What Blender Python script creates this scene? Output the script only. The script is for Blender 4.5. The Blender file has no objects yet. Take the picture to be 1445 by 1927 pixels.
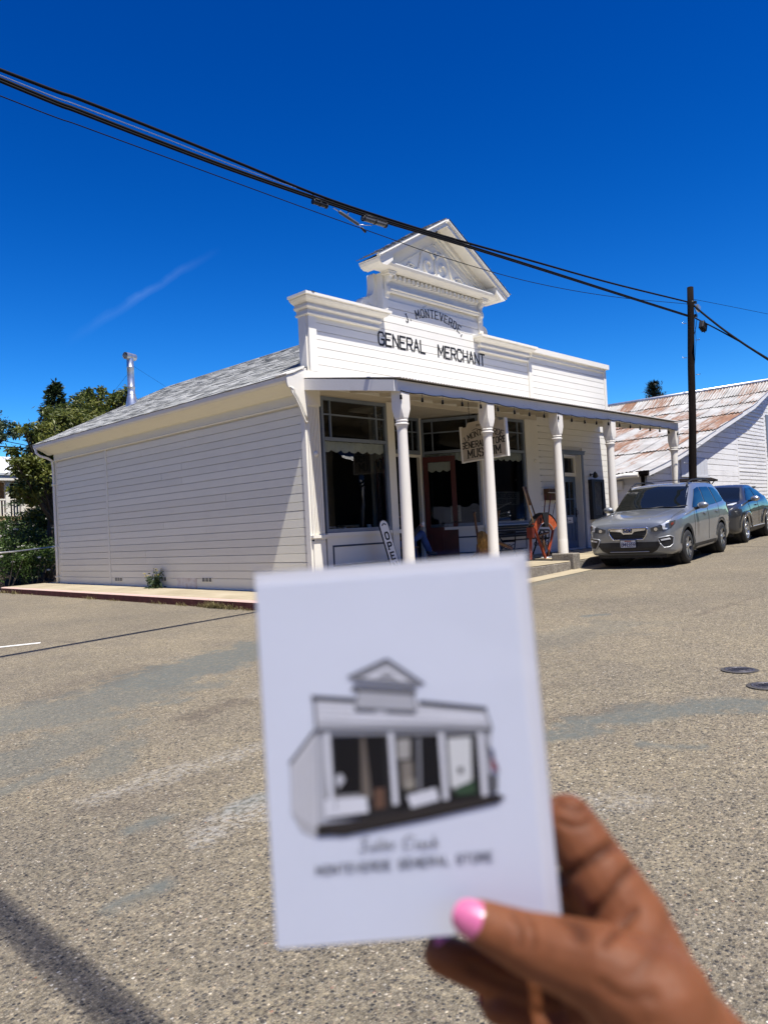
import bpy, bmesh, math, random
from mathutils import Vector, Matrix, noise
from mathutils.bvhtree import BVHTree
import numpy as np

rnd = random.Random(7)
SC = bpy.context.scene
COL = SC.collection
R = math.radians
PI = math.pi

# ------------------------------------------------------------------ camera
CAM_R = ((0.69281, -0.7193, -0.05111), (-0.01839, 0.05323, -0.99841), (0.72088, 0.69265, 0.02365))
CAM_P = Vector((-9.559, -11.129, 1.5))
FPX = 1450.0
cam_d = bpy.data.cameras.new('camera')
cam = bpy.data.objects.new('camera', cam_d)
COL.objects.link(cam)
_r, _d, _f = (Vector(v).normalized() for v in CAM_R)
cam.matrix_world = Matrix(((_r.x, -_d.x, -_f.x, CAM_P.x), (_r.y, -_d.y, -_f.y, CAM_P.y),
                           (_r.z, -_d.z, -_f.z, CAM_P.z), (0, 0, 0, 1)))
cam_d.sensor_fit = 'VERTICAL'
cam_d.sensor_height = 36.0
cam_d.sensor_width = 27.0
cam_d.lens = 36.0 * FPX / 1927.0
cam_d.clip_start = 0.02
cam_d.clip_end = 3000
cam_d.dof.use_dof = True
cam_d.dof.focus_distance = 17.0
cam_d.dof.aperture_fstop = cam_d.lens / 3.5
SC.camera = cam

def ray(u, v):
    a, b = (u - 722.5) / FPX, (v - 963.5) / FPX
    return _r * a + _d * b + _f
def onX(u, v, x):
    d = ray(u, v); return CAM_P + d * ((x - CAM_P.x) / d.x)
def onY(u, v, y):
    d = ray(u, v); return CAM_P + d * ((y - CAM_P.y) / d.y)
def onZ(u, v, z):
    d = ray(u, v); return CAM_P + d * ((z - CAM_P.z) / d.z)
def atD(u, v, dist):
    return CAM_P + ray(u, v) * dist

# ------------------------------------------------------------------ sky, sun, exposure
SUN = Vector((-0.085, -0.39, 1.0)).normalized()
world = bpy.data.worlds.new('World')
SC.world = world
world.use_nodes = True
wn, wl = world.node_tree.nodes, world.node_tree.links
wn.clear()
w_out = wn.new('ShaderNodeOutputWorld')
w_bg = wn.new('ShaderNodeBackground')
w_sky = wn.new('ShaderNodeTexSky')
w_sky.sky_type = 'NISHITA'
w_sky.sun_disc = False
w_sky.sun_elevation = math.asin(SUN.z)
w_sky.sun_rotation = math.atan2(SUN.x, SUN.y)
w_sky.altitude = 400
w_sky.air_density = 1.0
w_sky.dust_density = 0.05
w_sky.ozone_density = 3.0
w_hs = wn.new('ShaderNodeHueSaturation')
w_hs.inputs['Saturation'].default_value = 1.43
w_hs.inputs['Value'].default_value = 1.0
w_bg.inputs['Strength'].default_value = 0.092
w_gm = wn.new('ShaderNodeGamma'); w_gm.inputs['Gamma'].default_value = 1.5
w_mu = wn.new('ShaderNodeMix'); w_mu.data_type = 'RGBA'; w_mu.blend_type = 'MULTIPLY'; w_mu.inputs[0].default_value = 1.0
w_mu.inputs[7].default_value = (0.50, 0.575, 0.588, 1)      # tint before the contrast curve
wl.new(w_sky.outputs[0], w_hs.inputs['Color']); wl.new(w_hs.outputs[0], w_mu.inputs[6]); wl.new(w_mu.outputs[2], w_gm.inputs['Color'])
# a thin old contrail low on the left of the sky
d1, d2 = ray(90, 665).normalized(), ray(390, 482).normalized()
tn = d1.cross(d2).normalized()
tm = ((d1 + d2) * 0.5).normalized()
tt = (d2 - d1).normalized()
w_tc = wn.new('ShaderNodeTexCoord')
def wmath(op, a, b=None, c=None):
    n = wn.new('ShaderNodeMath'); n.operation = op
    for i, x in enumerate((a, b, c)):
        if x is None: continue
        if isinstance(x, (int, float)): n.inputs[i].default_value = x
        else: wl.new(x, n.inputs[i])
    return n.outputs[0]
def wdot(vec):
    n = wn.new('ShaderNodeVectorMath'); n.operation = 'DOT_PRODUCT'
    wl.new(w_tc.outputs['Generated'], n.inputs[0]); n.inputs[1].default_value = vec
    return n.outputs['Value']
w_no = wn.new('ShaderNodeTexNoise'); w_no.inputs['Scale'].default_value = 14; w_no.inputs['Detail'].default_value = 5
wl.new(w_tc.outputs['Generated'], w_no.inputs['Vector'])
dist = wmath('ABSOLUTE', wmath('ADD', wdot(tn), wmath('MULTIPLY', wmath('SUBTRACT', w_no.outputs['Fac'], 0.5), 0.02)))
along = wdot(tt)
half = (d2 - d1).length * 0.5
width = wmath('ADD', 0.006, wmath('MULTIPLY', wmath('SUBTRACT', half, along), 0.011))
core = wmath('SUBTRACT', 1.0, wmath('DIVIDE', dist, width)); 
n = wn.new('ShaderNodeClamp'); wl.new(core, n.inputs[0]); core = n.outputs[0]
ends = wmath('SUBTRACT', 1.0, wmath('DIVIDE', wmath('ABSOLUTE', wmath('ADD', along, -0.02)), half))
n = wn.new('ShaderNodeClamp'); wl.new(ends, n.inputs[0]); ends = n.outputs[0]
front = wmath('GREATER_THAN', wdot(tm), 0.5)
msk = wmath('MULTIPLY', wmath('MULTIPLY', core, ends), wmath('MULTIPLY', front, wmath('MULTIPLY', wmath('POWER', w_no.outputs['Fac'], 2.0), 0.15)))
w_mix = wn.new('ShaderNodeMix'); w_mix.data_type = 'RGBA'
wl.new(msk, w_mix.inputs[0]); wl.new(w_gm.outputs[0], w_mix.inputs[6]); w_mix.inputs[7].default_value = (6.5, 8.5, 11, 1)
wl.new(w_mix.outputs[2], w_bg.inputs['Color'])
wl.new(w_bg.outputs[0], w_out.inputs['Surface'])

sun_d = bpy.data.lights.new('sun', 'SUN')
sun_d.energy = 4.9
sun_d.angle = R(0.53)
sun_d.color = (1.0, 0.955, 0.89)
sun = bpy.data.objects.new('sun', sun_d)
COL.objects.link(sun)
sun.rotation_euler = SUN.to_track_quat('Z', 'Y').to_euler()
sun.location = (0, -30, 60)
SC.view_settings.view_transform = 'Standard'
SC.view_settings.look = 'None'
SC.view_settings.gamma = 1.0
SC.view_settings.exposure = 0.75
SC.render.filter_size = 1.1
SC.cycles.max_bounces = 8
SC.cycles.diffuse_bounces = 4
SC.cycles.transparent_max_bounces = 16
SC.cycles.sample_clamp_indirect = 6.0

# ------------------------------------------------------------------ mesh helpers
class MB:
    def __init__(s): s.v = []; s.f = []; s.m = []; s.sm = []; s.mi = 0
    def add(s, vs, fs, smooth=False):
        o = len(s.v); s.v += [Vector(p) for p in vs]
        for f in fs: s.f.append([i + o for i in f]); s.m.append(s.mi); s.sm.append(smooth)
        return s
    def box(s, x0, x1, y0, y1, z0, z1, M=None, b=0.0):
        vs = [Vector((x, y, z)) for z in (z0, z1) for y in (y0, y1) for x in (x0, x1)]
        if M is not None: vs = [M @ p for p in vs]
        return s.add(vs, [(0, 2, 3, 1), (4, 5, 7, 6), (0, 1, 5, 4), (2, 6, 7, 3), (0, 4, 6, 2), (1, 3, 7, 5)])
    def cbox(s, c, size, M=None):
        x, y, z = c; a, b, d = (q / 2 for q in size)
        if M is None: return s.box(x - a, x + a, y - b, y + b, z - d, z + d)
        return s.box(-a, a, -b, b, -d, d, Matrix.Translation(c) @ M.to_4x4())
    def prism(s, poly, A, B, smooth=False):
        """poly: list of points (Vector) ; extruded by vector from A offset to B offset"""
        n = len(poly); A = Vector(A); B = Vector(B)
        vs = [Vector(p) + A for p in poly] + [Vector(p) + B for p in poly]
        fs = [(i, (i + 1) % n, (i + 1) % n + n, i + n) for i in range(n)]
        o = len(s.v); s.v += vs
        for f in fs: s.f.append([i + o for i in f]); s.m.append(s.mi); s.sm.append(smooth)
        for f in (list(range(n))[::-1], list(range(n, 2 * n))): s.f.append([i + o for i in f]); s.m.append(s.mi); s.sm.append(False)
        return s
    def tube(s, pts, r, n=8, caps=True, smooth=True, flat=None):
        pts = [Vector(p) for p in pts]; k = len(pts)
        rs = r if isinstance(r, (list, tuple)) else [r] * k
        t0 = (pts[1] - pts[0]).normalized()
        up = Vector((0, 0, 1)) if abs(t0.z) < 0.9 else Vector((1, 0, 0))
        nrm = t0.cross(up).normalized()
        vs = []
        for i, p in enumerate(pts):
            t = ((pts[min(i + 1, k - 1)] - pts[max(i - 1, 0)])).normalized()
            nrm = (nrm - t * nrm.dot(t)).normalized(); bn = t.cross(nrm)
            for j in range(n):
                a = 2 * PI * j / n
                vs.append(p + (nrm * math.cos(a) + bn * math.sin(a)) * rs[i])
        fs = []
        for i in range(k - 1):
            for j in range(n):
                fs.append((i * n + j, i * n + (j + 1) % n, (i + 1) * n + (j + 1) % n, (i + 1) * n + j))
        s.add(vs, fs, smooth)
        if caps:
            o = len(s.v) - len(vs)
            s.f.append([o + j for j in range(n)][::-1]); s.m.append(s.mi); s.sm.append(False)
            s.f.append([o + (k - 1) * n + j for j in range(n)]); s.m.append(s.mi); s.sm.append(False)
        return s
    def lathe(s, prof, n=16, M=None, smooth=True, closed=False):
        """prof: (r,z) list"""
        vs = []; k = len(prof)
        for r, z in prof:
            for j in range(n):
                a = 2 * PI * j / n; vs.append(Vector((r * math.cos(a), r * math.sin(a), z)))
        if M is not None: vs = [M @ p for p in vs]
        fs = []
        for i in range(k if closed else k - 1):
            i2 = (i + 1) % k
            for j in range(n): fs.append((i * n + j, i * n + (j + 1) % n, i2 * n + (j + 1) % n, i2 * n + j))
        return s.add(vs, fs, smooth)
    def grid(s, F, nu, nv, smooth=True):
        vs = [Vector(F(i / nu, j / nv)) for i in range(nu + 1) for j in range(nv + 1)]
        fs = [(i * (nv + 1) + j, (i + 1) * (nv + 1) + j, (i + 1) * (nv + 1) + j + 1, i * (nv + 1) + j + 1) for i in range(nu) for j in range(nv)]
        return s.add(vs, fs, smooth)
    def quad(s, *p): return s.add(p, [tuple(range(len(p)))])
    def mesh(s, name, mats, base=Vector()):
        me = bpy.data.meshes.new(name)
        me.from_pydata([tuple(p - base) for p in s.v], [], s.f)
        for m in (mats if isinstance(mats, (list, tuple)) else [mats]): me.materials.append(m)
        me.polygons.foreach_set('material_index', s.m)
        me.polygons.foreach_set('use_smooth', s.sm)
        me.update()
        return me

BASE = {}
def tag(o, label=None, cat=None, group=None, kind=None):
    if label: o['label'] = label
    if cat: o['category'] = cat
    if group: o['group'] = group
    if kind: o['kind'] = kind
    return o
def thing(name, label, cat, loc=(0, 0, 0), rot=(0, 0, 0), group=None):
    o = bpy.data.objects.new(name, None); COL.objects.link(o)
    o.location = loc; o.rotation_euler = rot; o.empty_display_size = 0.2
    BASE[o.name] = Vector(loc) if tuple(rot) == (0, 0, 0) else Vector()
    return tag(o, label, cat, group)
def obj(name, mb, mats, parent=None, label=None, cat=None, group=None, kind=None, base=None):
    """one mesh object; world coordinates are made relative to the parent's base"""
    b = BASE.get(parent.name, Vector()) if parent is not None else Vector()
    if base is not None and parent is None: b = Vector(base)
    me = mb.mesh(name, mats, b) if isinstance(mb, MB) else mb
    o = bpy.data.objects.new(name, me); COL.objects.link(o)
    if parent is not None: o.parent = parent; BASE[o.name] = b
    elif base is not None: o.location = base; BASE[o.name] = Vector(base)
    return tag(o, label, cat, group, kind)
def inst(src, parent, loc, rot=None, scale=None, name=None):
    o = src.copy(); COL.objects.link(o)
    if name: o.name = name
    o.parent = parent; o.location = loc
    if rot is not None: o.rotation_euler = rot
    if scale is not None: o.scale = scale
    BASE[o.name] = BASE.get(parent.name, Vector()) if parent else Vector()
    return o
def copy_tree(o, parent=None):
    c = o.copy(); COL.objects.link(c); c.parent = parent
    for ch in list(o.children): copy_tree(ch, c)
    return c
def bevel(o, w=0.006, seg=2):
    m = o.modifiers.new('bevel', 'BEVEL'); m.width = w; m.segments = seg; m.limit_method = 'ANGLE'; m.angle_limit = R(40)
    return o
def lerp(a, b, t): return a + (b - a) * t

# ------------------------------------------------------------------ materials
def mat(name, rough=0.6, metal=0.0, spec=0.5, coat=0.0):
    m = bpy.data.materials.new(name); m.use_nodes = True
    b = m.node_tree.nodes['Principled BSDF']
    b.inputs['Roughness'].default_value = rough
    b.inputs['Metallic'].default_value = metal
    b.inputs['Specular IOR Level'].default_value = spec
    if coat: b.inputs['Coat Weight'].default_value = coat; b.inputs['Coat Roughness'].default_value = 0.03
    return m
class NT:
    """tiny helper round a node tree"""
    def __init__(s, m): s.t = m.node_tree; s.n = s.t.nodes; s.l = s.t.links; s.b = s.n['Principled BSDF']; s._tc = None
    def tc(s, out='Object', scale=(1, 1, 1), rnd_off=False, rot=(0, 0, 0)):
        if s._tc is None: s._tc = s.n.new('ShaderNodeTexCoord')
        if out == 'World':
            g = s.n.new('ShaderNodeNewGeometry'); src = g.outputs['Position']
        else: src = s._tc.outputs[out]
        mp = s.n.new('ShaderNodeMapping'); mp.inputs['Scale'].default_value = scale; mp.inputs['Rotation'].default_value = rot
        s.l.new(src, mp.inputs['Vector'])
        if rnd_off:
            oi = s.n.new('ShaderNodeObjectInfo'); mu = s.n.new('ShaderNodeMath'); mu.operation = 'MULTIPLY'; mu.inputs[1].default_value = 37.0
            s.l.new(oi.outputs['Random'], mu.inputs[0]); cb = s.n.new('ShaderNodeCombineXYZ')
            for i in range(3): s.l.new(mu.outputs[0], cb.inputs[i])
            s.l.new(cb.outputs[0], mp.inputs['Location'])
        return mp.outputs[0]
    def noise(s, vec, scale, detail=4, rough=0.55, dist=0.0):
        n = s.n.new('ShaderNodeTexNoise'); s.l.new(vec, n.inputs['Vector'])
        n.inputs['Scale'].default_value = scale; n.inputs['Detail'].default_value = detail
        n.inputs['Roughness'].default_value = rough; n.inputs['Distortion'].default_value = dist
        return n.outputs['Fac']
    def voro(s, vec, scale, feature='F1', out='Distance', rand=1.0):
        n = s.n.new('ShaderNodeTexVoronoi'); n.feature = feature; s.l.new(vec, n.inputs['Vector']); n.inputs['Scale'].default_value = scale
        n.inputs['Randomness'].default_value = rand
        return n.outputs[out]
    def ramp(s, fac, stops, interp='LINEAR'):
        n = s.n.new('ShaderNodeValToRGB'); s.l.new(fac, n.inputs[0]); n.color_ramp.interpolation = interp
        e = n.color_ramp.elements
        while len(e) < len(stops): e.new(0.5)
        for k, (p, c) in enumerate(stops):
            e[k].position = p; c = (c, c, c) if isinstance(c, (int, float)) else c
            e[k].color = (*c, 1)
        return n.outputs[0]
    def mix(s, fac, a, b, blend='MIX'):
        n = s.n.new('ShaderNodeMix'); n.data_type = 'RGBA'; n.blend_type = blend
        for i, x in ((0, fac), (6, a), (7, b)):
            if isinstance(x, (int, float)): n.inputs[i].default_value = x if i == 0 else (x, x, x, 1)
            elif isinstance(x, (tuple, list)): n.inputs[i].default_value = (*x[:3], 1)
            else: s.l.new(x, n.inputs[i])
        return n.outputs[2]
    def math(s, op, a, b=0.0, clamp=False):
        n = s.n.new('ShaderNodeMath'); n.operation = op; n.use_clamp = clamp
        for i, x in enumerate((a, b)):
            if isinstance(x, (int, float)): n.inputs[i].default_value = x
            else: s.l.new(x, n.inputs[i])
        return n.outputs[0]
    def rand(s): return s.n.new('ShaderNodeObjectInfo').outputs['Random']
    def attr(s, name, out='Fac'):
        n = s.n.new('ShaderNodeAttribute'); n.attribute_name = name; return n.outputs[out]
    def sep(s, vec):
        n = s.n.new('ShaderNodeSeparateXYZ'); s.l.new(vec, n.inputs[0]); return n.outputs
    def col(s, c):
        if isinstance(c, (tuple, list)): s.b.inputs['Base Color'].default_value = (*c[:3], 1)
        else: s.l.new(c, s.b.inputs['Base Color'])
    def rough(s, x): s.l.new(x, s.b.inputs['Roughness'])
    def bump(s, h, strength=0.3, dist=0.01):
        n = s.n.new('ShaderNodeBump'); n.inputs['Strength'].default_value = strength; n.inputs['Distance'].default_value = dist
        s.l.new(h, n.inputs['Height'])
        prev = s.b.inputs['Normal'].links
        if prev: s.l.new(prev[0].from_socket, n.inputs['Normal'])
        s.l.new(n.outputs[0], s.b.inputs['Normal'])

def simple(name, c, rough=0.6, metal=0.0, var=0.15, scale=6.0, bump=0.0, bscale=60.0, spec=0.5, coat=0.0, stretch=(1, 1, 1)):
    """colour with soft mottling and fine relief"""
    m = mat(name, rough, metal, spec, coat); t = NT(m)
    v = t.tc('Object', stretch, rnd_off=True)
    f = t.noise(v, scale, 5)
    lo = tuple(x * (1 - var) for x in c); hi = tuple(min(1, x * (1 + var)) for x in c)
    t.col(t.ramp(f, [(0.3, lo), (0.7, hi)]))
    if bump: t.bump(t.noise(v, bscale, 4), bump, 0.004)
    return m

def paint_wood(name, c, dirt=(0.45, 0.40, 0.32), amount=0.25, grain=(1, 1, 1), peel=0.0, peel_col=(0.25, 0.24, 0.23), rough=0.55):
    """painted boards: faint per-board tone, grain relief, rubbed dirt, optional peeling"""
    m = mat(name, rough); t = NT(m)
    v = t.tc('Object', grain, rnd_off=True)
    w = t.tc('World')
    tone = t.ramp(t.rand(), [(0, tuple(x * 0.95 for x in c)), (1, tuple(min(1, x * 1.03) for x in c))])
    d = t.noise(w, 1.3, 6, 0.65); d2 = t.noise(v, 9, 5, 0.6)
    msk = t.math('MULTIPLY', t.ramp(d, [(0.48, 0.0), (0.75, 1.0)]), t.ramp(d2, [(0.35, 0.0), (0.75, amount)]))
    colr = t.mix(msk, tone, tuple(a * b / max(c) for a, b in zip(c, dirt)) if False else dirt)
    if peel:
        p = t.math('MULTIPLY', t.ramp(t.noise(w, 0.9, 3), [(0.45, 0.0), (0.62, 1.0)]), t.ramp(t.noise(v, 26, 5, 0.7), [(0.57, 0.0), (0.61, peel)]))
        colr = t.mix(p, colr, peel_col)
    t.col(colr)
    t.bump(t.noise(v, 45, 4), 0.12, 0.004)
    return m

WH = (0.80, 0.775, 0.695)
M = {}
M['white'] = paint_wood('white_paint', WH, amount=0.22, grain=(0.25, 0.25, 3))
M['white_post'] = paint_wood('white_post_paint', (0.80, 0.755, 0.66), amount=0.30, grain=(3, 3, 0.4))
M['white_trim'] = paint_wood('white_trim_paint', (0.80, 0.765, 0.67), amount=0.28)
M['side_white'] = paint_wood('side_wall_paint', (0.87, 0.83, 0.67), amount=0.18, grain=(3, 0.15, 3))
M['barn_white'] = paint_wood('weathered_barn_paint', (0.80, 0.79, 0.76), dirt=(0.36, 0.34, 0.31), amount=0.5, grain=(0.2, 3, 3), peel=0.8, peel_col=(0.10, 0.095, 0.09))
M['grey_trim'] = simple('blue_grey_paint', (0.17, 0.20, 0.24), 0.5, var=0.1, scale=4, bump=0.06)
M['blue_door'] = simple('slate_blue_paint', (0.10, 0.15, 0.22), 0.45, var=0.1, scale=4, bump=0.05)
M['navy'] = simple('navy_line_paint', (0.035, 0.05, 0.085), 0.5, var=0.08)
M['red_door'] = simple('dark_red_paint', (0.075, 0.008, 0.004), 0.4, var=0.2, scale=5, bump=0.05)
M['black'] = simple('black_paint', (0.012, 0.012, 0.013), 0.5, var=0.2)
M['letter'] = simple('black_letter_paint', (0.010, 0.010, 0.011), 0.6, var=0.2)
M['iron'] = simple('black_iron', (0.02, 0.02, 0.021), 0.5, 0.3, var=0.3)
M['galv'] = simple('galvanised_steel', (0.52, 0.53, 0.54), 0.38, 0.85, var=0.2, scale=9)
M['cream'] = paint_wood('cream_ceiling_paint', (0.62, 0.56, 0.45), amount=0.2, grain=(0.3, 0.3, 1))
M['orange'] = simple('worn_orange_paint', (0.42, 0.085, 0.025), 0.55, var=0.35, scale=14, bump=0.1)
M['redrod'] = simple('red_oxide_paint', (0.17, 0.022, 0.012), 0.55, var=0.3, scale=12)
M['wood_dark'] = simple('old_brown_wood', (0.11, 0.055, 0.025), 0.7, var=0.4, scale=8, bump=0.2, stretch=(4, 4, 0.6))
M['wood_pole'] = simple('creosoted_pole_wood', (0.009, 0.006, 0.005), 0.9, spec=.1, var=0.4, scale=7, bump=0.3, stretch=(5, 5, 0.3))
M['wood_light'] = simple('pale_worn_wood', (0.40, 0.27, 0.15), 0.65, var=0.3, scale=9, bump=0.15, stretch=(4, 4, 0.6))
M['cable'] = simple('black_cable_sheath', (0.008, 0.008, 0.009), 0.7, var=0.2, spec=.08)
M['steelwire'] = simple('bright_steel_strand', (0.55, 0.56, 0.58), 0.3, 0.9, var=0.1)
M['dark_room'] = simple('interior_painted_dark', (0.016, 0.013, 0.010), 0.8, var=0.3, scale=2)  # near-black boards: the unlit room's darkness is put into the colour
M['paper'] = simple('white_paper', (0.78, 0.77, 0.72), 0.7, var=0.06)
M['cloth'] = simple('off_white_valance_cloth', (0.66, 0.66, 0.58), 0.85, var=0.1, scale=5)
M['chrome'] = mat('chrome', 0.08, 1.0); NT(M['chrome']).col((0.8, 0.8, 0.82))
M['rubber'] = simple('tyre_rubber', (0.016, 0.016, 0.016), 0.75, var=0.3, scale=20)
M['plastic_black'] = simple('black_trim_plastic', (0.014, 0.014, 0.015), 0.5, var=0.15)

def glass_mat(name, tint=(0.75, 0.8, 0.8), ior=1.5, rough=0.0, boost=1.0):
    m = bpy.data.materials.new(name); m.use_nodes = True
    nt = m.node_tree; nt.nodes.clear()
    o = nt.nodes.new('ShaderNodeOutputMaterial'); mx = nt.nodes.new('ShaderNodeMixShader')
    tr = nt.nodes.new('ShaderNodeBsdfTransparent'); tr.inputs[0].default_value = (*tint, 1)
    gl = nt.nodes.new('ShaderNodeBsdfGlossy'); gl.inputs['Roughness'].default_value = rough; gl.inputs['Color'].default_value = (boost, boost, boost, 1)
    fr = nt.nodes.new('ShaderNodeFresnel'); fr.inputs['IOR'].default_value = ior
    nz = nt.nodes.new('ShaderNodeTexNoise'); nz.inputs['Scale'].default_value = 1.6; nz.inputs['Detail'].default_value = 1
    bp = nt.nodes.new('ShaderNodeBump'); bp.inputs['Strength'].default_value = 0.05; bp.inputs['Distance'].default_value = 0.05
    gp = nt.nodes.new('ShaderNodeNewGeometry'); nt.links.new(gp.outputs['Position'], nz.inputs['Vector'])
    nt.links.new(nz.outputs['Fac'], bp.inputs['Height']); nt.links.new(bp.outputs[0], gl.inputs['Normal'])
    bfm = nt.nodes.new('ShaderNodeMath'); bfm.operation = 'SUBTRACT'; bfm.inputs[0].default_value = 1.0; nt.links.new(gp.outputs['Backfacing'], bfm.inputs[1])
    frm = nt.nodes.new('ShaderNodeMath'); frm.operation = 'MULTIPLY'; nt.links.new(fr.outputs[0], frm.inputs[0]); nt.links.new(bfm.outputs[0], frm.inputs[1])
    nt.links.new(frm.outputs[0], mx.inputs[0]); nt.links.new(tr.outputs[0], mx.inputs[1]); nt.links.new(gl.outputs[0], mx.inputs[2])
    nt.links.new(mx.outputs[0], o.inputs[0])
    return m
M['glass'] = glass_mat('old_window_glass', (0.80, 0.82, 0.82), 1.5)
M['clear'] = glass_mat('clear_plastic_film', (0.98, 0.98, 0.985), 1.16)
M['car_glass'] = mat('dark_car_glass', 0.02, 0.0, 0.9); NT(M['car_glass']).col((0.006, 0.008, 0.009))  # opaque; the dark interior behind it is put into the colour

# ------------------------------------------------------------------ stroke lettering
GL = {
 'A': [[(0, 0), (.5, 1), (1, 0)], [(.2, .38), (.8, .38)]],
 'B': [[(0, 0), (0, 1), (.75, 1), (1, .85), (1, .65), (.75, .52), (0, .52)], [(.75, .52), (1, .36), (1, .16), (.75, 0), (0, 0)]],
 'C': [[(1, .76), (.8, 1), (.2, 1), (0, .8), (0, .2), (.2, 0), (.8, 0), (1, .24)]],
 'D': [[(0, 0), (0, 1), (.65, 1), (1, .75), (1, .25), (.65, 0), (0, 0)]],
 'E': [[(1, 1), (0, 1), (0, 0), (1, 0)], [(0, .52), (.75, .52)]],
 'F': [[(1, 1), (0, 1), (0, 0)], [(0, .52), (.75, .52)]],
 'G': [[(1, .78), (.8, 1), (.2, 1), (0, .8), (0, .2), (.2, 0), (.8, 0), (1, .2), (1, .45), (.55, .45)]],
 'H': [[(0, 0), (0, 1)], [(1, 0), (1, 1)], [(0, .5), (1, .5)]],
 'I': [[(.5, 0), (.5, 1)]],
 'J': [[(.85, 1), (.85, .2), (.65, 0), (.25, 0), (.05, .22)]],
 'K': [[(0, 0), (0, 1)], [(1, 1), (0, .42)], [(.35, .62), (1, 0)]],
 'L': [[(0, 1), (0, 0), (1, 0)]],
 'M': [[(0, 0), (0, 1), (.5, .3), (1, 1), (1, 0)]],
 'N': [[(0, 0), (0, 1), (1, 0), (1, 1)]],
 'O': [[(.2, 0), (0, .22), (0, .78), (.2, 1), (.8, 1), (1, .78), (1, .22), (.8, 0), (.2, 0)]],
 'P': [[(0, 0), (0, 1), (.8, 1), (1, .85), (1, .6), (.8, .46), (0, .46)]],
 'R': [[(0, 0), (0, 1), (.8, 1), (1, .85), (1, .62), (.8, .48), (0, .48)], [(.5, .48), (1, 0)]],
 'S': [[(1, .8), (.8, 1), (.2, 1), (0, .82), (0, .64), (.2, .53), (.8, .47), (1, .36), (1, .18), (.8, 0), (.2, 0), (0, .2)]],
 'T': [[(.5, 0), (.5, 1)], [(0, 1), (1, 1)]],
 'U': [[(0, 1), (0, .22), (.22, 0), (.78, 0), (1, .22), (1, 1)]],
 'V': [[(0, 1), (.5, 0), (1, 1)]],
 'Y': [[(0, 1), (.5, .5), (1, 1)], [(.5, .5), (.5, 0)]],
 '8': [[(.2, .52), (0, .7), (0, .85), (.2, 1), (.8, 1), (1, .85), (1, .7), (.8, .52), (.2, .52), (0, .34), (0, .16), (.2, 0), (.8, 0), (1, .16), (1, .34), (.8, .52)]],
 '5': [[(1, 1), (.05, 1), (0, .55), (.75, .58), (1, .42), (1, .15), (.75, 0), (.2, 0), (0, .15)]],
 '9': [[(.1, 0), (.7, .05), (1, .4), (1, .82), (.8, 1), (.2, 1), (0, .82), (0, .62), (.2, .45), (.8, .45), (1, .6)]],
 ',': [[(.5, .1), (.3, -.22)]], '.': [[(.4, .02), (.4, .1)]], "'": [[(.5, 1), (.4, .75)]],
}
GW = {'M': 1.15, 'I': .35, ',': .4, '.': .4, ' ': .7, 'J': .85, 'L': .85, "'": .4}
SERIF_ENDS = set('AHIJKLMNPRTUVYFEDBS')
def letters(mb, text, to3, size, aspect=0.62, stroke=0.14, gap=0.28, depth=0.004, serif=False, arc=None, contrast=1.0, nrm=None):
    """flat lettering; to3(a,b,c)->Vector maps (along, up, out). size = cap height. Centre at a=0."""
    W = [GW.get(c, 1.0) * aspect * size for c in text]
    total = sum(W) + gap * size * (len(text) - 1); x = -total / 2; k = 0
    for c, w in zip(text, W):
        cx = x + w / 2
        def place(a, b, cx=cx):
            if arc:  # circular arc, radius arc, letters turned along it
                th = cx / arc; rr = arc + b
                aa = a
                return ((rr) * math.sin(th) + aa * math.cos(th), rr * math.cos(th) - arc - aa * math.sin(th))
            return (cx + a, b)
        for line in GL.get(c, []):
            P = [((p[0] - .5) * w, p[1] * size) for p in line]
            segs = list(zip(P[:-1], P[1:]))
            for (ax, ay), (bx, by) in segs:
                d = math.hypot(bx - ax, by - ay) or 1e-6
                ux, uy = (bx - ax) / d, (by - ay) / d
                s_ = stroke * size * (contrast if abs(uy) < 0.35 else 1.0) / 2
                e = stroke * size * 0.36
                quad = [(ax - ux * e - uy * s_, ay - uy * e + ux * s_), (ax - ux * e + uy * s_, ay - uy * e - ux * s_),
                        (bx + ux * e + uy * s_, by + uy * e - ux * s_), (bx + ux * e - uy * s_, by + uy * e + ux * s_)]
                dz = depth + 0.00025 * (k % 9); k += 1
                pts = [place(*q) for q in quad]
                mb.prism([to3(p[0], p[1], 0) for p in pts], to3(0, 0, 0.0005) - to3(0, 0, 0), to3(0, 0, dz) - to3(0, 0, 0))
            if serif and c in SERIF_ENDS:
                for (ex, ey), (qx, qy) in ((P[0], P[1]), (P[-1], P[-2])):
                    if abs(ey - qy) > abs(ex - qx) * 0.6 and (abs(ey) < .02 * size or abs(ey - size) < .02 * size):
                        sw, sh = stroke * size * 1.15, stroke * size * 0.32
                        quad = [(ex - sw, ey - sh / 2), (ex + sw, ey - sh / 2), (ex + sw, ey + sh / 2), (ex - sw, ey + sh / 2)]
                        dz = depth + 0.00025 * (k % 9) + .0012; k += 1
                        pts = [place(*q) for q in quad]
                        mb.prism([to3(p[0], p[1], 0) for p in pts], to3(0, 0, 0.0005) - to3(0, 0, 0), to3(0, 0, dz) - to3(0, 0, 0))
        x += w + gap * size
    return mb
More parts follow.
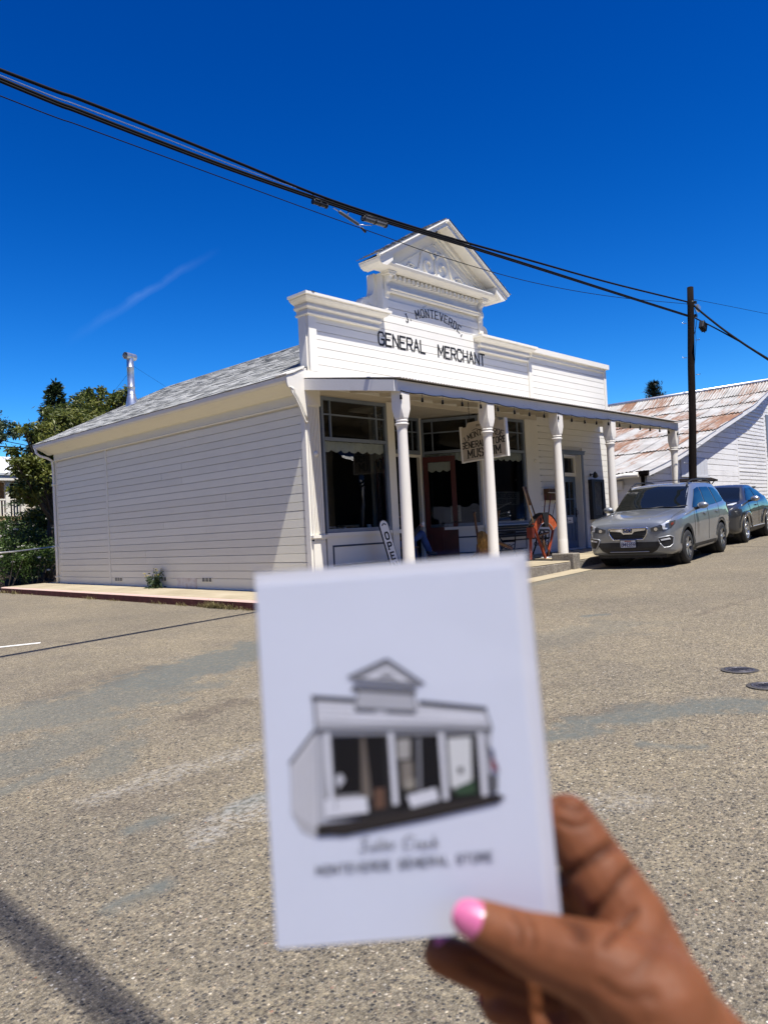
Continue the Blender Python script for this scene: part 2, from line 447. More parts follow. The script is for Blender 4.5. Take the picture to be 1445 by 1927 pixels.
# ================================================================== GROUND
def gz(x, y):
    xx = max(-40.0, min(26.0, x)); yy = max(-40.0, min(30.0, y))
    z = 0.0349 * (xx + 9.56) - 0.0076 * (yy + 11.13)
    if xx > 26: z += 0
    z += 0.015 * max(0.0, min(12.0, yy))
    return z
def axis(lo, hi, fine_lo, fine_hi, step):
    a = list(np.arange(fine_lo, fine_hi + 1e-6, step))
    s, x = step, fine_lo
    while x > lo: s *= 1.22; x -= s; a.insert(0, x)
    s, x = step, fine_hi
    while x < hi: s *= 1.22; x += s; a.append(x)
    return a
xs = axis(-600, 700, -9.6, 0.4, 0.055); ys = axis(-500, 800, -10.6, 1.6, 0.055)
# worn sealing, tar and stain patches (centre, long axis end-to-end, half width, kind, strength)
PATCH = [
 ((-5.80, -3.95), (-3.60, -3.35), 0.62, 's', 1.0), ((-6.95, -4.3), (-5.5, -4.1), 0.75, 's', .75), ((-6.6, -3.5), (-5.2, -3.0), .35, 'b', .4), ((-8.0, -5.6), (-6.6, -5.2), .4, 's', .6), ((-4.7, -4.9), (-3.3, -4.6), .3, 'w', .5), ((-3.2, -6.3), (-1.0, -6.9), .5, 's', .35), ((-6.2, -5.65), (-5.65, -5.55), 0.20, 'b', .9),
 ((-7.65, -6.75), (-6.3, -6.8), 0.16, 'w', .7), ((-7.66, -7.38), (-7.43, -7.42), 0.06, 's', .9), ((-7.6, -7.85), (-6.9, -7.65), 0.16, 'w', .9),
 ((-7.2, -7.62), (-6.9, -7.6), 0.06, 's', .9), ((-8.13, -8.09), (-7.84, -8.09), 0.055, 's', 1.0), ((-5.05, -8.3), (-3.9, -9.3), 0.17, 's', 1.0), ((-4.6, -8.55), (-4.15, -9.0), 0.20, 's', .8),
 ((-5.35, -8.35), (-5.0, -8.65), 0.11, 's', .95), ((-5.2, -8.9), (-5.05, -9.35), 0.05, 's', .9), ((-0.75, -6.05), (-0.45, -6.3), 0.10, 's', .9),
 ((-7.85, -6.1), (-7.35, -6.0), 0.10, 's', .7), ((-7.35, -6.4), (-6.85, -5.8), 0.16, 's', .6), ((-0.7, -7.35), (2.2, -7.55), 0.06, 'b', .55),
 ((-5.4, -7.9), (-4.3, -8.6), 0.10, 'b', .45), ((-7.6, -6.9), (-6.9, -7.1), 0.22, 'b', .35), ((-5.6, -5.6), (-4.6, -5.0), 0.12, 'w', .4), ((-9.5, -5.2), (-7.6, -4.4), 0.6, 's', .35),
 ((-2.0, -3.3), (5.0, -3.1), 0.16, 's', .5), ((-6.5, 0.9), (-2.5, 0.4), .25, 'b', .18), ((-4.0, -6.0), (-1.5, -7.0), 0.35, 'b', .2),
 ((-6.4, -8.9), (-5.9, -9.4), .16, 'w', .5), ((-7.3, -9.0), (-6.9, -9.3), .1, 'b', .4), ((-4.6, -7.4), (-4.0, -7.8), .09, 'b', .5),
]
nx, ny = len(xs), len(ys)
gx, gy = np.meshgrid(np.array(xs), np.array(ys), indexing='ij')
sealA = np.zeros(gx.shape); brA = np.zeros(gx.shape); whA = np.zeros(gx.shape)
nz1 = np.zeros(gx.shape)
fi = [i for i, x in enumerate(xs) if -9.7 < x < 6]; fj = [j for j, y in enumerate(ys) if -10.7 < y < 2.5]
for i in fi:
    for j in fj:
        p = Vector((xs[i], ys[j], 0))
        nz1[i, j] = noise.noise(p * 2.6) * 0.7 + noise.noise(p * 7.3) * 0.55 + noise.noise(p * 17.0) * .4
for (a, b, hw, kd, st) in PATCH:
    ax, ay = a; bx, by = b; L2 = (bx - ax) ** 2 + (by - ay) ** 2
    t = np.clip(((gx - ax) * (bx - ax) + (gy - ay) * (by - ay)) / L2, 0.12, 0.88)
    dd = np.hypot(gx - (ax + t * (bx - ax)), gy - (ay + t * (by - ay))) / hw
    mval = np.clip((1.05 - dd + nz1 * 0.9) * 2.6, 0, 1) * st
    A = {'s': sealA, 'b': brA, 'w': whA}[kd]
    np.maximum(A, mval, out=A)
gv = [(xs[i], ys[j], gz(xs[i], ys[j])) for i in range(nx) for j in range(ny)]
gf = [(i * ny + j, (i + 1) * ny + j, (i + 1) * ny + j + 1, i * ny + j + 1) for i in range(nx - 1) for j in range(ny - 1)]
gm = bpy.data.meshes.new('road'); gm.from_pydata(gv, [], gf)
for nm, A in (('seal', sealA), ('stain', brA), ('pale', whA)):
    at = gm.attributes.new(nm, 'FLOAT', 'POINT'); at.data.foreach_set('value', A.astype(np.float32).ravel())
gm.polygons.foreach_set('use_smooth', [True] * len(gf))

m = mat('chip_seal_road', 0.9, spec=0.25); t = NT(m); M['road'] = m
w = t.tc('World')
peb = t.voro(w, 62, 'F1', 'Color'); pd = t.voro(w, 62, 'F1', 'Distance')
peb2 = t.voro(w, 150, 'F1', 'Color'); pd2 = t.voro(w, 150, 'F1', 'Distance')
gr1 = t.noise(w, 48, 4, 0.75); gr2 = t.noise(w, 15, 4, 0.75); vb = t.voro(w, 26, 'F1', 'Color'); vbd = t.voro(w, 26, 'F1', 'Distance')
big = t.noise(w, 0.33, 5, 0.6); midn = t.noise(w, 2.2, 5, 0.65); fine = t.noise(w, 28, 3, 0.6)
base = t.ramp(big, [(0.32, (0.275, 0.230, 0.150)), (0.52, (0.215, 0.182, 0.122)), (0.72, (0.15, 0.130, 0.094))])
base = t.mix(t.ramp(midn, [(0.35, 0.0), (0.8, 0.6)]), base, (0.145, 0.124, 0.098))
pc = t.ramp(t.sep(peb)[0], [(0.0, (0.018, 0.019, 0.021)), (0.22, (0.045, 0.046, 0.05)), (0.42, (0.10, 0.085, 0.068)), (0.60, (0.21, 0.165, 0.115)), (0.82, (0.34, 0.29, 0.215)), (0.965, (0.42, 0.38, 0.31)), (0.985, (0.62, 0.59, 0.52)), (1.0, (0.22, 0.09, 0.045))])
pm = t.ramp(pd, [(0.34, 1.0), (0.46, 0.0)])
keep = t.ramp(t.sep(peb)[1], [(0.25, 0.0), (0.3, 1.0)])
c = t.mix(t.math('MULTIPLY', t.math('MULTIPLY', pm, keep), 0.92), base, pc)
c = t.mix(1.0, c, t.ramp(gr1, [(.32, (.42, .42, .42)), (.5, (.86, .86, .86)), (.66, (1.5, 1.46, 1.36))]), 'MULTIPLY')
c = t.mix(1.0, c, t.ramp(gr2, [(.34, (.80, .795, .79)), (.66, (1.17, 1.17, 1.17))]), 'MULTIPLY')
c = t.mix(t.math('MULTIPLY', t.ramp(vbd, [(.20, 1.0), (.34, 0.0)]), t.ramp(t.sep(vb)[0], [(.80, 0.0), (.82, .85)])), c, (.035, .032, .03))
pc2 = t.ramp(t.sep(peb2)[0], [(0.0, 0.035), (0.3, (0.10, 0.095, 0.09)), (0.7, (0.27, 0.24, 0.19)), (1.0, (0.42, 0.39, 0.33))])
c = t.mix(t.math('MULTIPLY', t.ramp(pd2, [(0.3, 1.0), (0.55, 0.0)]), 0.42), c, pc2)
seal = t.math('MULTIPLY', t.attr('seal'), t.ramp(t.noise(w, 17, 4, 0.7), [(0.3, 0.45), (0.6, 1.0)]), True)
sc = t.mix(fine, (0.055, 0.064, 0.058), (0.15, 0.158, 0.142))
c = t.mix(t.math('MULTIPLY', seal, 0.93), c, sc)
c = t.mix(t.math('MULTIPLY', t.math('MULTIPLY', t.attr('pale'), t.ramp(t.noise(w, 30, 3), [(0.4, 0.0), (0.6, 1.0)])), 0.42), c, (0.40, 0.39, 0.36))
c = t.mix(t.math('MULTIPLY', t.math('MULTIPLY', t.attr('stain'), t.ramp(t.noise(w, 22, 4), [(0.35, 0.3), (0.65, 1.0)])), 0.75), c, (0.07, 0.055, 0.045))
# thin cracks
cr = t.voro(w, 0.28, 'DISTANCE_TO_EDGE', 'Distance')
crw = t.math('MULTIPLY', t.ramp(t.math('ADD', cr, t.math('MULTIPLY', t.math('SUBTRACT', t.noise(w, 5, 4), 0.5), 0.05)), [(0.002, 1.0), (0.005, 0.0)]), t.ramp(t.noise(w, 0.5, 2), [(0.6, 0.0), (0.7, 0.35)]))
c = t.mix(crw, c, (0.045, 0.04, 0.035))
t.col(c)
h = t.math('ADD', t.math('MULTIPLY', t.ramp(pd, [(0.0, 1.0), (0.5, 0.0)]), t.math('SUBTRACT', 1.0, t.math('MULTIPLY', seal, 0.75))), t.math('MULTIPLY', t.ramp(pd2, [(0.0, 1.0), (0.55, 0.0)]), 0.35))
t.bump(h, 0.85, 0.009)
t.bump(midn, 0.25, 0.05)
gm.materials.append(m)
ground = bpy.data.objects.new('road', gm); COL.objects.link(ground)
tag(ground, kind='structure')

# concrete and kerb materials
m = mat('pale_concrete', 0.85, spec=0.3); t = NT(m); w = t.tc('World'); M['concrete'] = m
a = t.noise(w, 1.4, 6, 0.65); b_ = t.noise(w, 40, 4)
c = t.ramp(a, [(0.3, (0.27, 0.225, 0.145)), (0.55, (0.36, 0.305, 0.205)), (0.75, (0.42, 0.365, 0.26))])
c = t.mix(t.ramp(b_, [(0.4, 0.0), (0.75, 0.35)]), c, (0.25, 0.21, 0.155)); t.col(c); t.bump(b_, 0.3, 0.004)
m = mat('dark_old_concrete', 0.9, spec=0.3); t = NT(m); w = t.tc('World'); M['concrete_old'] = m
a = t.noise(w, 5, 6, 0.7); p = t.voro(w, 55, 'F1', 'Color')
c = t.ramp(a, [(0.3, (0.12, 0.098, 0.07)), (0.6, (0.24, 0.205, 0.15)), (0.8, (0.36, 0.32, 0.25))])
c = t.mix(0.3, c, t.ramp(t.sep(p)[0], [(0, .05), (1, .4)])); t.col(c); t.bump(t.noise(w, 50, 4), 0.6, 0.01)
m = mat('red_kerb_paint', 0.8, spec=0.3); t = NT(m); w = t.tc('World'); M['kerb'] = m
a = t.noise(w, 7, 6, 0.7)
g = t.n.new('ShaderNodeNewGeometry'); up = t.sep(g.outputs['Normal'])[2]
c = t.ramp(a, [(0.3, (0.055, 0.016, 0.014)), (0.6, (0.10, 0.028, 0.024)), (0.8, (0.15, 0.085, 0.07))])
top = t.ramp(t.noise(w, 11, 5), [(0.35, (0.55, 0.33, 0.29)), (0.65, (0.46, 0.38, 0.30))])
t.col(t.mix(t.ramp(up, [(0.4, 0.0), (0.8, 1.0)]), c, top)); t.bump(a, 0.4, 0.01)  # pale pinkish on upward faces, dark red on the sides

# side-street pavement (slab follows the ground) with its red kerb; ends at the back corner
def strip(name, poly_fn, y0, y1, n, mats, **kw):
    mb = MB()
    for k in range(n):
        a, b = lerp(y0, y1, k / n), lerp(y0, y1, (k + 1) / n)
        mb.add([*poly_fn(a), *poly_fn(b)], [(0, 4, 5, 1), (1, 5, 6, 2), (2, 6, 7, 3)] + ([(0, 1, 2, 3)] if k == 0 else []) + ([(7, 6, 5, 4)] if k == n - 1 else []))
    return obj(name, mb, mats, **kw)
def swz(y): return 0.362 + 0.0068 * y
KX = -1.36
pave = thing('sidewalk', None, None); pave['kind'] = 'structure'
for k, (a, b) in enumerate(((-1.9, 1.1), (1.1, 4.0), (4.0, 6.9), (6.9, 9.6), (9.6, 11.98))):
    strip('slab', lambda y: [(KX + .155, y, swz(y) - .5), (KX + .155, y, swz(y) - 0.004), (0.06, y, swz(y) + 0.012), (0.06, y, swz(y) - .5)], a + 0.006, b - 0.006, 2, M['concrete'], parent=pave)
mbk = MB()
def kerbpoly(y):
    wob = 0.012 * noise.noise(Vector((0, y * 1.3, 3))); z = swz(y) - 0.006
    return [(KX + wob - 0.01, y, z - .5), (KX + wob, y, z - 0.022), (KX + wob + .03, y, z), (KX + .15, y, z + .001), (KX + .15, y, z - .5)]
n_ = 48
for k in range(n_):
    a, b = lerp(-1.9, 12.0, k / n_), lerp(-1.9, 12.0, (k + 1) / n_)
    P0, P1 = kerbpoly(a), kerbpoly(b)
    mbk.add([*P0, *P1], [(0, 5, 6, 1), (1, 6, 7, 2), (2, 7, 8, 3), (3, 8, 9, 4)] + ([(0, 1, 2, 3, 4)] if k == 0 else []) + ([(9, 8, 7, 6, 5)] if k == n_ - 1 else []))
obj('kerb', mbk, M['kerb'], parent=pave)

# porch floor: two concrete slabs with a rough riser, post-block gap between; gutter strip at its foot
pf = thing('porch_floor', None, None); pf['kind'] = 'structure'
def pz(x): return 0.632 + 0.010 * x * 0.5 + (0.012 if x > 5.2 else 0)
def slabx(x0, x1, y0, y1, n, name, mt, zf, drop, base_to):
    mb = MB()
    for k in range(n):
        a, b = lerp(x0, x1, k / n), lerp(x0, x1, (k + 1) / n)
        def P(x):
            e = 0.018 * noise.noise(Vector((x * 2.2, 0, 9))); return [(x, y1, zf(x)), (x, y0 + .02, zf(x) - .004), (x, y0 + e, zf(x) - .02), (x, y0 + .01 + e * .5, zf(x) - drop)]
        mb.add([*P(a), *P(b)], [(0, 1, 5, 4), (1, 2, 6, 5), (2, 3, 7, 6)])
    return obj(name, mb, mt, parent=pf)
slabx(-0.35, 4.96, -2.58, 0.02, 26, 'slab', [M['concrete']], pz, 0.03, 0)
slabx(5.24, 11.75, -2.55, 0.02, 30, 'slab', [M['concrete']], pz, 0.03, 0)
slabx(-0.35, 4.96, -2.585, -2.4, 40, 'riser', [M['concrete_old']], lambda x: pz(x) - 0.026, 0.45, 0)
slabx(5.24, 11.75, -2.555, -2.4, 50, 'riser', [M['concrete_old']], lambda x: pz(x) - 0.026, 0.45, 0)
mb = MB(); mb.box(4.955, 5.245, -2.5, 0.02, .2, pz(5) - .01); mb.box(-.36, -.34, -2.5, 0, .1, pz(0) - .003); obj('slab', mb, M['concrete_old'], parent=pf)
mb = MB()
for k in range(40):
    a, b = lerp(-1.3, 13.5, k / 40), lerp(-1.3, 13.5, (k + 1) / 40)
    mb.add([(a, -2.5, gz(a, -2.5) + .02), (a, -3.02 + .02 * noise.noise(Vector((a, 0, 0))), gz(a, -3.0) + .008), (b, -3.02 + .02 * noise.noise(Vector((b, 0, 0))), gz(b, -3.0) + .008), (b, -2.5, gz(b, -2.5) + .02)], [(0, 1, 2, 3)])
obj('gutter', mb, M['concrete'], kind='structure')

# white centre line dash on the side street
m = mat('worn_road_line', 0.8); t = NT(m); w = t.tc('World')
t.col(t.ramp(t.noise(w, 45, 4, .7), [(0.36, (0.22, 0.2, 0.17)), (0.46, (0.72, 0.71, 0.66))])); t.bump(t.noise(w, 120, 3), .5, .004); M['line'] = m
mb = MB()
A, B = Vector((-8.6, 2.75, 0)), Vector((-4.86, 0.60, 0)); A = A + (A - B) * 0.0
dr = (B - A).normalized(); sd = Vector((-dr.y, dr.x, 0)) * 0.055
for k in range(16):
    p, q = A.lerp(B, k / 16), A.lerp(B, (k + 1) / 16)
    f = lambda v: Vector((v.x, v.y, gz(v.x, v.y) + 0.005))
    mb.add([f(p - sd), f(q - sd), f(q + sd), f(p + sd)], [(0, 1, 2, 3)])
obj('road_marking', mb, M['line'], kind='structure')

M['tar'] = simple('old_tar_collar', (.05, .045, .04), .8, var=.4, scale=30, bump=.4)
# manhole covers: rim, lid with raised bars
m = simple('worn_cast_iron', (0.075, 0.07, 0.078), 0.5, 0.4, var=0.4, scale=14, bump=0.4)
for k, (u, v, rr, lab) in enumerate(((1391, 1261, .115, 'round iron valve cover set in the road, the one wholly in view'), (1443, 1288, .115, 'round iron valve cover set in the road, cut by the right edge of the picture'))):
    g = Vector(onZ(u, v, 0.21)); g.z = gz(g.x, g.y)
    mt_ = thing('valve_cover', lab, 'manhole cover', g, group='iron covers in the road')
    a_ = MB(); a_.lathe([(rr, -0.03), (rr, .007), (rr - .018, .008), (rr - .018, -.004)], 28, Matrix.Translation(g)); obj('rim', a_, m, mt_)
    a_ = MB(); a_.lathe([(rr - .020, -.02), (rr - .020, .004), (0.0, .005)], 28, Matrix.Translation(g))
    for q in range(-2, 3): a_.cbox((g.x + q * .028, g.y, g.z + .007), (.009, .12 - abs(q) * .02, .006))
    a_.lathe([(.076, .003), (.076, .010), (.07, .010), (.07, .003)], 28, Matrix.Translation(g)); obj('lid', a_, m, mt_)
    a_ = MB(); a_.lathe([(rr + .03, .0035), (rr + .002, .0065)], 28, Matrix.Translation(g)); obj('collar', a_, M['tar'], mt_)

# ground behind the store on the left: gravel strip and planted bank
m = mat('grey_gravel', 0.95); t = NT(m); w = t.tc('World'); vv = t.voro(w, 34, 'F1', 'Color')
t.col(t.ramp(t.sep(vv)[0], [(0, (0.12, .12, .115)), (.5, (.26, .26, .25)), (1, (.42, .42, .40))])); t.bump(t.voro(w, 34), 0.8, 0.02); M['gravel'] = m
m = mat('dark_garden_soil', 1.0); t = NT(m); w = t.tc('World')
t.col(t.ramp(t.noise(w, 6, 6, .7), [(.3, (.02, .014, .01)), (.6, (.055, .038, .026)), (.8, (.10, .075, .05))])); t.bump(t.noise(w, 14, 5), 1.0, .05); M['soil'] = m
mb = MB(); mb.grid(lambda a, b: (lerp(-14, 14, a), lerp(12.0, 19.0, b), gz(lerp(-14, 14, a), lerp(12, 19, b)) + .01 + .02 * noise.noise(Vector((a * 30, b * 9, 0)))), 60, 16)
obj('gravel_strip', mb, M['gravel'], kind='structure')
def bank(x, y): 
    t_ = max(0, min(1, (y - 13.2 - 0.25 * math.sin(x)) / 2.6)); t_ = t_ * t_ * (3 - 2 * t_)
    return gz(x, y) - .12 + t_ * .55 + .06 * noise.noise(Vector((x * 1.4, y * 1.4, 0)))
mb = MB(); mb.grid(lambda a, b: (lerp(-16, 18, a), lerp(12.6, 60, b * b), bank(lerp(-16, 18, a), lerp(12.6, 60, b * b))), 70, 50)
obj('garden_bank', mb, M['soil'], kind='structure')
# ================================================================== GENERAL STORE
store = thing('general_store', 'white clapboard corner store with a tall false front, pediment and street porch', 'store building')
FZ = 0.655   # inside / recess floor level
V = Vector

def board(name, x0, x1, y0, y1, z0, z1, m, parent=store):
    mb = MB(); mb.box(x0, x1, y0, y1, z0, z1); return obj(name, mb, m, parent)

# ---- structural core (walls behind the boards)
mb = MB()
mb.box(0.03, 0.13, 0.13, 11.22, 0.2, 4.2)                 # side wall core
mb.box(0.03, 8.2, 11.12, 11.22, 0.2, 4.3)                 # back wall
mb.prism([V((0.03, 0, 4.2)), V((8.2, 0, 4.2)), V((4.1, 0, 6.35))], (0, 11.12, 0), (0, 11.22, 0))
mb.box(8.2, 9.27, 0.04, 0.12, 0.3, 6.0); mb.box(10.23, 12.0, .04, .12, .3, 6.0); mb.box(9.27, 10.23, .04, .12, 3.36, 6.0)   # addition front core, open at the door
mb.box(11.88, 11.98, 0.04, 9.0, 0.2, 4.4)                 # addition right wall
mb.box(0.20, 7.9, 0.03, 0.25, 4.46, 6.0)                  # false front core
mb.box(7.9, 12.0, 0.12, 0.25, 4.46, 6.0)
obj('wall', mb, M['white'], store)

# ---- side wall clapboards: one object each, lapped, in panels either side of the batten
def lap_mesh(L, h, axis='y', t0=0.006, t1=0.024):
    """board from 0..L along axis, outward is -x (axis y) or -y (axis x)"""
    mb = MB()
    pr = [(0.0, 0.0), (-t1, 0.0), (-t1, h - t0 - .0035), (-t1 + .005, h - t0), (0, h - t0)]
    if axis == 'y': P = [V((a, 0, b)) for a, b in pr]; mb.prism(P[::-1], (0, 0, 0), (0, L, 0))
    else: P = [V((0, a, b)) for a, b in pr]; mb.prism(P, (0, 0, 0), (L, 0, 0))
    return mb
PIT = 0.1655
cache = {}
def plank(loc, L, axis, m, h=PIT, tw=1.0, parent=store, t1=0.026, t0=0.006, gap=.0105):
    key = (round(L, 3), axis, m.name, round(h, 4), t1, gap)
    if key not in cache: cache[key] = lap_mesh(L, h, axis, gap, t1).mesh('plank', m)
    o = bpy.data.objects.new('plank', cache[key]); COL.objects.link(o); o.parent = parent
    b = BASE.get(parent.name, V())
    o.location = V(loc) - b
    if axis == 'y': o.location.x += rnd.uniform(-.0018, .0018) * tw; o.rotation_euler = (rnd.uniform(-.0004, .0004) * tw, rnd.uniform(-.006, .006) * tw, rnd.uniform(-.0004, .0004) * tw)
    else: o.location.y += rnd.uniform(-.0018, .0018) * tw; o.rotation_euler = (rnd.uniform(-.006, .006) * tw, rnd.uniform(-.0005, .0005) * tw, 0)
    return o
z = 0.475
rows = 0
while z + PIT < 4.0:
    s = rnd.choice([2.6, 3.4, 4.3, 5.2, 6.1])
    if rows % 4 == 1: s = None
    if s is None: plank((0.028, 0.125, z), 7.905, 'y', M['side_white'])
    else:
        plank((0.028, 0.125, z), s - .0025, 'y', M['side_white']); plank((0.028, 0.125 + s, z), 7.905 - s, 'y', M['side_white'])
    plank((0.028, 8.125, z), 2.985, 'y', M['side_white'])
    z += PIT; rows += 1
mb = MB(); mb.box(0.004, 0.03, 0.12, 11.2, 0.36, 0.478); obj('skirting_board', mb, M['side_white'], store)
board('batten', -0.012, 0.028, 8.032, 8.122, .40, 4.0, M['side_white'])
board('corner_board', -0.006, 0.032, 11.112, 11.235, .38, 4.1, M['side_white'])
# front corner: grey-white side board, then fluted pilaster on the street side
board('corner_board', -0.014, 0.03, 0.0, 0.122, .3, 4.20, M['white_trim'])
mb = MB()
for k in range(7): mb.box(.05 + k * .037, .05 + k * .037 + .024, -.052, -.036, 1.5, 3.9)
mb.box(.03, .33, -.036, .03, 1.47, 4.2); mb.box(.01, .35, -.06, .03, 3.95, 4.25)
mb.box(-.006, .36, -.085, .03, 1.415, 1.47); mb.box(.012, .345, -.066, .03, 1.39, 1.415)
for k in range(6): mb.box(.05 + k * .046, .05 + k * .046 + .03, -.056, -.036, 1.34, 1.39)
mb.box(.03, .33, -.042, .03, .55, 1.36)
mb.lathe([(.055, 0), (.055, .012), (.04, .03), (.022, .03), (.018, .045), (0, .05)], 18, Matrix.Translation((.18, -.05, 3.02)) @ Matrix.Rotation(R(90), 4, 'X'))
obj('pilaster', mb, M['white_trim'], store)

# ---- frieze, cove and gutter along the side eave
mb = MB()
mb.box(-.012, .03, .0, 11.24, 3.985, 4.235)
mb.prism([V((-.012, 0, 3.975)), V((-.03, 0, 3.975)), V((-.04, 0, 4.005)), V((-.012, 0, 4.02))], (0, .0, 0), (0, 11.24, 0))
obj('frieze_board', mb, M['side_white'], store)
mb = MB()
mb.prism([V((-.012, 0, 4.19)), V((-.06, 0, 4.20)), V((-.12, 0, 4.235)), V((-.20, 0, 4.285)), V((-.30, 0, 4.33)), V((-.37, 0, 4.345)), V((-.37, 0, 4.42)), V((-.012, 0, 4.42))], (0, 0.0, 0), (0, 11.55, 0))
obj('cove_moulding', mb, M['side_white'], store)
mb = MB()
mb.prism([V((-.375, 0, 4.345)), V((-.415, 0, 4.350)), V((-.445, 0, 4.385)), V((-.455, 0, 4.462)), V((-.375, 0, 4.462))], (0, -.015, 0), (0, 11.60, 0))
g_ = obj('gutter', mb, M['white_trim'], store)
# downpipe at the far corner
mb = MB()
mb.tube([(-.41, 11.5, 4.37), (-.41, 11.47, 4.24), (-.33, 11.4, 4.15), (-.16, 11.30, 4.08), (-.06, 11.24, 4.0), (-.05, 11.22, 3.8), (-.045, 11.22, 1.1), (-.045, 11.22, .46)], .036, 10)
for zz in (.62, 1.5, 3.3): mb.box(-.09, .0, 11.17, 11.27, zz, zz + .03)
obj('downpipe', mb, M['white_trim'], store)
# scrolled end plate where the eave meets the street front
pl_ = [(-.02, 3.62), (-.05, 3.66), (-.10, 3.76), (-.16, 3.90), (-.205, 3.98), (-.25, 4.06), (-.33, 4.16), (-.345, 4.22), (-.42, 4.26), (-.445, 4.33), (-.455, 4.47), (-.33, 4.50), (-.05, 4.62), (.03, 4.66), (.03, 3.62)]
mb = MB(); mb.prism([V((a, 0, b)) for a, b in pl_], (0, -.055, 0), (0, -.018, 0))
for q in range(3):
    mb.tube([V((a + .035 + q * .018, -.06, b + .005)) for a, b in pl_[1:9]], .007, 6)
obj('eave_bracket', mb, M['white_trim'], store)
mb = MB(); mb.prism([V((-.47, 0, 4.475)), V((-.30, 0, 4.53)), V((-.02, 0, 4.66)), V((-.02, 0, 4.69)), V((-.30, 0, 4.57)), V((-.48, 0, 4.50))], (0, -.075, 0), (0, .26, 0)); obj('eave_flashing', mb, M['white_trim'], store)

# three groups of square vents low in the side wall
for v_, u_ in ((1090, 224), (1089.5, 306), (1091, 390)):
    c_ = onX(u_, v_, 0)
    mb = MB(); mb.box(-.006, .02, c_.y - .21, c_.y + .21, c_.z - .055, c_.z + .055); vn = obj('foundation_vent', mb, M['side_white'], store)
    mb = MB()
    for q in (-1, 0, 1):
        mb.box(-.0085, -.004, c_.y + q * .13 - .048, c_.y + q * .13 + .048, c_.z - .04, c_.z + .04)
    obj('dark_square', mb, M['black'], vn)  # black squares stand in for the dark inside the holes
    mb = MB()
    for q in (-1, 0, 1):
        for e in (-.024, 0, .024): mb.box(-.011, -.008, c_.y + q * .13 + e - .003, c_.y + q * .13 + e + .003, c_.z - .04, c_.z + .04)
        mb.box(-.0115, -.0095, c_.y + q * .13 - .048, c_.y + q * .13 + .048, c_.z - .003, c_.z + .003)
    obj('grating', mb, M['galv'], vn)
# rust stain sheet under the third vent is a repaired board
m = mat('repaired_rust_stained_board', 0.6); t = NT(m); v = t.tc('Object')
t.col(t.mix(t.ramp(t.noise(v, 3.2, 4), [(.42, 0.0), (.66, .7)]), (.78, .74, .66), (.42, .25, .10)))
c_ = onX(352, 1096, 0)
mb = MB(); mb.box(-.0015, .02, c_.y - .42, c_.y + .42, c_.z - .17, c_.z + .1); obj('repair_board', mb, m, store)

# ---- roof: two pitches, shingled in courses
m = mat('grey_asphalt_shingle', 0.95, spec=0.2); t = NT(m); w = t.tc('World')
tone = t.ramp(t.attr('tone'), [(0, (.15, .155, .145)), (.3, (.30, .305, .285)), (.7, (.44, .445, .42)), (1, (.58, .58, .55))])
t.col(t.mix(t.ramp(t.noise(w, 55, 4), [(.35, .0), (.7, .5)]), tone, (.20, .2, .2))); t.bump(t.noise(w, 140, 3), .6, .004); M['shingle'] = m
EX, EZ, RX, RZ = -.44, 4.475, 4.1, 6.665
sl = (RZ - EZ) / (RX - EX)
mb = MB()
for sgn in (1, -1):
    f = lambda x: 8.2 - x if sgn < 0 else x
    for (xa, xb, ya, yb) in ((EX, -.002, -.01, 11.62), (-.002, RX, .27, 11.62)):
        za, zb = EZ + sl * (xa - EX), EZ + sl * (xb - EX)
        P = [V((f(xa), 0, za)), V((f(xb), 0, zb)), V((f(xb), 0, zb - .05)), V((f(xa), 0, za - .05))]
        mb.prism(P if sgn > 0 else P[::-1], (0, ya, 0), (0, yb, 0))
obj('roof', mb, M['white_trim'], store)
def shingle_rows(name, to3, length, ncourse, expo, tab, parent, skip=None, thick=.008):
    mb = MB(); tones = []
    for c in range(ncourse):
        off = rnd.uniform(0, tab); k = -1
        while off + k * tab < length:
            a = max(0, off + k * tab); b = min(length, off + (k + 1) * tab - .006); k += 1
            if b - a < .02: continue
            if skip and skip(a, c): continue
            s0 = c * expo + rnd.choice([0, 0, -.006, -.018]); s1 = (c + 1) * expo + .03
            th = thick * rnd.choice([1, 1, 1.7])
            mb.add([to3(a, s0, .001), to3(b, s0, .001), to3(a, s0, th + .004), to3(b, s0, th + .004), to3(a, s1, .003), to3(b, s1, .003)], [(0, 1, 3, 2), (2, 3, 5, 4), (0, 2, 4), (1, 5, 3)])
            tv = rnd.random(); tones += [tv] * 4
    o = obj(name, mb, M['shingle'], parent, kind='stuff')
    at = o.data.attributes.new('tone', 'FLOAT', 'FACE'); at.data.foreach_set('value', tones)
    return o
ca, sa = 1 / math.sqrt(1 + sl * sl), sl / math.sqrt(1 + sl * sl)
nl = math.hypot(RX - EX, RZ - EZ)
shingle_rows('shingles', lambda a, s, h: V((EX - .015 + ca * s - sa * h, 11.66 - a, EZ + .001 + sa * s + ca * h)), 11.69, int(nl / .142), .142, .30, store, skip=lambda a, c: c > 3 and a > 11.37)
shingle_rows('shingles', lambda a, s, h: V((8.2 - (EX - .015 + ca * s - sa * h), .3 + a, EZ + .001 + sa * s + ca * h)), 11.3, int(nl / .142), .142, .45, store)
mb = MB(); mb.prism([V((RX - .14, 0, RZ - .14 * sl + .012)), V((RX, 0, RZ + .014)), V((RX + .14, 0, RZ - .14 * sl + .012)), V((RX + .14, 0, RZ - .14 * sl)), V((RX, 0, RZ)), V((RX - .14, 0, RZ - .14 * sl))], (0, .28, 0), (0, 11.66, 0)); obj('ridge_cap', mb, M['shingle'], store)
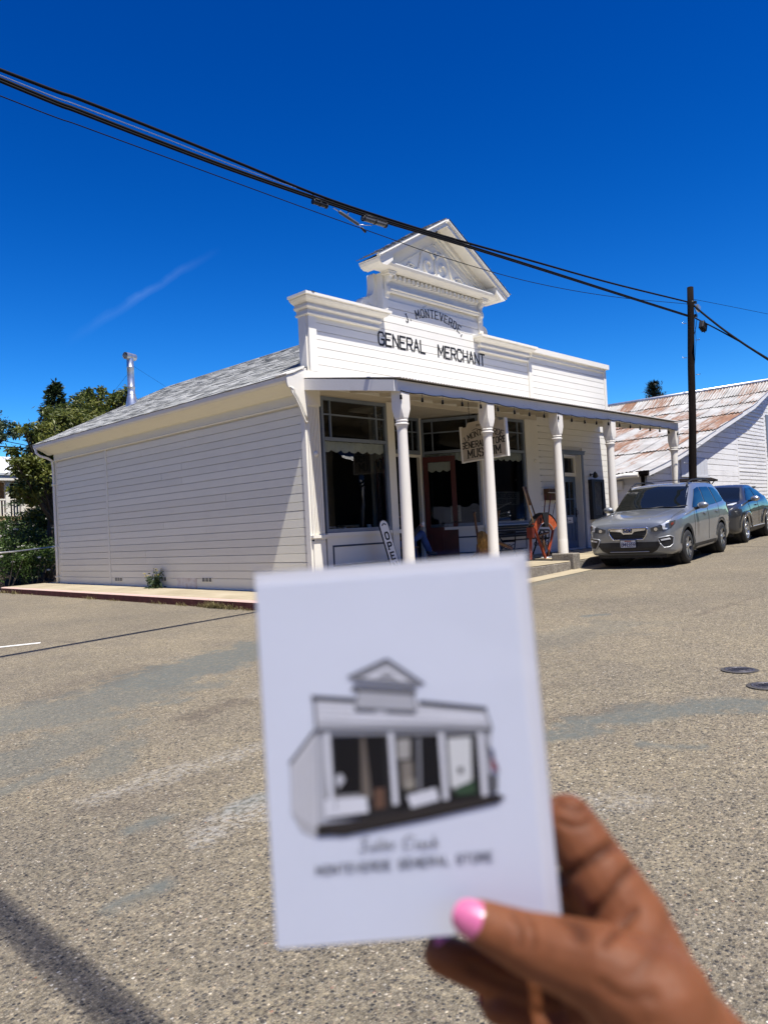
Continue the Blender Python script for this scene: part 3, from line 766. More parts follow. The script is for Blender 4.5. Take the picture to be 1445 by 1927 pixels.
# stove pipe with its cone base, band joints, T-top and two stays
px_, py_ = 2.1, 10.45
rz = EZ + sl * (px_ - EX)
mb = MB(); T_ = Matrix.Translation((px_, py_, 0))
mb.lathe([(.19, rz - .12), (.17, rz + .06), (.12, rz + .30), (.115, rz + .31)], 20, T_)
mb.lathe([(.122, rz + .30), (.122, rz + .33), (.108, rz + .34), (.108, rz + .52), (.114, rz + .53), (.114, rz + .55), (.106, rz + .56), (.106, rz + 1.12), (.112, rz + 1.13), (.112, rz + 1.15), (.104, rz + 1.16), (.104, rz + 1.42)], 20, T_)
sp = obj('stove_pipe', mb, M['galv'], store)
mb = MB(); d_ = V((.72, -.69, 0)).normalized(); c_ = V((px_, py_, rz + 1.48))
d_ = V((.9, .3, 0)).normalized()
mb.tube([c_ - d_ * .2, c_ + d_ * .2], .105, 20, caps=False)
mb.tube([c_ - d_ * .2, c_ + d_ * .2], .098, 20, caps=False)
obj('pipe_cap', mb, M['galv'], sp)
mb = MB()
mb.tube([(px_, py_, rz + 1.05), (px_ - .9, py_ + .9, EZ + sl * (px_ - .9 - EX))], .004, 5); mb.tube([(px_, py_, rz + 1.25), onX(313, 728, 4.05)], .0035, 5)
obj('stay_wire', mb, M['cable'], sp)

# ---- false front boards above the porch
z = 4.62
zt_tower = 6.60
while z < 5.70:
    plank((.375, .029, z), 7.38, 'x', M['white'], t1=.022); z += PIT
while z + PIT < zt_tower:
    if z < 6.0: plank((2.095, .029, z), 3.57, 'x', M['white'], t1=.022)
    else: plank((2.44, .029, z), 3.24, 'x', M['white'], t1=.022)
    z += PIT
board('apron_board', .02, 7.75, -.028, .03, 4.30, 4.625, M['white'])
board('corner_board', .175, .37, -.03, .03, 4.63, 5.80, M['white_trim'])
board('batten', 7.76, 7.895, -.03, .03, 4.40, 5.80, M['white_trim'])
board('end_wall', .155, .20, .032, .255, 4.60, 5.9, M['white_trim'])
mb = MB(); mb.prism([V((.153, .03, 5.35)), V((.153, .235, 4.72)), V((.153, .035, 4.72))], (-.012, 0, 0), (0, 0, 0)); obj('gusset', mb, M['white_trim'], store)
# addition boards
z = 4.43
while z + PIT < 6.02:
    plank((7.905, .038, z), 3.975, 'x', M['white'], t1=.02); z += PIT
board('corner_board', 11.885, 12.02, -.0, .26, 4.40, 6.02, M['white_trim'])
board('corner_board', 11.88, 12.0, -.02, .12, .5, 4.40, M['white_trim'])
board('parapet_cap', 7.93, 12.04, -.105, .28, 6.0, 6.135, M['white_trim'])
board('parapet_fascia', 7.92, 11.88, -.03, .038, 5.90, 6.0, M['white_trim'])
# cornices left and right of the tower: stacked mouldings with returns
prof = [(0, 5.715), (.03, 5.715), (.045, 5.735), (.045, 5.755), (.012, 5.765), (.012, 5.835), (.05, 5.84), (.08, 5.865), (.08, 5.89), (.055, 5.90), (.055, 5.94), (.10, 5.955), (.155, 5.985), (.185, 6.015), (.185, 6.035), (.225, 6.04), (.225, 6.09), (0, 6.105)]
def cornice(x0, x1, retL, retR, name='cornice'):
    mb = MB(); n = len(prof)
    rings = []
    if retL: rings.append([V((x0 - a, .30, b)) for a, b in prof])
    rings.append([V((x0 - (a if retL else 0), -.03 - a, b)) for a, b in prof])
    rings.append([V((x1 + (a if retR else 0), -.03 - a, b)) for a, b in prof])
    if retR: rings.append([V((x1 + a, .30, b)) for a, b in prof])
    vs = [p for r_ in rings for p in r_]; fs = []
    for k in range(len(rings) - 1):
        for i in range(n - 1): fs.append((k * n + i, (k + 1) * n + i, (k + 1) * n + i + 1, k * n + i + 1))
    fs.append(tuple(range(n))[::-1]); fs.append(tuple((len(rings) - 1) * n + i for i in range(n)))
    mb.add(vs, fs)
    return obj(name, mb, M['white_trim'], store)
cornice(.17, 2.09, True, True); cornice(5.67, 7.67, True, True)
mb = MB(); mb.box(.172, 2.088, -.024, .29, 5.72, 6.09); mb.box(5.672, 7.668, -.024, .29, 5.72, 6.09); obj('parapet_core', mb, M['white_trim'], store)
# black patch on the left corner of the cornice
mb = MB(); mb.grid(lambda a, b: (.02 + .2 * a, -.262 + .09 * b + .012 * math.sin(a * 9), 6.100 + .004 * math.sin(a * 17 + b * 5) ), 10, 4); obj('black_patch', mb, M['black'], store)

# ---- tower with entablature and pediment
CX = 4.08
mb = MB(); mb.box(2.31, 5.81, .03, .33, 5.9, 6.985)
mb.box(2.302, 5.818, -.012, .028, 6.625, 6.982); obj('tower_wall', mb, M['white_trim'], store)
board('corner_board', 2.30, 2.436, -.034, .029, 6.19, 6.62, M['white_trim']); board('corner_board', 5.684, 5.82, -.034, .029, 6.19, 6.62, M['white_trim'])
mb = MB(); mb.prism([V((0, 0, 6.585)), V((0, -.03, 6.585)), V((0, -.05, 6.61)), V((0, -.05, 6.64)), V((0, -.085, 6.65)), V((0, -.085, 6.67)), V((0, 0, 6.685))], (2.42, -.012, 0), (5.70, -.012, 0)); obj('moulding', mb, M['white_trim'], store)
mb = MB(); mb.prism([V((0, 0, 6.84)), V((0, -.02, 6.84)), V((0, -.05, 6.865)), V((0, -.05, 6.955)), V((0, 0, 6.955))], (2.55, -.012, 0), (5.60, -.012, 0)); obj('bed_moulding', mb, M['white_trim'], store)
dm = MB(); dm.box(-.042, .042, -.065, 0, -.085, 0); dme = dm.mesh('dentil', M['white_trim'])
for k in range(21):
    o = bpy.data.objects.new('dentil', dme); COL.objects.link(o); o.parent = store; o.location = (2.63 + k * .1445, -.058, 6.958)
def scroll_plate(sx, x0):
    pts = [(0, 6.12), (.30, 6.12), (.40, 6.16), (.455, 6.25), (.44, 6.36), (.37, 6.43), (.25, 6.47), (.14, 6.52), (.09, 6.62), (.075, 6.76), (.07, 6.98), (0, 6.98)]
    q = []
    for i in range(len(pts) - 1):
        for k in range(4):
            t_ = k / 4; p0, p1 = pts[max(i - 1, 0)], pts[i]; p2, p3 = pts[i + 1], pts[min(i + 2, len(pts) - 1)]
            q.append(tuple(0.5 * (2 * p1[j] + (p2[j] - p0[j]) * t_ + (2 * p0[j] - 5 * p1[j] + 4 * p2[j] - p3[j]) * t_ ** 2 + (3 * p1[j] - p0[j] - 3 * p2[j] + p3[j]) * t_ ** 3) for j in (0, 1)))
    q.append(pts[-1])
    mb = MB(); P = [V((x0 + sx * a, 0, b)) for a, b in q]
    mb.prism(P, (0, .16, 0), (0, .36, 0))
    c = V((x0 + sx * .27, .15, 6.28))
    mb.tube([c + V((sx * math.cos(a) * (.02 + .018 * a), 0, math.sin(a) * (.02 + .018 * a))) for a in np.arange(0, 8.2, .35)], .012, 6)
    return obj('scroll_bracket', mb, M['white_trim'], store)
scroll_plate(-1, 2.309); scroll_plate(1, 5.811)
for xc in (2.42, 5.71):
    mb = MB()
    cp = [(.0, 6.955), (.175, 6.955), (.175, 6.90), (.15, 6.885), (.13, 6.84), (.06, 6.79), (.05, 6.72), (.085, 6.64), (.085, 6.57), (.045, 6.53), (.03, 6.46), (0, 6.44)]
    mb.prism([V((0, -.02 - a, b)) for a, b in cp], (xc - .055, 0, 0), (xc + .055, 0, 0))
    for e in (-.03, .03): mb.tube([V((xc + e, -.026 - a, b)) for a, b in cp[4:10]], .008, 6)
    mb.box(xc - .12, xc + .12, -.235, .02, 6.955, 6.985); mb.box(xc - .105, xc + .105, -.215, .02, 6.92, 6.95)
    obj('console', mb, M['white_trim'], store)
E0, AP, HW = 7.055, 8.335, 2.25     # pediment eave height, apex, half width
YF, YB = -.44, .15
# horizontal cornice
mb = MB()
mb.prism([V((0, 0, 6.985)), V((0, -.20, 6.985)), V((0, -.27, 7.0)), V((0, -.33, 7.03)), V((0, -.36, 7.075)), V((0, -.36, 7.10)), V((0, .0, 7.10))], (CX - HW + .14, .0, 0), (CX + HW - .14, .0, 0))
obj('horizontal_cornice', mb, M['white_trim'], store)
# boxed eave ends
for sx in (-1, 1):
    mb = MB()
    P = [V((CX + sx * (HW + .02), 0, E0 + .02)), V((CX + sx * (HW - .02), 0, E0 - .04)), V((CX + sx * (HW - .10), 0, E0 - .085)), V((CX + sx * (HW - .24), 0, E0 - .08)), V((CX + sx * (HW - .42), 0, E0 + .06)), V((CX + sx * (HW - .42), 0, E0 + .22))]
    mb.prism(P, (0, YF + .02, 0), (0, YB, 0)); obj('eave_return', mb, M['white_trim'], store)
ps = (AP - E0) / HW; pl = math.hypot(HW, AP - E0); pc, psn = HW / pl, (AP - E0) / pl
for sx in (-1, 1):
    def R_(s, h): return V((CX + sx * (HW - pc * s + psn * h * 1), 0, E0 + psn * s + pc * h))
    mb = MB()                                    # rake fascia, crown and soffit
    mb.prism([R_(0, .10), R_(pl, .10), R_(pl, -.04), R_(0, -.04)], (0, YF, 0), (0, YF + .05, 0))
    mb.prism([R_(-.01, .115), R_(pl + .02, .115), R_(pl + .02, .045), R_(-.01, .045)], (0, YF - .035, 0), (0, YF, 0))
    mb.prism([R_(.02, .075), R_(pl, .075), R_(pl, .06), R_(.02, .06)], (0, YF - .05, 0), (0, YF - .03, 0))
    obj('rake_board', mb, M['white_trim'], store)
    mb = MB(); mb.prism([R_(0, .06), R_(pl, .06), R_(pl, .0), R_(0, .0)], (0, YF + .05, 0), (0, YB, 0)); obj('soffit', mb, M['white_trim'], store)
    mb = MB(); mb.prism([R_(.40, .0), R_(pl, .0), R_(pl, -.10), R_(.40, -.10)], (0, -.13, 0), (0, -.03, 0)); mb.prism([R_(.40, -.10), R_(pl, -.10), R_(pl, -.16), R_(.40, -.16)], (0, -.075, 0), (0, -.03, 0)); obj('bed_moulding', mb, M['white_trim'], store)
    mb = MB(); mb.prism([R_(.95, -.30), R_(pl - .14, -.30), R_(pl - .14, -.325), R_(.95, -.325)], (0, -.052, 0), (0, -.03, 0)); obj('panel_moulding', mb, M['white_trim'], store)
    shingle_rows('shingles', lambda a, s, h: R_(s - .03, .116 + h) + V((0, YF - .045 + a, 0)), YB - YF + .06, int(pl / .13), .13, .3, store, thick=.010)
    mb = MB(); mb.prism([R_(-.02, .124), R_(pl + .02, .124), R_(pl + .02, .117), R_(-.02, .117)], (0, YF - .048, 0), (0, YB, 0)); obj('roofing_felt', mb, M['black'], store)
mb = MB(); mb.prism([V((CX - HW + .25, 0, E0 + .04)), V((CX + HW - .25, 0, E0 + .04)), V((CX, 0, AP - .05))], (0, -.03, 0), (0, .05, 0)); obj('tympanum', mb, M['white_trim'], store)
mb = MB()
for sx in (-1, 1):                              # carved scroll ornament, in relief
    c = V((CX + sx * .23, -.045, 7.43))
    sp_ = [c + V((sx * math.cos(a + 2.2) * (.03 + .030 * a), 0, -math.sin(a + 2.2) * (.03 + .030 * a))) for a in np.arange(0, 6.6, .25)]
    mb.tube(sp_, [.02 + .003 * min(i, 6) for i in range(len(sp_))], 6)
    mb.tube([c + V((sx * x_, 0, z_)) for x_, z_ in ((-.2, .2), (-.1, .33), (.08, .37), (.22, .28), (.28, .08), (.36, -.13), (.52, -.2), (.62, -.17))], [.03, .034, .036, .034, .03, .03, .026, .014], 6)
    c2 = V((CX + sx * .83, -.045, 7.27))
    mb.tube([c2 + V((sx * math.cos(a) * (.012 + .014 * a), 0, math.sin(a) * (.012 + .014 * a))) for a in np.arange(0, 6.2, .35)], .016, 6)
    mb.tube([c2 + V((sx * x_, 0, z_)) for x_, z_ in ((-.1, .06), (.05, .09), (.16, .0), (.26, -.07), (.40, -.08))], [.02, .026, .024, .02, .01], 6)
mb.tube([(CX, -.045, 7.16), (CX, -.045, 7.45), (CX - .01, -.045, 7.80)], [.03, .035, .02], 6)
mb.tube([(CX - .16, -.045, 7.72), (CX, -.05, 7.80), (CX + .16, -.045, 7.72)], [.015, .03, .015], 6)
obj('carved_ornament', mb, M['white_trim'], store)

# ---- painted name on the front
mb = MB(); letters(mb, 'GENERAL', lambda a, b, c: V((2.875 + a, .0045 - c, 5.415 + b)), .27, aspect=.62, stroke=.155, gap=.21, depth=.0012); obj('lettering', mb, M['letter'], store)
mb = MB(); letters(mb, 'MERCHANT', lambda a, b, c: V((4.97 + a, .0045 - c, 5.40 + b)), .27, aspect=.62, stroke=.155, gap=.21, depth=.0012); obj('lettering', mb, M['letter'], store)
mb = MB(); letters(mb, 'J. MONTEVERDE,', lambda a, b, c: V((4.03 + a, .0045 - c, 6.27 + b)), .175, aspect=.60, stroke=.15, gap=.32, depth=.0012, serif=True, arc=2.05, contrast=.7)
obj('lettering', mb, M['letter'], store)

# ---- porch: roof sheet, beams, ceiling rafters, posts
mb = MB(); nw = 150
vs = []; fs = []
for i in range(nw * 4 + 1):
    x = -.03 + 11.42 * i / (nw * 4); h = .011 * math.sin(i * PI / 2)
    vs += [V((x, .0, 4.475 + h)), V((x, -2.50, 4.052 + h)), V((x, -2.50, 4.047 + h)), V((x, 0, 4.470 + h))]
for i in range(nw * 4):
    a = i * 4; b = a + 4; fs += [(a, a + 1, b + 1, b), (a + 1, a + 2, b + 2, b + 1), (a + 2, a + 3, b + 3, b + 2)]
mb.add(vs, fs)
m = mat('weathered_porch_iron', .5, .3); t = NT(m); w = t.tc('World', (1, .2, 1)); t.col(t.ramp(t.noise(w, 5, 5), [(.3, (.66, .65, .62)), (.6, (.58, .55, .50)), (.75, (.35, .22, .13))])); M['porch_iron'] = m
obj('porch_roof', mb, M['porch_iron'], store)
m = paint_wood('grey_white_fascia_paint', (.76, .74, .69), amount=.3, grain=(.3, 3, 3), peel=.5, peel_col=(.25, .2, .15)); M['fascia'] = m
def bx(x): return .012 * math.sin(x * .9) - .008 * math.sin(x * 2.3)
mb = MB(); nb = 40
for k in range(nb):
    a, b = lerp(.0, 11.33, k / nb), lerp(.0, 11.33, (k + 1) / nb)
    if k == nb - 1: b = 11.33
    P = lambda x: [(x, -2.40, 3.835 + bx(x)), (x, -2.36, 3.835 + bx(x)), (x, -2.36, 4.03), (x, -2.40, 4.028)]
    mb.add([*P(a), *P(b)], [(0, 1, 5, 4), (1, 2, 6, 5), (2, 3, 7, 6), (3, 0, 4, 7)] + ([(3, 2, 1, 0)] if k == 0 else []) + ([(4, 5, 6, 7)] if k == nb - 1 else []))
obj('porch_fascia', mb, M['fascia'], store)
mb = MB(); mb.prism([V((0, -2.36, 3.84)), V((0, .0, 4.24)), V((0, .0, 4.455)), V((0, -2.36, 4.03))], (-.035, 0, 0), (.005, 0, 0)); mb.prism([V((0, -2.36, 3.84)), V((0, .0, 4.24)), V((0, .0, 4.455)), V((0, -2.36, 4.03))], (11.29, 0, 0), (11.33, 0, 0))
obj('rake_fascia', mb, M['fascia'], store)
for k in range(13):
    x = .35 + k * .86
    mb = MB(); mb.prism([V((x, -2.34, 3.93)), V((x, -.02, 4.30)), V((x, -.02, 4.44)), V((x, -2.34, 4.03))], (-.025, 0, 0), (.025, 0, 0)); obj('rafter', mb, M['cream'], store)
mb = MB(); mb.prism([V((0, -2.34, 4.034)), V((0, -.01, 4.443)), V((0, -.01, 4.455)), V((0, -2.34, 4.044))], (.01, 0, 0), (11.28, 0, 0)); obj('porch_ceiling', mb, M['cream'], store)
board('beam', .3, 11.27, -2.355, -2.26, 3.86, 3.99, M['cream'])
PX = (.18, 2.62, 5.17, 7.56, 11.2)
def post(x, yc, zb, lean=0.0):
    top = 3.885
    mb = MB()
    mb.lathe([(.108, zb), (.108, zb + .02), (.107, zb + .30), (.1055, zb + .31), (.105, zb + .32), (.097, 2.2), (.088, 3.05), (.087, 3.20)], 24)
    p = obj('porch_post', mb, M['white_post'], store); p.location = (x, yc, 0); p.rotation_euler = (0, R(lean), 0)
    c = MB()
    c.lathe([(.085, 3.18), (.09, 3.21), (.104, 3.27), (.118, 3.285), (.118, 3.305), (.098, 3.312), (.098, 3.33), (.108, 3.34), (.108, 3.36), (.08, 3.362)], 24)
    a, k = .145, .06
    oc = [V((a, a - k, 0)), V((a - k, a, 0)), V((-a + k, a, 0)), V((-a, a - k, 0)), V((-a, -a + k, 0)), V((-a + k, -a, 0)), V((a - k, -a, 0)), V((a, -a + k, 0))]
    # square block whose corners are chamfered to an octagon at its foot
    def ring(zz, kk, aa): return [V((aa, aa - kk, zz)), V((aa - kk, aa, zz)), V((-aa + kk, aa, zz)), V((-aa, aa - kk, zz)), V((-aa, -aa + kk, zz)), V((-aa + kk, -aa, zz)), V((aa - kk, -aa, zz)), V((aa, -aa + kk, zz))]
    rs = [ring(3.36, .055, .095), ring(3.40, .05, .106), ring(3.47, .028, .110), ring(3.55, .004, .112), ring(top, .004, .112)]
    vs = [q for r_ in rs for q in r_]; fs = [(i * 8 + j, i * 8 + (j + 1) % 8, (i + 1) * 8 + (j + 1) % 8, (i + 1) * 8 + j) for i in range(4) for j in range(8)]
    fs += [tuple(range(8))[::-1], tuple(range(32, 40))]
    c.add(vs, fs)
    q = obj('capital', c, M['white_post'], None); q.parent = p; BASE[q.name] = V()
    return p
for i, x in enumerate(PX): post(x, -2.30, (.66, .66, .80, .70, .74)[i], (0.0, .15, -.2, .1, 0)[i])
mb = MB()
mb.box(5.17 - .14, 5.17 + .14, -2.62, -2.08, .18, .805)
b_ = obj('concrete_post_block', mb, M['concrete_old'], store); bevel(b_, .02)

# ---- lower front of the addition (right of the shop window): boards, door, sign case, lamp
z = .60
dxl, dxr = 9.17, 10.33
k = 0
while z + PIT < 4.30:
    plank((8.0, .041, z), dxl - 8.0, 'x', M['white'], t1=.022)
    plank((dxr, .041, z), 11.88 - dxr, 'x', M['white'], t1=.022)
    if z > 3.42: plank((dxl, .041, z), dxr - dxl, 'x', M['white'], t1=.022)
    z += PIT; k += 1
board('frieze_board', 8.0, 11.88, -.02, .03, 4.08, 4.30, M['white'])
# blue side door with transom in a grey-blue case
mb = MB(); mb.box(dxl, dxl + .10, -.02, .10, .70, 3.36); mb.box(dxr - .10, dxr, -.02, .10, .70, 3.36); mb.box(dxl - .03, dxr + .03, -.05, .10, 3.36, 3.44); mb.box(dxl - .045, dxr + .045, -.075, .1, 3.44, 3.465)
obj('door_frame', mb, M['grey_trim'], store)
mb = MB(); mb.box(dxl + .10, dxl + .135, .0, .30, .70, 3.36); mb.box(dxr - .135, dxr - .10, .0, .30, .70, 3.36); mb.box(dxl + .135, dxr - .135, .17, .26, 2.76, 2.86); mb.box(dxl + .135, dxl + .20, .17, .26, 2.86, 3.36); mb.box(dxr - .2, dxr - .135, .17, .26, 2.86, 3.36); mb.box(dxl + .2, dxr - .2, .17, .26, 3.28, 3.36); mb.box(dxl + .135, dxr - .135, -.02, .30, .66, .72)
tr = obj('transom', mb, M['white_trim'], store)
mb = MB(); mb.box(dxl + .2, dxr - .2, .205, .212, 2.86, 3.28); obj('pane', mb, M['glass'], tr)
D0, D1 = dxl + .135, dxr - .135; yd0, yd1 = .20, .245
mb = MB()
mb.box(D0, D0 + .12, yd0, yd1, .73, 2.75); mb.box(D1 - .12, D1, yd0, yd1, .73, 2.75); mb.box(D0 + .12, D1 - .12, yd0, yd1, 2.60, 2.75); mb.box(D0 + .12, D1 - .12, yd0, yd1, 1.46, 1.66); mb.box(D0 + .12, D1 - .12, yd0, yd1, .73, .93)
mb.box(D0 + .12, D1 - .12, yd0 + .02, yd1, .93, 1.46)
for q in range(1, 4): x = lerp(D0 + .12, D1 - .12, q / 4); mb.box(x - .012, x + .012, yd0 + .006, yd0 + .02, .93, 1.46)
bd = obj('door', mb, M['blue_door'], store, label='slate blue door with six glass panes')
mb = MB()
for q in (1, 2): x = lerp(D0 + .12, D1 - .12, q / 3); mb.box(x - .012, x + .012, yd0 + .004, yd1 - .004, 1.66, 2.60)
mb.box(D0 + .12, D1 - .12, yd0 + .006, yd1 - .006, 2.10, 2.13); obj('glazing_bar', mb, M['blue_door'], bd)
for q in range(3):
    for e in (0, 1):
        xa, xb = lerp(D0 + .12, D1 - .12, q / 3) + .012, lerp(D0 + .12, D1 - .12, (q + 1) / 3) - .012
        mb = MB(); mb.box(xa, xb, yd0 + .02, yd0 + .025, (1.66, 2.13)[e], (2.10, 2.60)[e]); obj('pane', mb, M['glass'], bd)
mb = MB(); mb.box(D1 - .08, D1 - .04, yd0 - .012, yd0, 1.60, 1.86); mb.tube([(D1 - .06, yd0 - .012, 1.66), (D1 - .06, yd0 - .06, 1.68), (D1 - .06, yd0 - .06, 1.78), (D1 - .06, yd0 - .012, 1.80)], .008, 6); obj('handle', mb, M['iron'], bd)
mb = MB(); mb.box(D0, D1, .30, .32, .7, 3.3); obj('lobby_dark_sheet', mb, M['dark_room'], store)  # flat near-black sheet stands in for the unlit lobby
board('step', dxl - .12, dxr + .14, -.26, .0, .5, .70, M['concrete_old'])
# little white notice with a scrawl on the door
nt = thing('door_notice', 'small white notice with handwriting, taped below the panes of the blue door', 'notice', ((D0 + D1) / 2 + .02, yd0 - .006, 1.52))
mb = MB(); mb.box((D0 + D1) / 2 - .15, (D0 + D1) / 2 + .19, yd0 - .004, yd0 - .001, 1.43, 1.60); obj('sheet', mb, M['paper'], nt)
mb = MB()
sx_ = (D0 + D1) / 2 - .10
mb.tube([(sx_, yd0 - .007, 1.56), (sx_ + .0, yd0 - .007, 1.48), (sx_ + .04, yd0 - .007, 1.48)], .006, 4)
mb.tube([(sx_ + .05 + .016 * i, yd0 - .007, 1.50 + .024 * (i % 2)) for i in range(9)], .005, 4); mb.tube([(sx_ - .0, yd0 - .007, 1.455), (sx_ + .23, yd0 - .007, 1.452)], .003, 4)
obj('handwriting', mb, M['letter'], nt)
# black framed sign case, wall lamp
a_, b_ = onY(1107, 903, 0), onY(1133, 975, 0)
bc = thing('notice_case', 'tall black framed display case on the white boards right of the blue door', 'display case', (10.95, -.03, 2.05))
mb = MB(); X0, X1, Z0, Z1 = 10.60, 11.34, 1.53, 2.66
mb.box(X0, X0 + .14, -.10, .02, Z0, Z1); mb.box(X1 - .14, X1, -.10, .02, Z0, Z1); mb.box(X0 + .14, X1 - .14, -.10, .02, Z0, Z0 + .09); mb.box(X0 + .14, X1 - .14, -.10, .02, Z1 - .07, Z1); mb.box(X0 - .01, X1 + .01, -.11, .02, Z0 - .03, Z0)
obj('frame', mb, M['black'], bc)
m = simple('faded_tan_poster', (.30, .27, .22), .7, var=.3, scale=5); mb = MB(); mb.box(X0 + .14, X1 - .14, -.06, -.05, Z0 + .09, Z1 - .07); obj('poster', mb, m, bc)
mb = MB(); mb.box(X0 + .14, X1 - .14, -.085, -.082, Z0 + .09, Z1 - .07); obj('pane', mb, M['glass'], bc)
wl_ = thing('wall_lamp', 'black gooseneck lamp on the white boards above the framed display case', 'wall lamp', (10.62, -.02, 2.80))
mb = MB(); mb.lathe([(.045, 0), (.045, .02), (.02, .03)], 12, Matrix.Translation((10.72, -.0, 2.80)) @ Matrix.Rotation(R(90), 4, 'X')); mb.tube([(10.72, -.02, 2.80), (10.70, -.12, 2.82), (10.62, -.2, 2.80)], .014, 8); obj('arm', mb, M['iron'], wl_)
mb = MB(); Mx = Matrix.Translation((10.60, -.22, 2.80)) @ Matrix.Rotation(R(-50), 4, 'Y') @ Matrix.Rotation(R(20), 4, 'X'); mb.lathe([(.02, .09), (.035, .06), (.06, 0), (.078, -.09), (.070, -.09), (.05, 0), (.01, .05)], 16, Mx); obj('shade', mb, M['iron'], wl_)

# ---- shopfront: display windows, recessed entry, doors, dim interior
def window_unit(o, ang, w, z0, ztr, z1, name='shop_window', val=True, side=.055, splits=(.11, .86), hz=.62):
    """frame in local u (along), n (outward = -local y); o = left bottom corner on the outside plane"""
    T = Matrix.Translation((o[0], o[1], 0)) @ Matrix.Rotation(ang, 4, 'Z')
    mb = MB(); s = side
    for b in ((0, s, -.03, .05, z0, z1), (w - s, w, -.03, .05, z0, z1), (s, w - s, -.03, .05, z1 - .07, z1), (s, w - s, -.03, .05, z0, z0 + .075), (s, w - s, -.035, .05, ztr, ztr + .065)): mb.box(*b, M=T)
    f = obj(name, mb, M['grey_trim'], store)
    us = [s] + [lerp(s, w - s, q) for q in splits] + [w - s]; za, zb = ztr + .065, z1 - .07; zm = lerp(za, zb, hz)
    mb = MB()
    for u in us[1:-1]: mb.box(u - .014, u + .014, -.02, .03, za, zb, M=T)
    for u0, u1 in zip(us[:-1], us[1:]): mb.box(u0 + (.014 if u0 != s else 0), u1 - (.014 if u1 != w - s else 0), -.016, .028, zm - .014, zm + .014, M=T)
    obj('glazing_bar', mb, M['grey_trim'], f)
    for u0, u1 in zip(us[:-1], us[1:]):
        for c, d in ((za, zm - .014), (zm + .014, zb)):
            mb = MB(); mb.box(u0, u1, .008, .013, c, d, M=T); obj('pane', mb, M['glass'], f)
    mb = MB(); mb.box(s, w - s, .008, .013, z0 + .075, ztr, M=T); obj('pane', mb, M['glass'], f)
    if val:
        mb = MB(); n = 60; wd = w - 2 * s; ns = max(3, round(wd / .26))
        top = ztr - .005
        def F(a, b):
            u = s + wd * a; ph = (a * ns) % 1.0
            low = .16 + .055 * math.sin(PI * ph) ** .8
            return T @ V((u, .06 + .012 * math.sin(a * 60), top - low * b))
        mb.grid(F, n, 3); obj('valance', mb, M['cloth'], f)
    return f, T
Z0W, ZTR, Z1W = 1.50, 3.305, 4.165
w1, T1 = window_unit((.39, -.0), 0, 1.82, Z0W, ZTR, Z1W)
w2, T2 = window_unit((5.70, -.0), 0, 1.66, Z0W, ZTR, Z1W)
YB_ = 1.25
wa = math.atan2(-YB_, .70)
w3, T3 = window_unit((4.78, YB_), wa, math.hypot(.70, YB_) - .03, Z0W, ZTR, Z1W, splits=(.17, .83))
w4, T4 = window_unit((2.43, .0), math.atan2(YB_, .68), math.hypot(.68, YB_) - .03, Z0W, ZTR, Z1W, splits=(.17, .83))
# pilasters / mullion posts beside the windows
for x0, x1 in ((2.225, 2.435), (5.46, 5.69), (7.40, 7.62)):
    mb = MB(); mb.box(x0, x1, -.035, .1, 1.50, 4.2); mb.box(x0 - .03, x1 + .03, -.075, .1, 1.42, 1.50); mb.box(x0 + .01, x1 - .01, -.04, .1, .66, 1.42); obj('pilaster', mb, M['white_trim'], store)
mb = MB(); mb.box(7.62, 8.0, -.03, .1, .66, 4.2)
mb.lathe([(.05, 0), (.05, .012), (.036, .028), (.02, .028), (.016, .04), (0, .045)], 18, Matrix.Translation((7.80, -.03, 3.12)) @ Matrix.Rotation(R(90), 4, 'X')); obj('pilaster', mb, M['white_trim'], store)
mb = MB(); mb.box(4.715, 4.79, YB_ - .01, YB_ + .08, .66, 4.2); mb.box(3.04, 3.115, YB_ - .01, YB_ + .08, .66, 4.2); obj('door_frame', mb, M['white_trim'], store)
# header band above the windows and recess ceiling
for xa_, xb_ in ((.33, 2.44), (5.46, 8.0)): board('header_board', xa_, xb_, -.012, .1, 4.168, 4.46, M['cream'])
mb = MB(); mb.box(2.44, 5.46, .0, YB_ + .1, 4.20, 4.25); obj('recess_ceiling', mb, M['cream'], store)
mb = MB(); mb.box(2.44, 5.46, -.012, .05, 4.252, 4.46); obj('header_board', mb, M['cream'], store)
# sill boards and panelled stall risers
def riser(T, w, name='stall_riser'):
    mb = MB(); mb.box(0, w, -.02, .05, .66, 1.43, M=T); r_ = obj(name, mb, M['white_trim'], store)
    mb = MB(); mb.box(-.01, w + .01, -.06, .06, 1.43, 1.497, M=T); obj('sill', mb, M['white_trim'], r_)
    mb = MB(); a, b, c, d, k = .13, w - .13, .84, 1.22, .035
    for q in ((a, b, d, d + k), (a, b, c, c + k), (a, a + k, c + k, d), (b - k, b, c + k, d)): mb.box(q[0], q[1], -.028, -.02, q[2], q[3], M=T)
    obj('panel_moulding', mb, M['navy'], r_)
riser(T1, 1.82); riser(T2, 1.66); riser(T3, math.hypot(.70, YB_) - .03); riser(T4, math.hypot(.68, YB_) - .03)
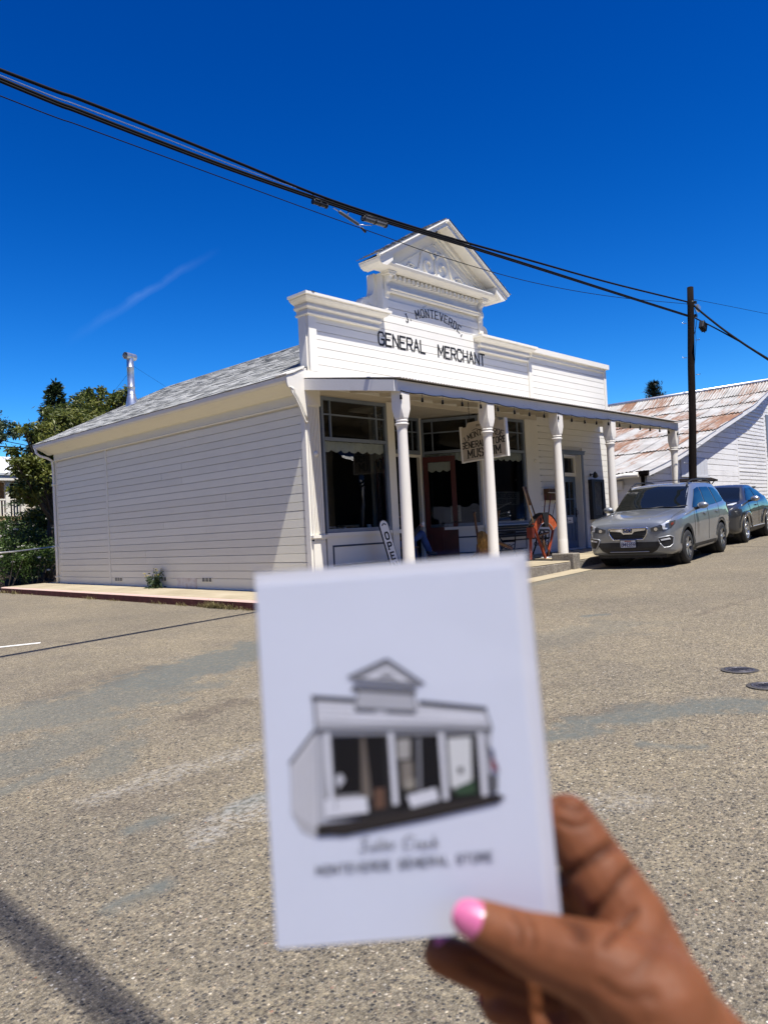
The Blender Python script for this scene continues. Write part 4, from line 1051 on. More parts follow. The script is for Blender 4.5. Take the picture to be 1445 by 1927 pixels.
# transom over the doors
mb = MB(); s_ = .06; xa, xb, za, zb = 3.115, 4.715, 3.30, 4.2
mb.box(xa, xb, YB_, YB_ + .07, za, za + .10); mb.box(xa, xb, YB_, YB_ + .07, zb - .07, zb); mb.box(xa, xa + s_, YB_, YB_ + .07, za + .1, zb - .07); mb.box(xb - s_, xb, YB_, YB_ + .07, za + .1, zb - .07)
for u in (3.36, 4.47): mb.box(u - .014, u + .014, YB_ + .01, YB_ + .05, za + .1, zb - .07)
mb.box(xa + s_, xb - s_, YB_ + .014, YB_ + .046, 3.84, 3.866)
tr = obj('transom', mb, M['grey_trim'], store)
mb = MB(); mb.box(xa + s_, xb - s_, YB_ + .028, YB_ + .033, za + .1, zb - .07); obj('pane', mb, M['glass'], tr)
mb = MB(); mb.box(xa, xa + .05, YB_ + .0, YB_ + .09, .66, 3.298); mb.box(xb - .05, xb, YB_, YB_ + .09, .66, 3.298); mb.box(xa + .05, xb - .05, YB_ - .015, YB_ + .09, 3.235, 3.298); obj('door_frame', mb, M['white_trim'], store)
# red glazed door leaf swung open against the right display window, and its twin on the left
def leaf(hinge, ang, name, lab):
    T = Matrix.Translation((hinge[0], hinge[1], 0)) @ Matrix.Rotation(ang, 4, 'Z')
    W_ = .78; z0, z1 = .685, 3.23; mb = MB()
    for b in ((0, .115, z0, z1), (W_ - .115, W_, z0, z1), (.115, W_ - .115, z1 - .135, z1), (.115, W_ - .115, z0, z0 + .22), (.115, W_ - .115, 1.34, 1.50)): mb.box(b[0], b[1], -.022, .022, b[2], b[3], M=T)
    mb.box(.115, W_ - .115, -.008, .008, z0 + .22, 1.34, M=T); mb.box(.375, .405, -.02, .02, z0 + .22, 1.34, M=T)
    d = obj('door', mb, M['red_door'], store, label=lab)
    mb = MB(); mb.box(.115, W_ - .115, -.003, .003, 1.50, z1 - .135, M=T); obj('pane', mb, M['glass'], d)
    mb = MB(); mb.grid(lambda a, b: T @ V((.115 + (W_ - .23) * a, .03, z1 - .14 - b * (.19 + .05 * abs(math.sin(a * 3 * PI))))), 40, 2); obj('valance', mb, M['cloth'], d)
    mb = MB(); mb.lathe([(0, 0), (.028, .01), (.03, .03), (.012, .045), (.012, .06)], 12, T @ Matrix.Translation((W_ - .055, -.08, 1.62)) @ Matrix.Rotation(R(-90), 4, 'X')); obj('handle', mb, M['iron'], d)
    return T
TD = leaf((4.74, YB_ - .05), R(-58), 'door', 'dark red glazed door leaf standing open')
leaf((3.09, YB_ - .05), R(238), 'door', 'dark red glazed door leaf behind the first porch post')
# interior
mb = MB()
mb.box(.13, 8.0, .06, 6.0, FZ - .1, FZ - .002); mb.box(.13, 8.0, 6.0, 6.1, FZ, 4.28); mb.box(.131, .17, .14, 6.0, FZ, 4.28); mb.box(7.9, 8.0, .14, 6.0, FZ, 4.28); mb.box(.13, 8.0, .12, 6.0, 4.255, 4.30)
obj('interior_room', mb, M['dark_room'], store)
mb = MB(); mb.box(2.44, 5.46, -.0, YB_ + .05, FZ - .06, FZ + .005); obj('recess_floor', mb, M['wood_dark'], store)
# display platforms behind the two street windows
for xa_, xb_ in ((.42, 2.2), (5.73, 7.35)):
    mb = MB(); mb.box(xa_, xb_, .10, .85, 1.30, 1.47); obj('display_shelf', mb, M['wood_dark'], store)
# ================================================================== THINGS ROUND THE PORCH
# string of bulbs under the fascia
sl_ = thing('string_lights', 'black cord of small bulbs looped along the porch edge under the fascia', 'string lights', (5.6, -2.42, 3.84))
NB = 21; pts = []
for k in range(NB):
    a = .06 + 11.15 * k / (NB - 1); b = .06 + 11.15 * (k + 1) / (NB - 1)
    for q in range(6):
        t = q / 6; x = lerp(a, b, t)
        if x > 11.3: break
        pts.append(V((x, -2.418, 3.845 + bx(x) - .02 * math.sin(PI * t))))
mb = MB(); mb.tube(pts, .007, 6); obj('cord', mb, M['cable'], sl_)
bm_ = MB(); bm_.tube([(0, 0, 0), (0, 0, -.075)], .004, 5); bm_.lathe([(.004, -.065), (.020, -.072), (.023, -.145), (.010, -.147)], 10)
bm_.mi = 1; bm_.lathe([(.012, -.146), (.020, -.165), (.023, -.19), (.017, -.212), (.0, -.218)], 10)
bmesh_ = bm_.mesh('bulb', [M['cable'], M['clear']])
for k in range(NB):
    x = .06 + 11.15 * k / (NB - 1)
    o = bpy.data.objects.new('bulb', bmesh_); COL.objects.link(o); o.parent = sl_
    o.location = V((x, -2.418, 3.842 + bx(x))) - BASE[sl_.name]; o.rotation_euler = (rnd.uniform(-.08, .08), rnd.uniform(-.08, .08), 0)

# hanging museum sign, set across the porch behind the second post
SX = 3.45
cA, cB = onX(868, 868, SX), onX(958, 853, SX)
yb_, ya_ = cA.y, cB.y            # far (wall) edge and near (street) edge
sg = thing('hanging_sign', 'cream painted board hung under the porch reading J. Monteverde General Store Museum', 'hanging sign', (SX, (ya_ + yb_) / 2, 3.6))
yc, zc, Wd, Hd = (ya_ + yb_) / 2, 3.245, abs(ya_ - yb_), .72
TS = Matrix.Translation((SX, yc, zc)) @ Matrix.Rotation(R(-4), 4, 'Z') @ Matrix.Rotation(R(-1.6), 4, 'X')
# local: +y is towards the wall = left in view, face towards -x
m = simple('aged_cream_sign_paint', (.52, .45, .35), .6, var=.12, scale=5, bump=.05); M['sign_cream'] = m
mb = MB(); mb.box(-.02, .02, -Wd / 2 + .03, Wd / 2 - .03, -Hd / 2, Hd / 2, M=TS); mb.prism([TS @ V((0, Wd / 2 - .17, Hd / 2)), TS @ V((0, Wd / 2 - .22, Hd / 2 + .085)), TS @ V((0, -Wd / 2 + .22, Hd / 2 + .085)), TS @ V((0, -Wd / 2 + .17, Hd / 2))], TS.to_3x3() @ V((-.02, 0, 0)), TS.to_3x3() @ V((.02, 0, 0)))
obj('panel', mb, m, sg)
mb = MB()
mb.box(-.035, .035, -Wd / 2 - .01, -Wd / 2 + .03, -Hd / 2 - .03, Hd / 2 + .03, M=TS); mb.box(-.035, .035, Wd / 2 - .03, Wd / 2 + .01, -Hd / 2 - .03, Hd / 2 + .03, M=TS); mb.box(-.03, .03, -Wd / 2 + .03, Wd / 2 - .03, -Hd / 2 - .025, -Hd / 2, M=TS)
obj('frame', mb, M['white_trim'], sg)
to = lambda z0, y0=0: (lambda a, b, c: TS @ V((-.0202 - c, y0 - a, z0 + b)))
mb = MB()
letters(mb, 'J.MONTEVERDE', to(.14), .115, aspect=.62, stroke=.16, gap=.2, depth=.003, serif=True, arc=1.15, contrast=.6); obj('lettering', mb, M['letter'], sg); mb = MB()
letters(mb, 'GENERAL STORE', to(-.09), .12, aspect=.56, stroke=.18, gap=.24, depth=.003); obj('lettering', mb, M['letter'], sg); mb = MB()
letters(mb, 'MUSEUM', to(-.30), .165, aspect=.62, stroke=.18, gap=.28, depth=.003, serif=True, contrast=.5); obj('lettering', mb, M['letter'], sg); mb = MB()
mb.tube([TS @ V((-.022, .28 - .56 * t, .255 + .03 * math.sin(t * 9))) for t in np.linspace(0, 1, 16)], .006, 4)
letters(mb, 'ESTABLISHED', to(.335), .035, aspect=.6, stroke=.2, gap=.3, depth=.002)
obj('lettering', mb, M['letter'], sg)
mb = MB()
for e in (-.36, .36):
    p = TS @ V((0, e, Hd / 2 + (.08 if abs(e) < .38 else 0)))
    q = V((p.x - .0, p.y, 4.44 - .17 * abs(p.y)))
    for k in range(10):
        a, b = p.lerp(q, k / 10), p.lerp(q, (k + .82) / 10); mb.tube([a, b], .010 if k % 2 else .007, 5)
obj('chain', mb, M['iron'], sg)

# tall OPEN board leaning on the window pilaster
oc = onY(738, 1020, -.62)
op = thing('open_sign', 'narrow white board reading OPEN with a black border, leaning by the first porch post', 'sign', (oc.x, oc.y, pz(oc.x)))
TO = Matrix.Translation((oc.x + .05, oc.y - .06, pz(oc.x) + .0)) @ Matrix.Rotation(R(-9), 4, 'Y') @ Matrix.Rotation(R(-10), 4, 'X')
def sgout(k, h):
    r_ = [V((-.13 + k, 0, .02 + k)), V((.13 - k, 0, .02 + k))]
    top = h - .13
    r_ += [V(((.13 - k) * math.cos(a), 0, top + (.13 - k) * math.sin(a))) for a in np.linspace(0, PI, 13)]
    return [TO @ p for p in r_]
n_ = (TO.to_3x3() @ V((0, 1, 0)))
mb = MB(); mb.prism(sgout(0, 1.10), n_ * 0, n_ * .022); obj('backing', mb, M['black'], op)
mb = MB(); mb.prism(sgout(.018, 1.10), n_ * -.004, n_ * -.0005); obj('panel', mb, M['paper'], op)
for k, ch in enumerate('OPEN'):
    mb = MB(); letters(mb, ch, (lambda z0: (lambda a, b, c: TO @ V((a, -.0045 - c, z0 + b))))(.70 - k * .205), .135, aspect=.72, stroke=.24, gap=.2, depth=.003, serif=True); obj('letter', mb, M['letter'], op)
mb = MB(); mb.tube([TO @ V((.055 * math.cos(a), -.006, .97 + .045 * math.sin(a))) for a in np.linspace(.3, PI - .3, 8)], .011, 5); obj('scroll_mark', mb, M['letter'], op)

# ---- body building: tapered capsules fused by a voxel remesh
def capsule(mb, a, b, ra, rb, n=16, m_=5):
    a, b = V(a), V(b); d = (b - a); L = d.length
    if L < 1e-6: d = V((0, 0, 1)); L = 1e-6
    Q = d.to_track_quat('Z', 'Y').to_matrix().to_4x4(); Q = Matrix.Translation(a) @ Q
    prof = [(max(1e-5, ra * math.sin(t)), -ra * math.cos(t)) for t in np.linspace(0.001, PI / 2, m_)] + [(max(1e-5, rb * math.sin(t)), L - rb * math.cos(t)) for t in np.linspace(PI / 2, PI - .001, m_)]
    o = len(mb.v); mb.lathe(prof, n, Q)
    k = len(prof); mb.f.append([o + j for j in range(n)][::-1]); mb.m.append(mb.mi); mb.sm.append(True); mb.f.append([o + (k - 1) * n + j for j in range(n)]); mb.m.append(mb.mi); mb.sm.append(True)
def chain(mb, P, rr):
    for (a, b), (ra, rb) in zip(zip(P[:-1], P[1:]), zip(rr[:-1], rr[1:])): capsule(mb, a, b, ra, rb)
def fuse(o, vox, smooth=8, fac=.5):
    m_ = o.modifiers.new('remesh', 'REMESH'); m_.mode = 'VOXEL'; m_.voxel_size = vox; m_.use_smooth_shade = True
    s_ = o.modifiers.new('smooth', 'SMOOTH'); s_.iterations = smooth; s_.factor = fac
    dg = bpy.context.evaluated_depsgraph_get(); me = bpy.data.meshes.new_from_object(o.evaluated_get(dg)); old = o.data; o.modifiers.clear(); o.data = me
    me.polygons.foreach_set('use_smooth', [True] * len(me.polygons))
    return o
M['skin_light'] = simple('light_skin', (.42, .22, .15), .5, var=.1)
m = mat('blue_denim', .9); t = NT(m); v = t.tc('Object'); t.col(t.ramp(t.noise(v, 7, 5), [(.3, (.025, .055, .16)), (.7, (.05, .10, .26))])); t.bump(t.noise(v, 260, 2), .3, .002); t.bump(t.noise(v, 14, 4), .4, .02); M['denim'] = m
M['jacket'] = simple('dark_jacket_cloth', (.02, .02, .024), .85, var=.3)
M['hair'] = simple('dark_brown_hair', (.03, .018, .01), .6, var=.3, scale=30)
# chair with a person sitting cross-legged in the shady shop entrance, facing right
ch = thing('wooden_chair', 'dark wooden chair in the shop entrance under the seated person', 'chair', (2.96, .30, FZ))
b0 = V((2.96, .30, FZ))
mb = MB(); mb.box(b0.x - .21, b0.x + .21, b0.y - .21, b0.y + .21, FZ + .42, FZ + .455); obj('seat', mb, M['wood_dark'], ch)
for sx in (-1, 1):
    for sy in (-1, 1):
        mb = MB(); mb.tube([b0 + V((sx * .19, sy * .19, 0)), b0 + V((sx * .18, sy * .18, .42))], .018, 8); obj('leg', mb, M['wood_dark'], ch)
mb = MB()
for sy in (-1, 1): mb.tube([b0 + V((-.19, sy * .18, .45)), b0 + V((-.24, sy * .18, .95))], .017, 8)
for zz in (.62, .76, .90): mb.box(b0.x - .235, b0.x - .212, b0.y - .18, b0.y + .18, FZ + zz, FZ + zz + .05)
obj('backrest', mb, M['wood_dark'], ch)
pe = thing('person', 'person in blue jeans and dark jacket sitting in the shop entrance with a cup', 'person', (2.96, .30, FZ))
hp = b0 + V((-.06, 0, .56))
neck = hp + V((-.03, 0, .50)); 
kr, kl = hp + V((.50, -.10, .16)), hp + V((.44, .12, .02))
ar = kr + V((.20, -.02, -.38)); al = V((kl.x + .06, kl.y, FZ + .09))
mb = MB()
chain(mb, [hp, hp + V((-.03, 0, .25)), neck + V((0, 0, -.05)), neck + V((.02, 0, .08))], [.15, .14, .12, .055])
capsule(mb, neck + V((.05, 0, .17)), neck + V((.035, 0, .23)), .085, .095); capsule(mb, neck + V((.125, 0, .16)), neck + V((.15, 0, .145)), .02, .016)
capsule(mb, neck + V((.06, -.095, .18)), neck + V((.05, -.1, .20)), .015, .02); capsule(mb, neck + V((.10, 0, .11)), neck + V((.06, 0, .12)), .04, .045)
for sy, hand in ((-1, hp + V((.40, -.16, .34))), (1, hp + V((.34, .10, .10)))):
    sh_ = neck + V((-.01, sy * .19, -.06)); el = sh_ + V((.10, sy * .05, -.29))
    chain(mb, [neck + V((0, sy * .08, -.05)), sh_, el, hand], [.07, .062, .045, .032])
    for q in range(4): chain(mb, [hand, hand + V((.05, sy * (-.03 + .02 * q), .02 - .012 * q)), hand + V((.085, sy * (-.035 + .018 * q) * .6, -.012 * q))], [.026, .011, .009])
    chain(mb, [hand, hand + V((.03, -sy * .035, .035)), hand + V((.06, -sy * .03, .05))], [.024, .012, .010])
for h_, k_, a_, sy in ((hp + V((.03, -.09, 0)), kr, ar, -1), (hp + V((.03, .09, 0)), kl, al, 1)):
    chain(mb, [h_, k_, a_], [.085, .06, .042]); 
    chain(mb, [a_, a_ + V((.13, 0, -.05 if sy > 0 else -.06)), a_ + V((.20, 0, -.055 if sy > 0 else -.08))], [.042, .038, .03])
bo = obj('body', mb, M['skin_light'], pe); fuse(bo, .016, 4)
mb = MB()
chain(mb, [hp + V((.0, 0, .04)), hp], [.165, .16])
for h_, k_, a_ in ((hp + V((.03, -.09, 0)), kr, ar), (hp + V((.03, .09, 0)), kl, al)): chain(mb, [h_, k_, k_.lerp(a_, .5), a_ + V((0, 0, .01))], [.105, .083, .078, .072])
fuse(obj('jeans', mb, M['denim'], pe), .014, 5)
mb = MB(); chain(mb, [hp + V((-.01, 0, .08)), hp + V((-.03, 0, .27)), neck + V((0, 0, -.06))], [.165, .155, .13])
for sy, hand in ((-1, hp + V((.40, -.16, .34))), (1, hp + V((.34, .10, .10)))):
    sh_ = neck + V((-.01, sy * .19, -.06)); el = sh_ + V((.10, sy * .05, -.29)); chain(mb, [neck + V((0, sy * .08, -.05)), sh_, el, el.lerp(hand, .85)], [.085, .078, .06, .046])
fuse(obj('jacket', mb, M['jacket'], pe), .016, 4)
mb = MB(); capsule(mb, neck + V((.01, 0, .2)), neck + V((.02, 0, .255)), .09, .096); capsule(mb, neck + V((-.03, 0, .2)), neck + V((-.03, 0, .12)), .075, .05); fuse(obj('hair', mb, M['hair'], pe), .014, 3)
for a_, sy in ((ar, -1), (al, 1)):
    mb = MB(); chain(mb, [a_ + V((-.02, 0, -.03)), a_ + V((.13, 0, -.055 if sy > 0 else -.07)), a_ + V((.21, 0, -.06 if sy > 0 else -.09))], [.055, .05, .042]); fuse(obj('shoe', mb, M['black'], pe), .012, 3)
cp_ = hp + V((.49, -.165, .36))
cu = thing('paper_cup', 'small white cup held by the seated person in the entrance', 'cup', cp_)
mb = MB(); mb.lathe([(0, -.05), (.03, -.05), (.04, .06), (.036, .06), (.027, -.045), (0, -.045)], 16, Matrix.Translation(cp_)); obj('cup', mb, M['paper'], cu)

# ---- old wooden plough with two upright handles, a straw tuft hung on it
pb = V((4.15, -1.05, pz(4.15)))
pg = thing('wooden_plough', 'old brown wooden plough with two upright handles standing behind the second porch post', 'plough', pb)
hA, hB = onY(892, 966, -1.05), onY(938, 963, -1.05)
for h_, low in ((hA, pb + V((-.28, 0, .12))), (hB, pb + V((.22, .05, .12)))):
    mb = MB(); mid = low.lerp(h_, .5) + V((0, 0, .03)); mb.tube([low, low.lerp(mid, .5) + V((0, -.01, 0)), mid, mid.lerp(h_, .6), h_ + V((0, 0, 0)), h_ + V((.012, -.03, .02))], [.035, .033, .028, .024, .026, .022], 8); obj('handle', mb, M['wood_dark'], pg)
mb = MB(); mb.tube([pb + V((-.45, .1, .16)), pb + V((-.1, 0, .34)), pb + V((.35, -.05, .44)), pb + V((.75, -.1, .30))], [.04, .05, .045, .035], 8); mb.tube([pb + V((-.28, 0, .62)), pb + V((.2, .03, .60))], .02, 8); obj('beam', mb, M['wood_dark'], pg)
mb = MB(); mb.prism([pb + V((-.42, 0, .02)), pb + V((.10, 0, .02)), pb + V((.16, 0, .40)), pb + V((-.1, 0, .58)), pb + V((-.34, 0, .44))], (0, -.03, 0), (0, .05, 0)); mb.prism([pb + V((-.2, 0, .0)), pb + V((.3, 0, .0)), pb + V((.1, 0, .2))], (0, -.12, 0), (0, -.04, 0)); obj('mouldboard', mb, simple('rusty_brown_wood', (.16, .075, .03), .7, var=.4, scale=9, bump=.2), pg)
tf = thing('straw_tuft', 'hank of yellow straw hanging on the old wooden plough', 'straw', pb + V((-.12, -.08, .62)))
M['straw'] = simple('yellow_straw', (.42, .24, .07), .8, var=.4, scale=14)
mb = MB(); c0 = onY(903, 1004, -1.15)
for k in range(150):
    a = rnd.uniform(0, 2 * PI); r_ = rnd.uniform(0, .05); p = c0 + V((math.cos(a) * r_, math.sin(a) * r_ - .02, rnd.uniform(-.03, .05)))
    sw = rnd.uniform(-.05, .12); mb.tube([p, p + V((sw * .3 + math.cos(a) * .05, -.03 + math.sin(a) * .03, -.02)), p + V((sw + math.cos(a) * .07, -.02 + math.sin(a) * .04, -.16)), p + V((sw * 1.3 + math.cos(a) * .06, -.01, rnd.uniform(-.42, -.25)))], [.006, .007, .006, .003], 3, caps=False)
obj('strands', mb, M['straw'], tf, kind='stuff')

# ---- orange arched farm machine
ob = V((5.55, -1.62, pz(5.55)))
om = thing('antique_seeder', 'orange arched antique farm machine with long wooden handles between second and third porch posts', 'farm machine', ob)
y0 = ob.y
def oy(u, v, dy=0): return onY(u, v, y0 + dy)
ctr = oy(1026, 1012); Ro, Ri = .56, .36
m = M['orange']
def arcpts(r, a0, a1, n=18): return [V((ctr.x + r * math.cos(a), 0, ctr.z + r * .98 * math.sin(a))) for a in np.linspace(a0, a1, n)]
mb = MB(); A_ = arcpts(Ro, R(28), R(152)); B_ = arcpts(Ri, R(28), R(152))
for i in range(len(A_) - 1): mb.prism([A_[i], B_[i], B_[i + 1], A_[i + 1]], (0, y0 - .02, 0), (0, y0 + .05, 0))
obj('arch', mb, m, om)
mb = MB(); A2 = arcpts(Ro + .012, R(30), R(152), 24)
for i in range(len(A2) - 1): mb.prism([A2[i], A2[i] * 1 + V((0, 0, .014)), A2[i + 1] + V((0, 0, .014)), A2[i + 1]], (0, y0 - .03, 0), (0, y0 + .12, 0))
obj('top_strip', mb, M['iron'], om)
mb = MB(); B2 = arcpts(Ri - .005, R(30), R(150), 20)
mb.tube([p + V((0, y0 - .025, 0)) for p in B2], .010, 6); obj('trim_wire', mb, M['galv'], om)
mb = MB(); sa_ = arcpts(Ro + .03, R(78), R(104), 6); sb_ = arcpts(Ri - .10, R(72), R(100), 6)
for i in range(5): mb.prism([sa_[i], sb_[i], sb_[i + 1], sa_[i + 1]], (0, y0 - .045, 0), (0, y0 + .1, 0))
obj('strap', mb, M['black'], om)
mb = MB()
letters(mb, 'UN', lambda a, b, c: V((ctr.x - .21 + a, y0 - .021 - c, ctr.z + .34 + b + .25 * a)), .11, aspect=.6, stroke=.16, gap=.25, depth=.003, serif=True); obj('lettering', mb, M['letter'], om)
m2 = simple('red_orange_leg_paint', (.26, .04, .015), .5, var=.3, scale=10)
for pts_, w_ in ((([oy(1003, 985), oy(1013, 1015), oy(1026, 1049)]), .055), (([oy(1000, 985, .12), oy(998, 1015, .12), oy(998, 1052, .12)]), .05), (([oy(1041, 992, .28), oy(1036, 1020, .28), oy(1029, 1046, .28)]), .04)):
    mb = MB(); 
    pts_[-1].z = pz(5.5) + .005
    for a, b in zip(pts_[:-1], pts_[1:]):
        d = (b - a).normalized(); sd = V((0, 1, 0)).cross(d).normalized() * w_ / 2
        mb.prism([a - sd, a + sd, b + sd * .85, b - sd * .85], (0, -.022, 0), (0, .022, 0))
    obj('leg', mb, m2, om)
mb = MB(); a, b = oy(1000, 984), oy(1004, 1000); mb.box(ctr.x - .55, ctr.x - .45, y0 - .015, y0 + .13, ctr.z + .02, ctr.z + .25); obj('side_plate', mb, simple('deep_red_plate', (.10, .016, .01), .5, var=.3), om)
for du, dy in ((0, 0.0), (6, .18)):
    mb = MB(); a, b = oy(1003 + du, 983 - du, dy), oy(984 + du * .7, 916, dy); mb.tube([a, a.lerp(b, .5), b], [.016, .016, .020], 8); obj('handle', mb, M['wood_light'] if du == 0 else M['wood_dark'], om)
mb = MB(); a, b = oy(997, 950, .06), oy(986, 917, .06); mb.tube([a, b], .032, 8); obj('grip', mb, M['wood_dark'], om)
mb = MB()
for u0, u1 in ((1023, 1026), (1031, 1036)): mb.tube([oy(u0, 972, .15), oy(u1, 930, .15)], .014, 6)
obj('upright_rod', mb, M['redrod'], om)
for P_, r_ in (([oy(1039, 972, .25), oy(1044, 945, .25)], .007), ([oy(1018, 1003, .2), oy(1034, 1044, .2)], .014), ([oy(1020, 1005, .1), oy(1024, 1038, .1)], .03), ([oy(1012, 1008, .1), oy(1032, 1002, .1)], .025)):
    mb = MB(); mb.tube(P_, r_, 8); obj('linkage_bar', mb, M['wood_dark'], om)
mb = MB(); c_ = oy(1020, 1010, .2); mb.lathe([(.14, -.02), (.155, -.02), (.155, .02), (.14, .02)], 22, Matrix.Translation(c_) @ Matrix.Rotation(R(90), 4, 'X'), closed=True)
for k in range(6): mb.tube([c_, c_ + V((.145 * math.cos(k * PI / 3), 0, .145 * math.sin(k * PI / 3)))], .010, 5)
obj('gear_wheel', mb, M['iron'], om)
mb = MB(); e = oy(1021, 1047, .3); mb.lathe([(0, 0), (.26, .0), (.26, .015), (0, .03)], 24, Matrix.Translation((e.x, e.y, pz(5.5) + .0))); obj('base_plate', mb, M['galv'], om)
# dark letter box with a pale flap, on the boards behind the machine
q0, q1 = onY(1023, 920, .0), onY(1047, 941, .0)
lb = thing('wall_box', 'dark box with a pale flap fixed to the white boards above the orange machine', 'box', ((q0.x + q1.x) / 2, -.02, q1.z))
mb = MB(); mb.box(q0.x, q1.x + .05, -.15, .012, q1.z, q0.z); obj('case', mb, M['wood_dark'], lb)
mb = MB(); mb.prism([V((q0.x - .02, -.16, q0.z - .10)), V((q0.x + .25, -.30, q0.z - .12)), V((q0.x + .25, -.30, q0.z - .13)), V((q0.x - .02, -.16, q0.z - .115))], (0, 0, 0), (.06, .12, .0)); obj('flap', mb, M['paper'], lb)

# ---- black slatted bench under the right shop window
be = thing('bench', 'black slatted iron bench against the panel below the right shop window', 'bench', (6.4, -.40, pz(6.4)))
bx0, bx1 = 5.72, 7.30; zf = pz(6.4)
for k in range(5):
    mb = MB(); zz = zf + .50 + k * .062; mb.box(bx0, bx1, -.22 + k * .018, -.20 + k * .018, zz, zz + .045); obj('slat', mb, M['black'], be)
for k in range(5):
    mb = MB(); mb.box(bx0, bx1, -.66 + k * .085, -.60 + k * .085, zf + .42, zf + .44); obj('slat', mb, M['black'], be)
for x in (bx0 + .05, bx1 - .05):
    mb = MB(); mb.tube([(x, -.70, zf), (x, -.62, zf + .2), (x, -.66, zf + .41), (x, -.30, zf + .40), (x, -.22, zf + .5), (x, -.12, zf + .82)], .020, 6); mb.tube([(x, -.15, zf), (x, -.25, zf + .2), (x, -.30, zf + .40)], .020, 6); mb.tube([(x, -.66, zf + .41), (x, -.68, zf + .62), (x, -.25, zf + .64)], .018, 6)
    for q in range(4): mb.tube([(x, -.6 + .1 * q + .04 * math.cos(a), zf + .28 + .05 * math.sin(a)) for a in np.linspace(0, 6.28, 9)] if False else [(x, -.6 + .11 * q + .05 * math.cos(a), zf + .28 + .05 * math.sin(a)) for a in np.linspace(0, 6.2, 9)], .009, 5)
    obj('leg', mb, M['iron'], be)

# ---- dark grocery sign standing inside the right window
ws = thing('window_sign', 'dark board inside the right shop window lettered Monteverde Grocery Store above chalk writing', 'sign', (6.72, .2, 1.5))
X0, X1 = 6.0, 7.27
m = simple('dull_grey_board', (.09, .09, .085), .8, var=.2); mb = MB(); mb.box(X0, X1, .16, .18, 1.98, 2.32); obj('panel', mb, m, ws)
mb = MB(); mb.box(X0, X1, .16, .18, 1.58, 1.975); obj('chalkboard', mb, M['black'], ws)
mb = MB(); letters(mb, 'MONTEVERDE', lambda a, b, c: V((6.63 + a, .159 - c, 2.17 + b)), .11, aspect=.66, stroke=.26, gap=.25, depth=.003); letters(mb, 'GROCERY STORE', lambda a, b, c: V((6.62 + a, .159 - c, 2.02 + b)), .095, aspect=.58, stroke=.24, gap=.25, depth=.003); obj('lettering', mb, M['letter'], ws)
mb = MB()
for k, (x, z) in enumerate(((6.15, 1.86), (6.2, 1.74), (6.3, 1.64))):
    mb.tube([V((x + .022 * i + .008 * math.sin(i * 2.1 + k), .156, z + .022 * math.sin(i * 1.9 + k) + .014 * i * (.4 if k == 0 else .2))) for i in range(34 - 6 * k)], .006, 4)
obj('handwriting', mb, simple('chalk', (.45, .45, .43), .9), ws)
# paper notice taped in the recess window
pn = thing('paper_notice', 'yellowed paper notice taped inside the recessed shop window beside the red door', 'notice', (5.15, .7, 1.85))
TN = T3 @ Matrix.Translation((.62, .03, 1.62)); mb = MB(); mb.box(0, .26, 0, .004, 0, .40, M=TN); obj('sheet', mb, simple('yellowed_paper', (.40, .34, .24), .8), pn)
mb = MB(); letters(mb, 'TIME', lambda a, b, c: TN @ V((.13 + a, -.001 - c, .28 + b)), .05, aspect=.6, stroke=.22, gap=.3, depth=.002)
for k in range(5): mb.box(.04, .22 - .03 * (k % 2), -.002, -.0005, .05 + k * .04, .058 + k * .04, M=TN)
obj('lettering', mb, M['letter'], pn)

# ---- goods behind the left display window
goods = [('jug', 'pale enamel jug on the left window shelf', 1.86, .30, .17), ('jug', 'small grey jug at the centre of the left window shelf', 1.30, .45, .14)]
for nm, lab, x, y, h in goods:
    j = thing('jug', lab, 'jug', (x, y, 1.47)); mb = MB(); r_ = h * .34; mb.lathe([(0, 0), (r_, 0), (r_ * 1.1, h * .3), (r_ * .6, h * .75), (r_ * .75, h), (r_ * .62, h), (r_ * .5, h * .75)], 16, Matrix.Translation((x, y, 1.47))); obj('body', mb, M['paper'] if x > 1.5 else M['galv'], j)
    mb = MB(); mb.tube([(x + r_, y, 1.47 + h * .3), (x + r_ * 1.7, y, 1.47 + h * .5), (x + r_ * .7, y, 1.47 + h * .92)], .008, 6); obj('handle', mb, M['galv'], j)
bk = thing('wicker_basket', 'brown wicker basket of white eggs on the left window shelf', 'basket', (.95, .45, 1.47))
mb = MB()
for k in range(7): mb.tube([(.95 + (.17 + .012 * k) * math.cos(a), .45 + (.12 + .01 * k) * math.sin(a), 1.49 + k * .018 + .004 * math.sin(a * 9 + k * PI)) for a in np.linspace(0, 2 * PI, 40)], .009, 5, caps=False)
obj('weave', mb, M['wood_light'], bk)
tag(obj('egg_heap', (lambda mb: [mb.lathe([(.001, -.028), (.018, -.018), (.022, 0), (.016, .02), (.001, .03)], 10, Matrix.Translation((.95 + rnd.uniform(-.12, .12), .45 + rnd.uniform(-.08, .08), 1.60)) @ Matrix.Rotation(rnd.uniform(0, 3), 4, 'X')) for k in range(9)] and mb)(MB()), M['paper'], bk, kind='stuff'))
rg = thing('folded_cloth', 'pale patterned cloth spread along the left window shelf', 'cloth', (1.3, .22, 1.47))
mb = MB(); mb.grid(lambda a, b: (.5 + 1.6 * a, .13 + .2 * b, 1.478 + .02 * noise.noise(V((a * 9, b * 4, 0))) + .015), 40, 8); obj('cloth', mb, simple('pale_print_cloth', (.35, .36, .38), .9, var=.5, scale=22), rg)
bt = thing('wooden_crate', 'brown wooden crate behind the basket on the left window shelf', 'crate', (1.55, .60, 1.47))
for k in range(3):
    mb = MB(); mb.box(1.35, 1.78, .5, .512, 1.475 + k * .06, 1.525 + k * .06); obj('plank', mb, M['wood_light'], bt)
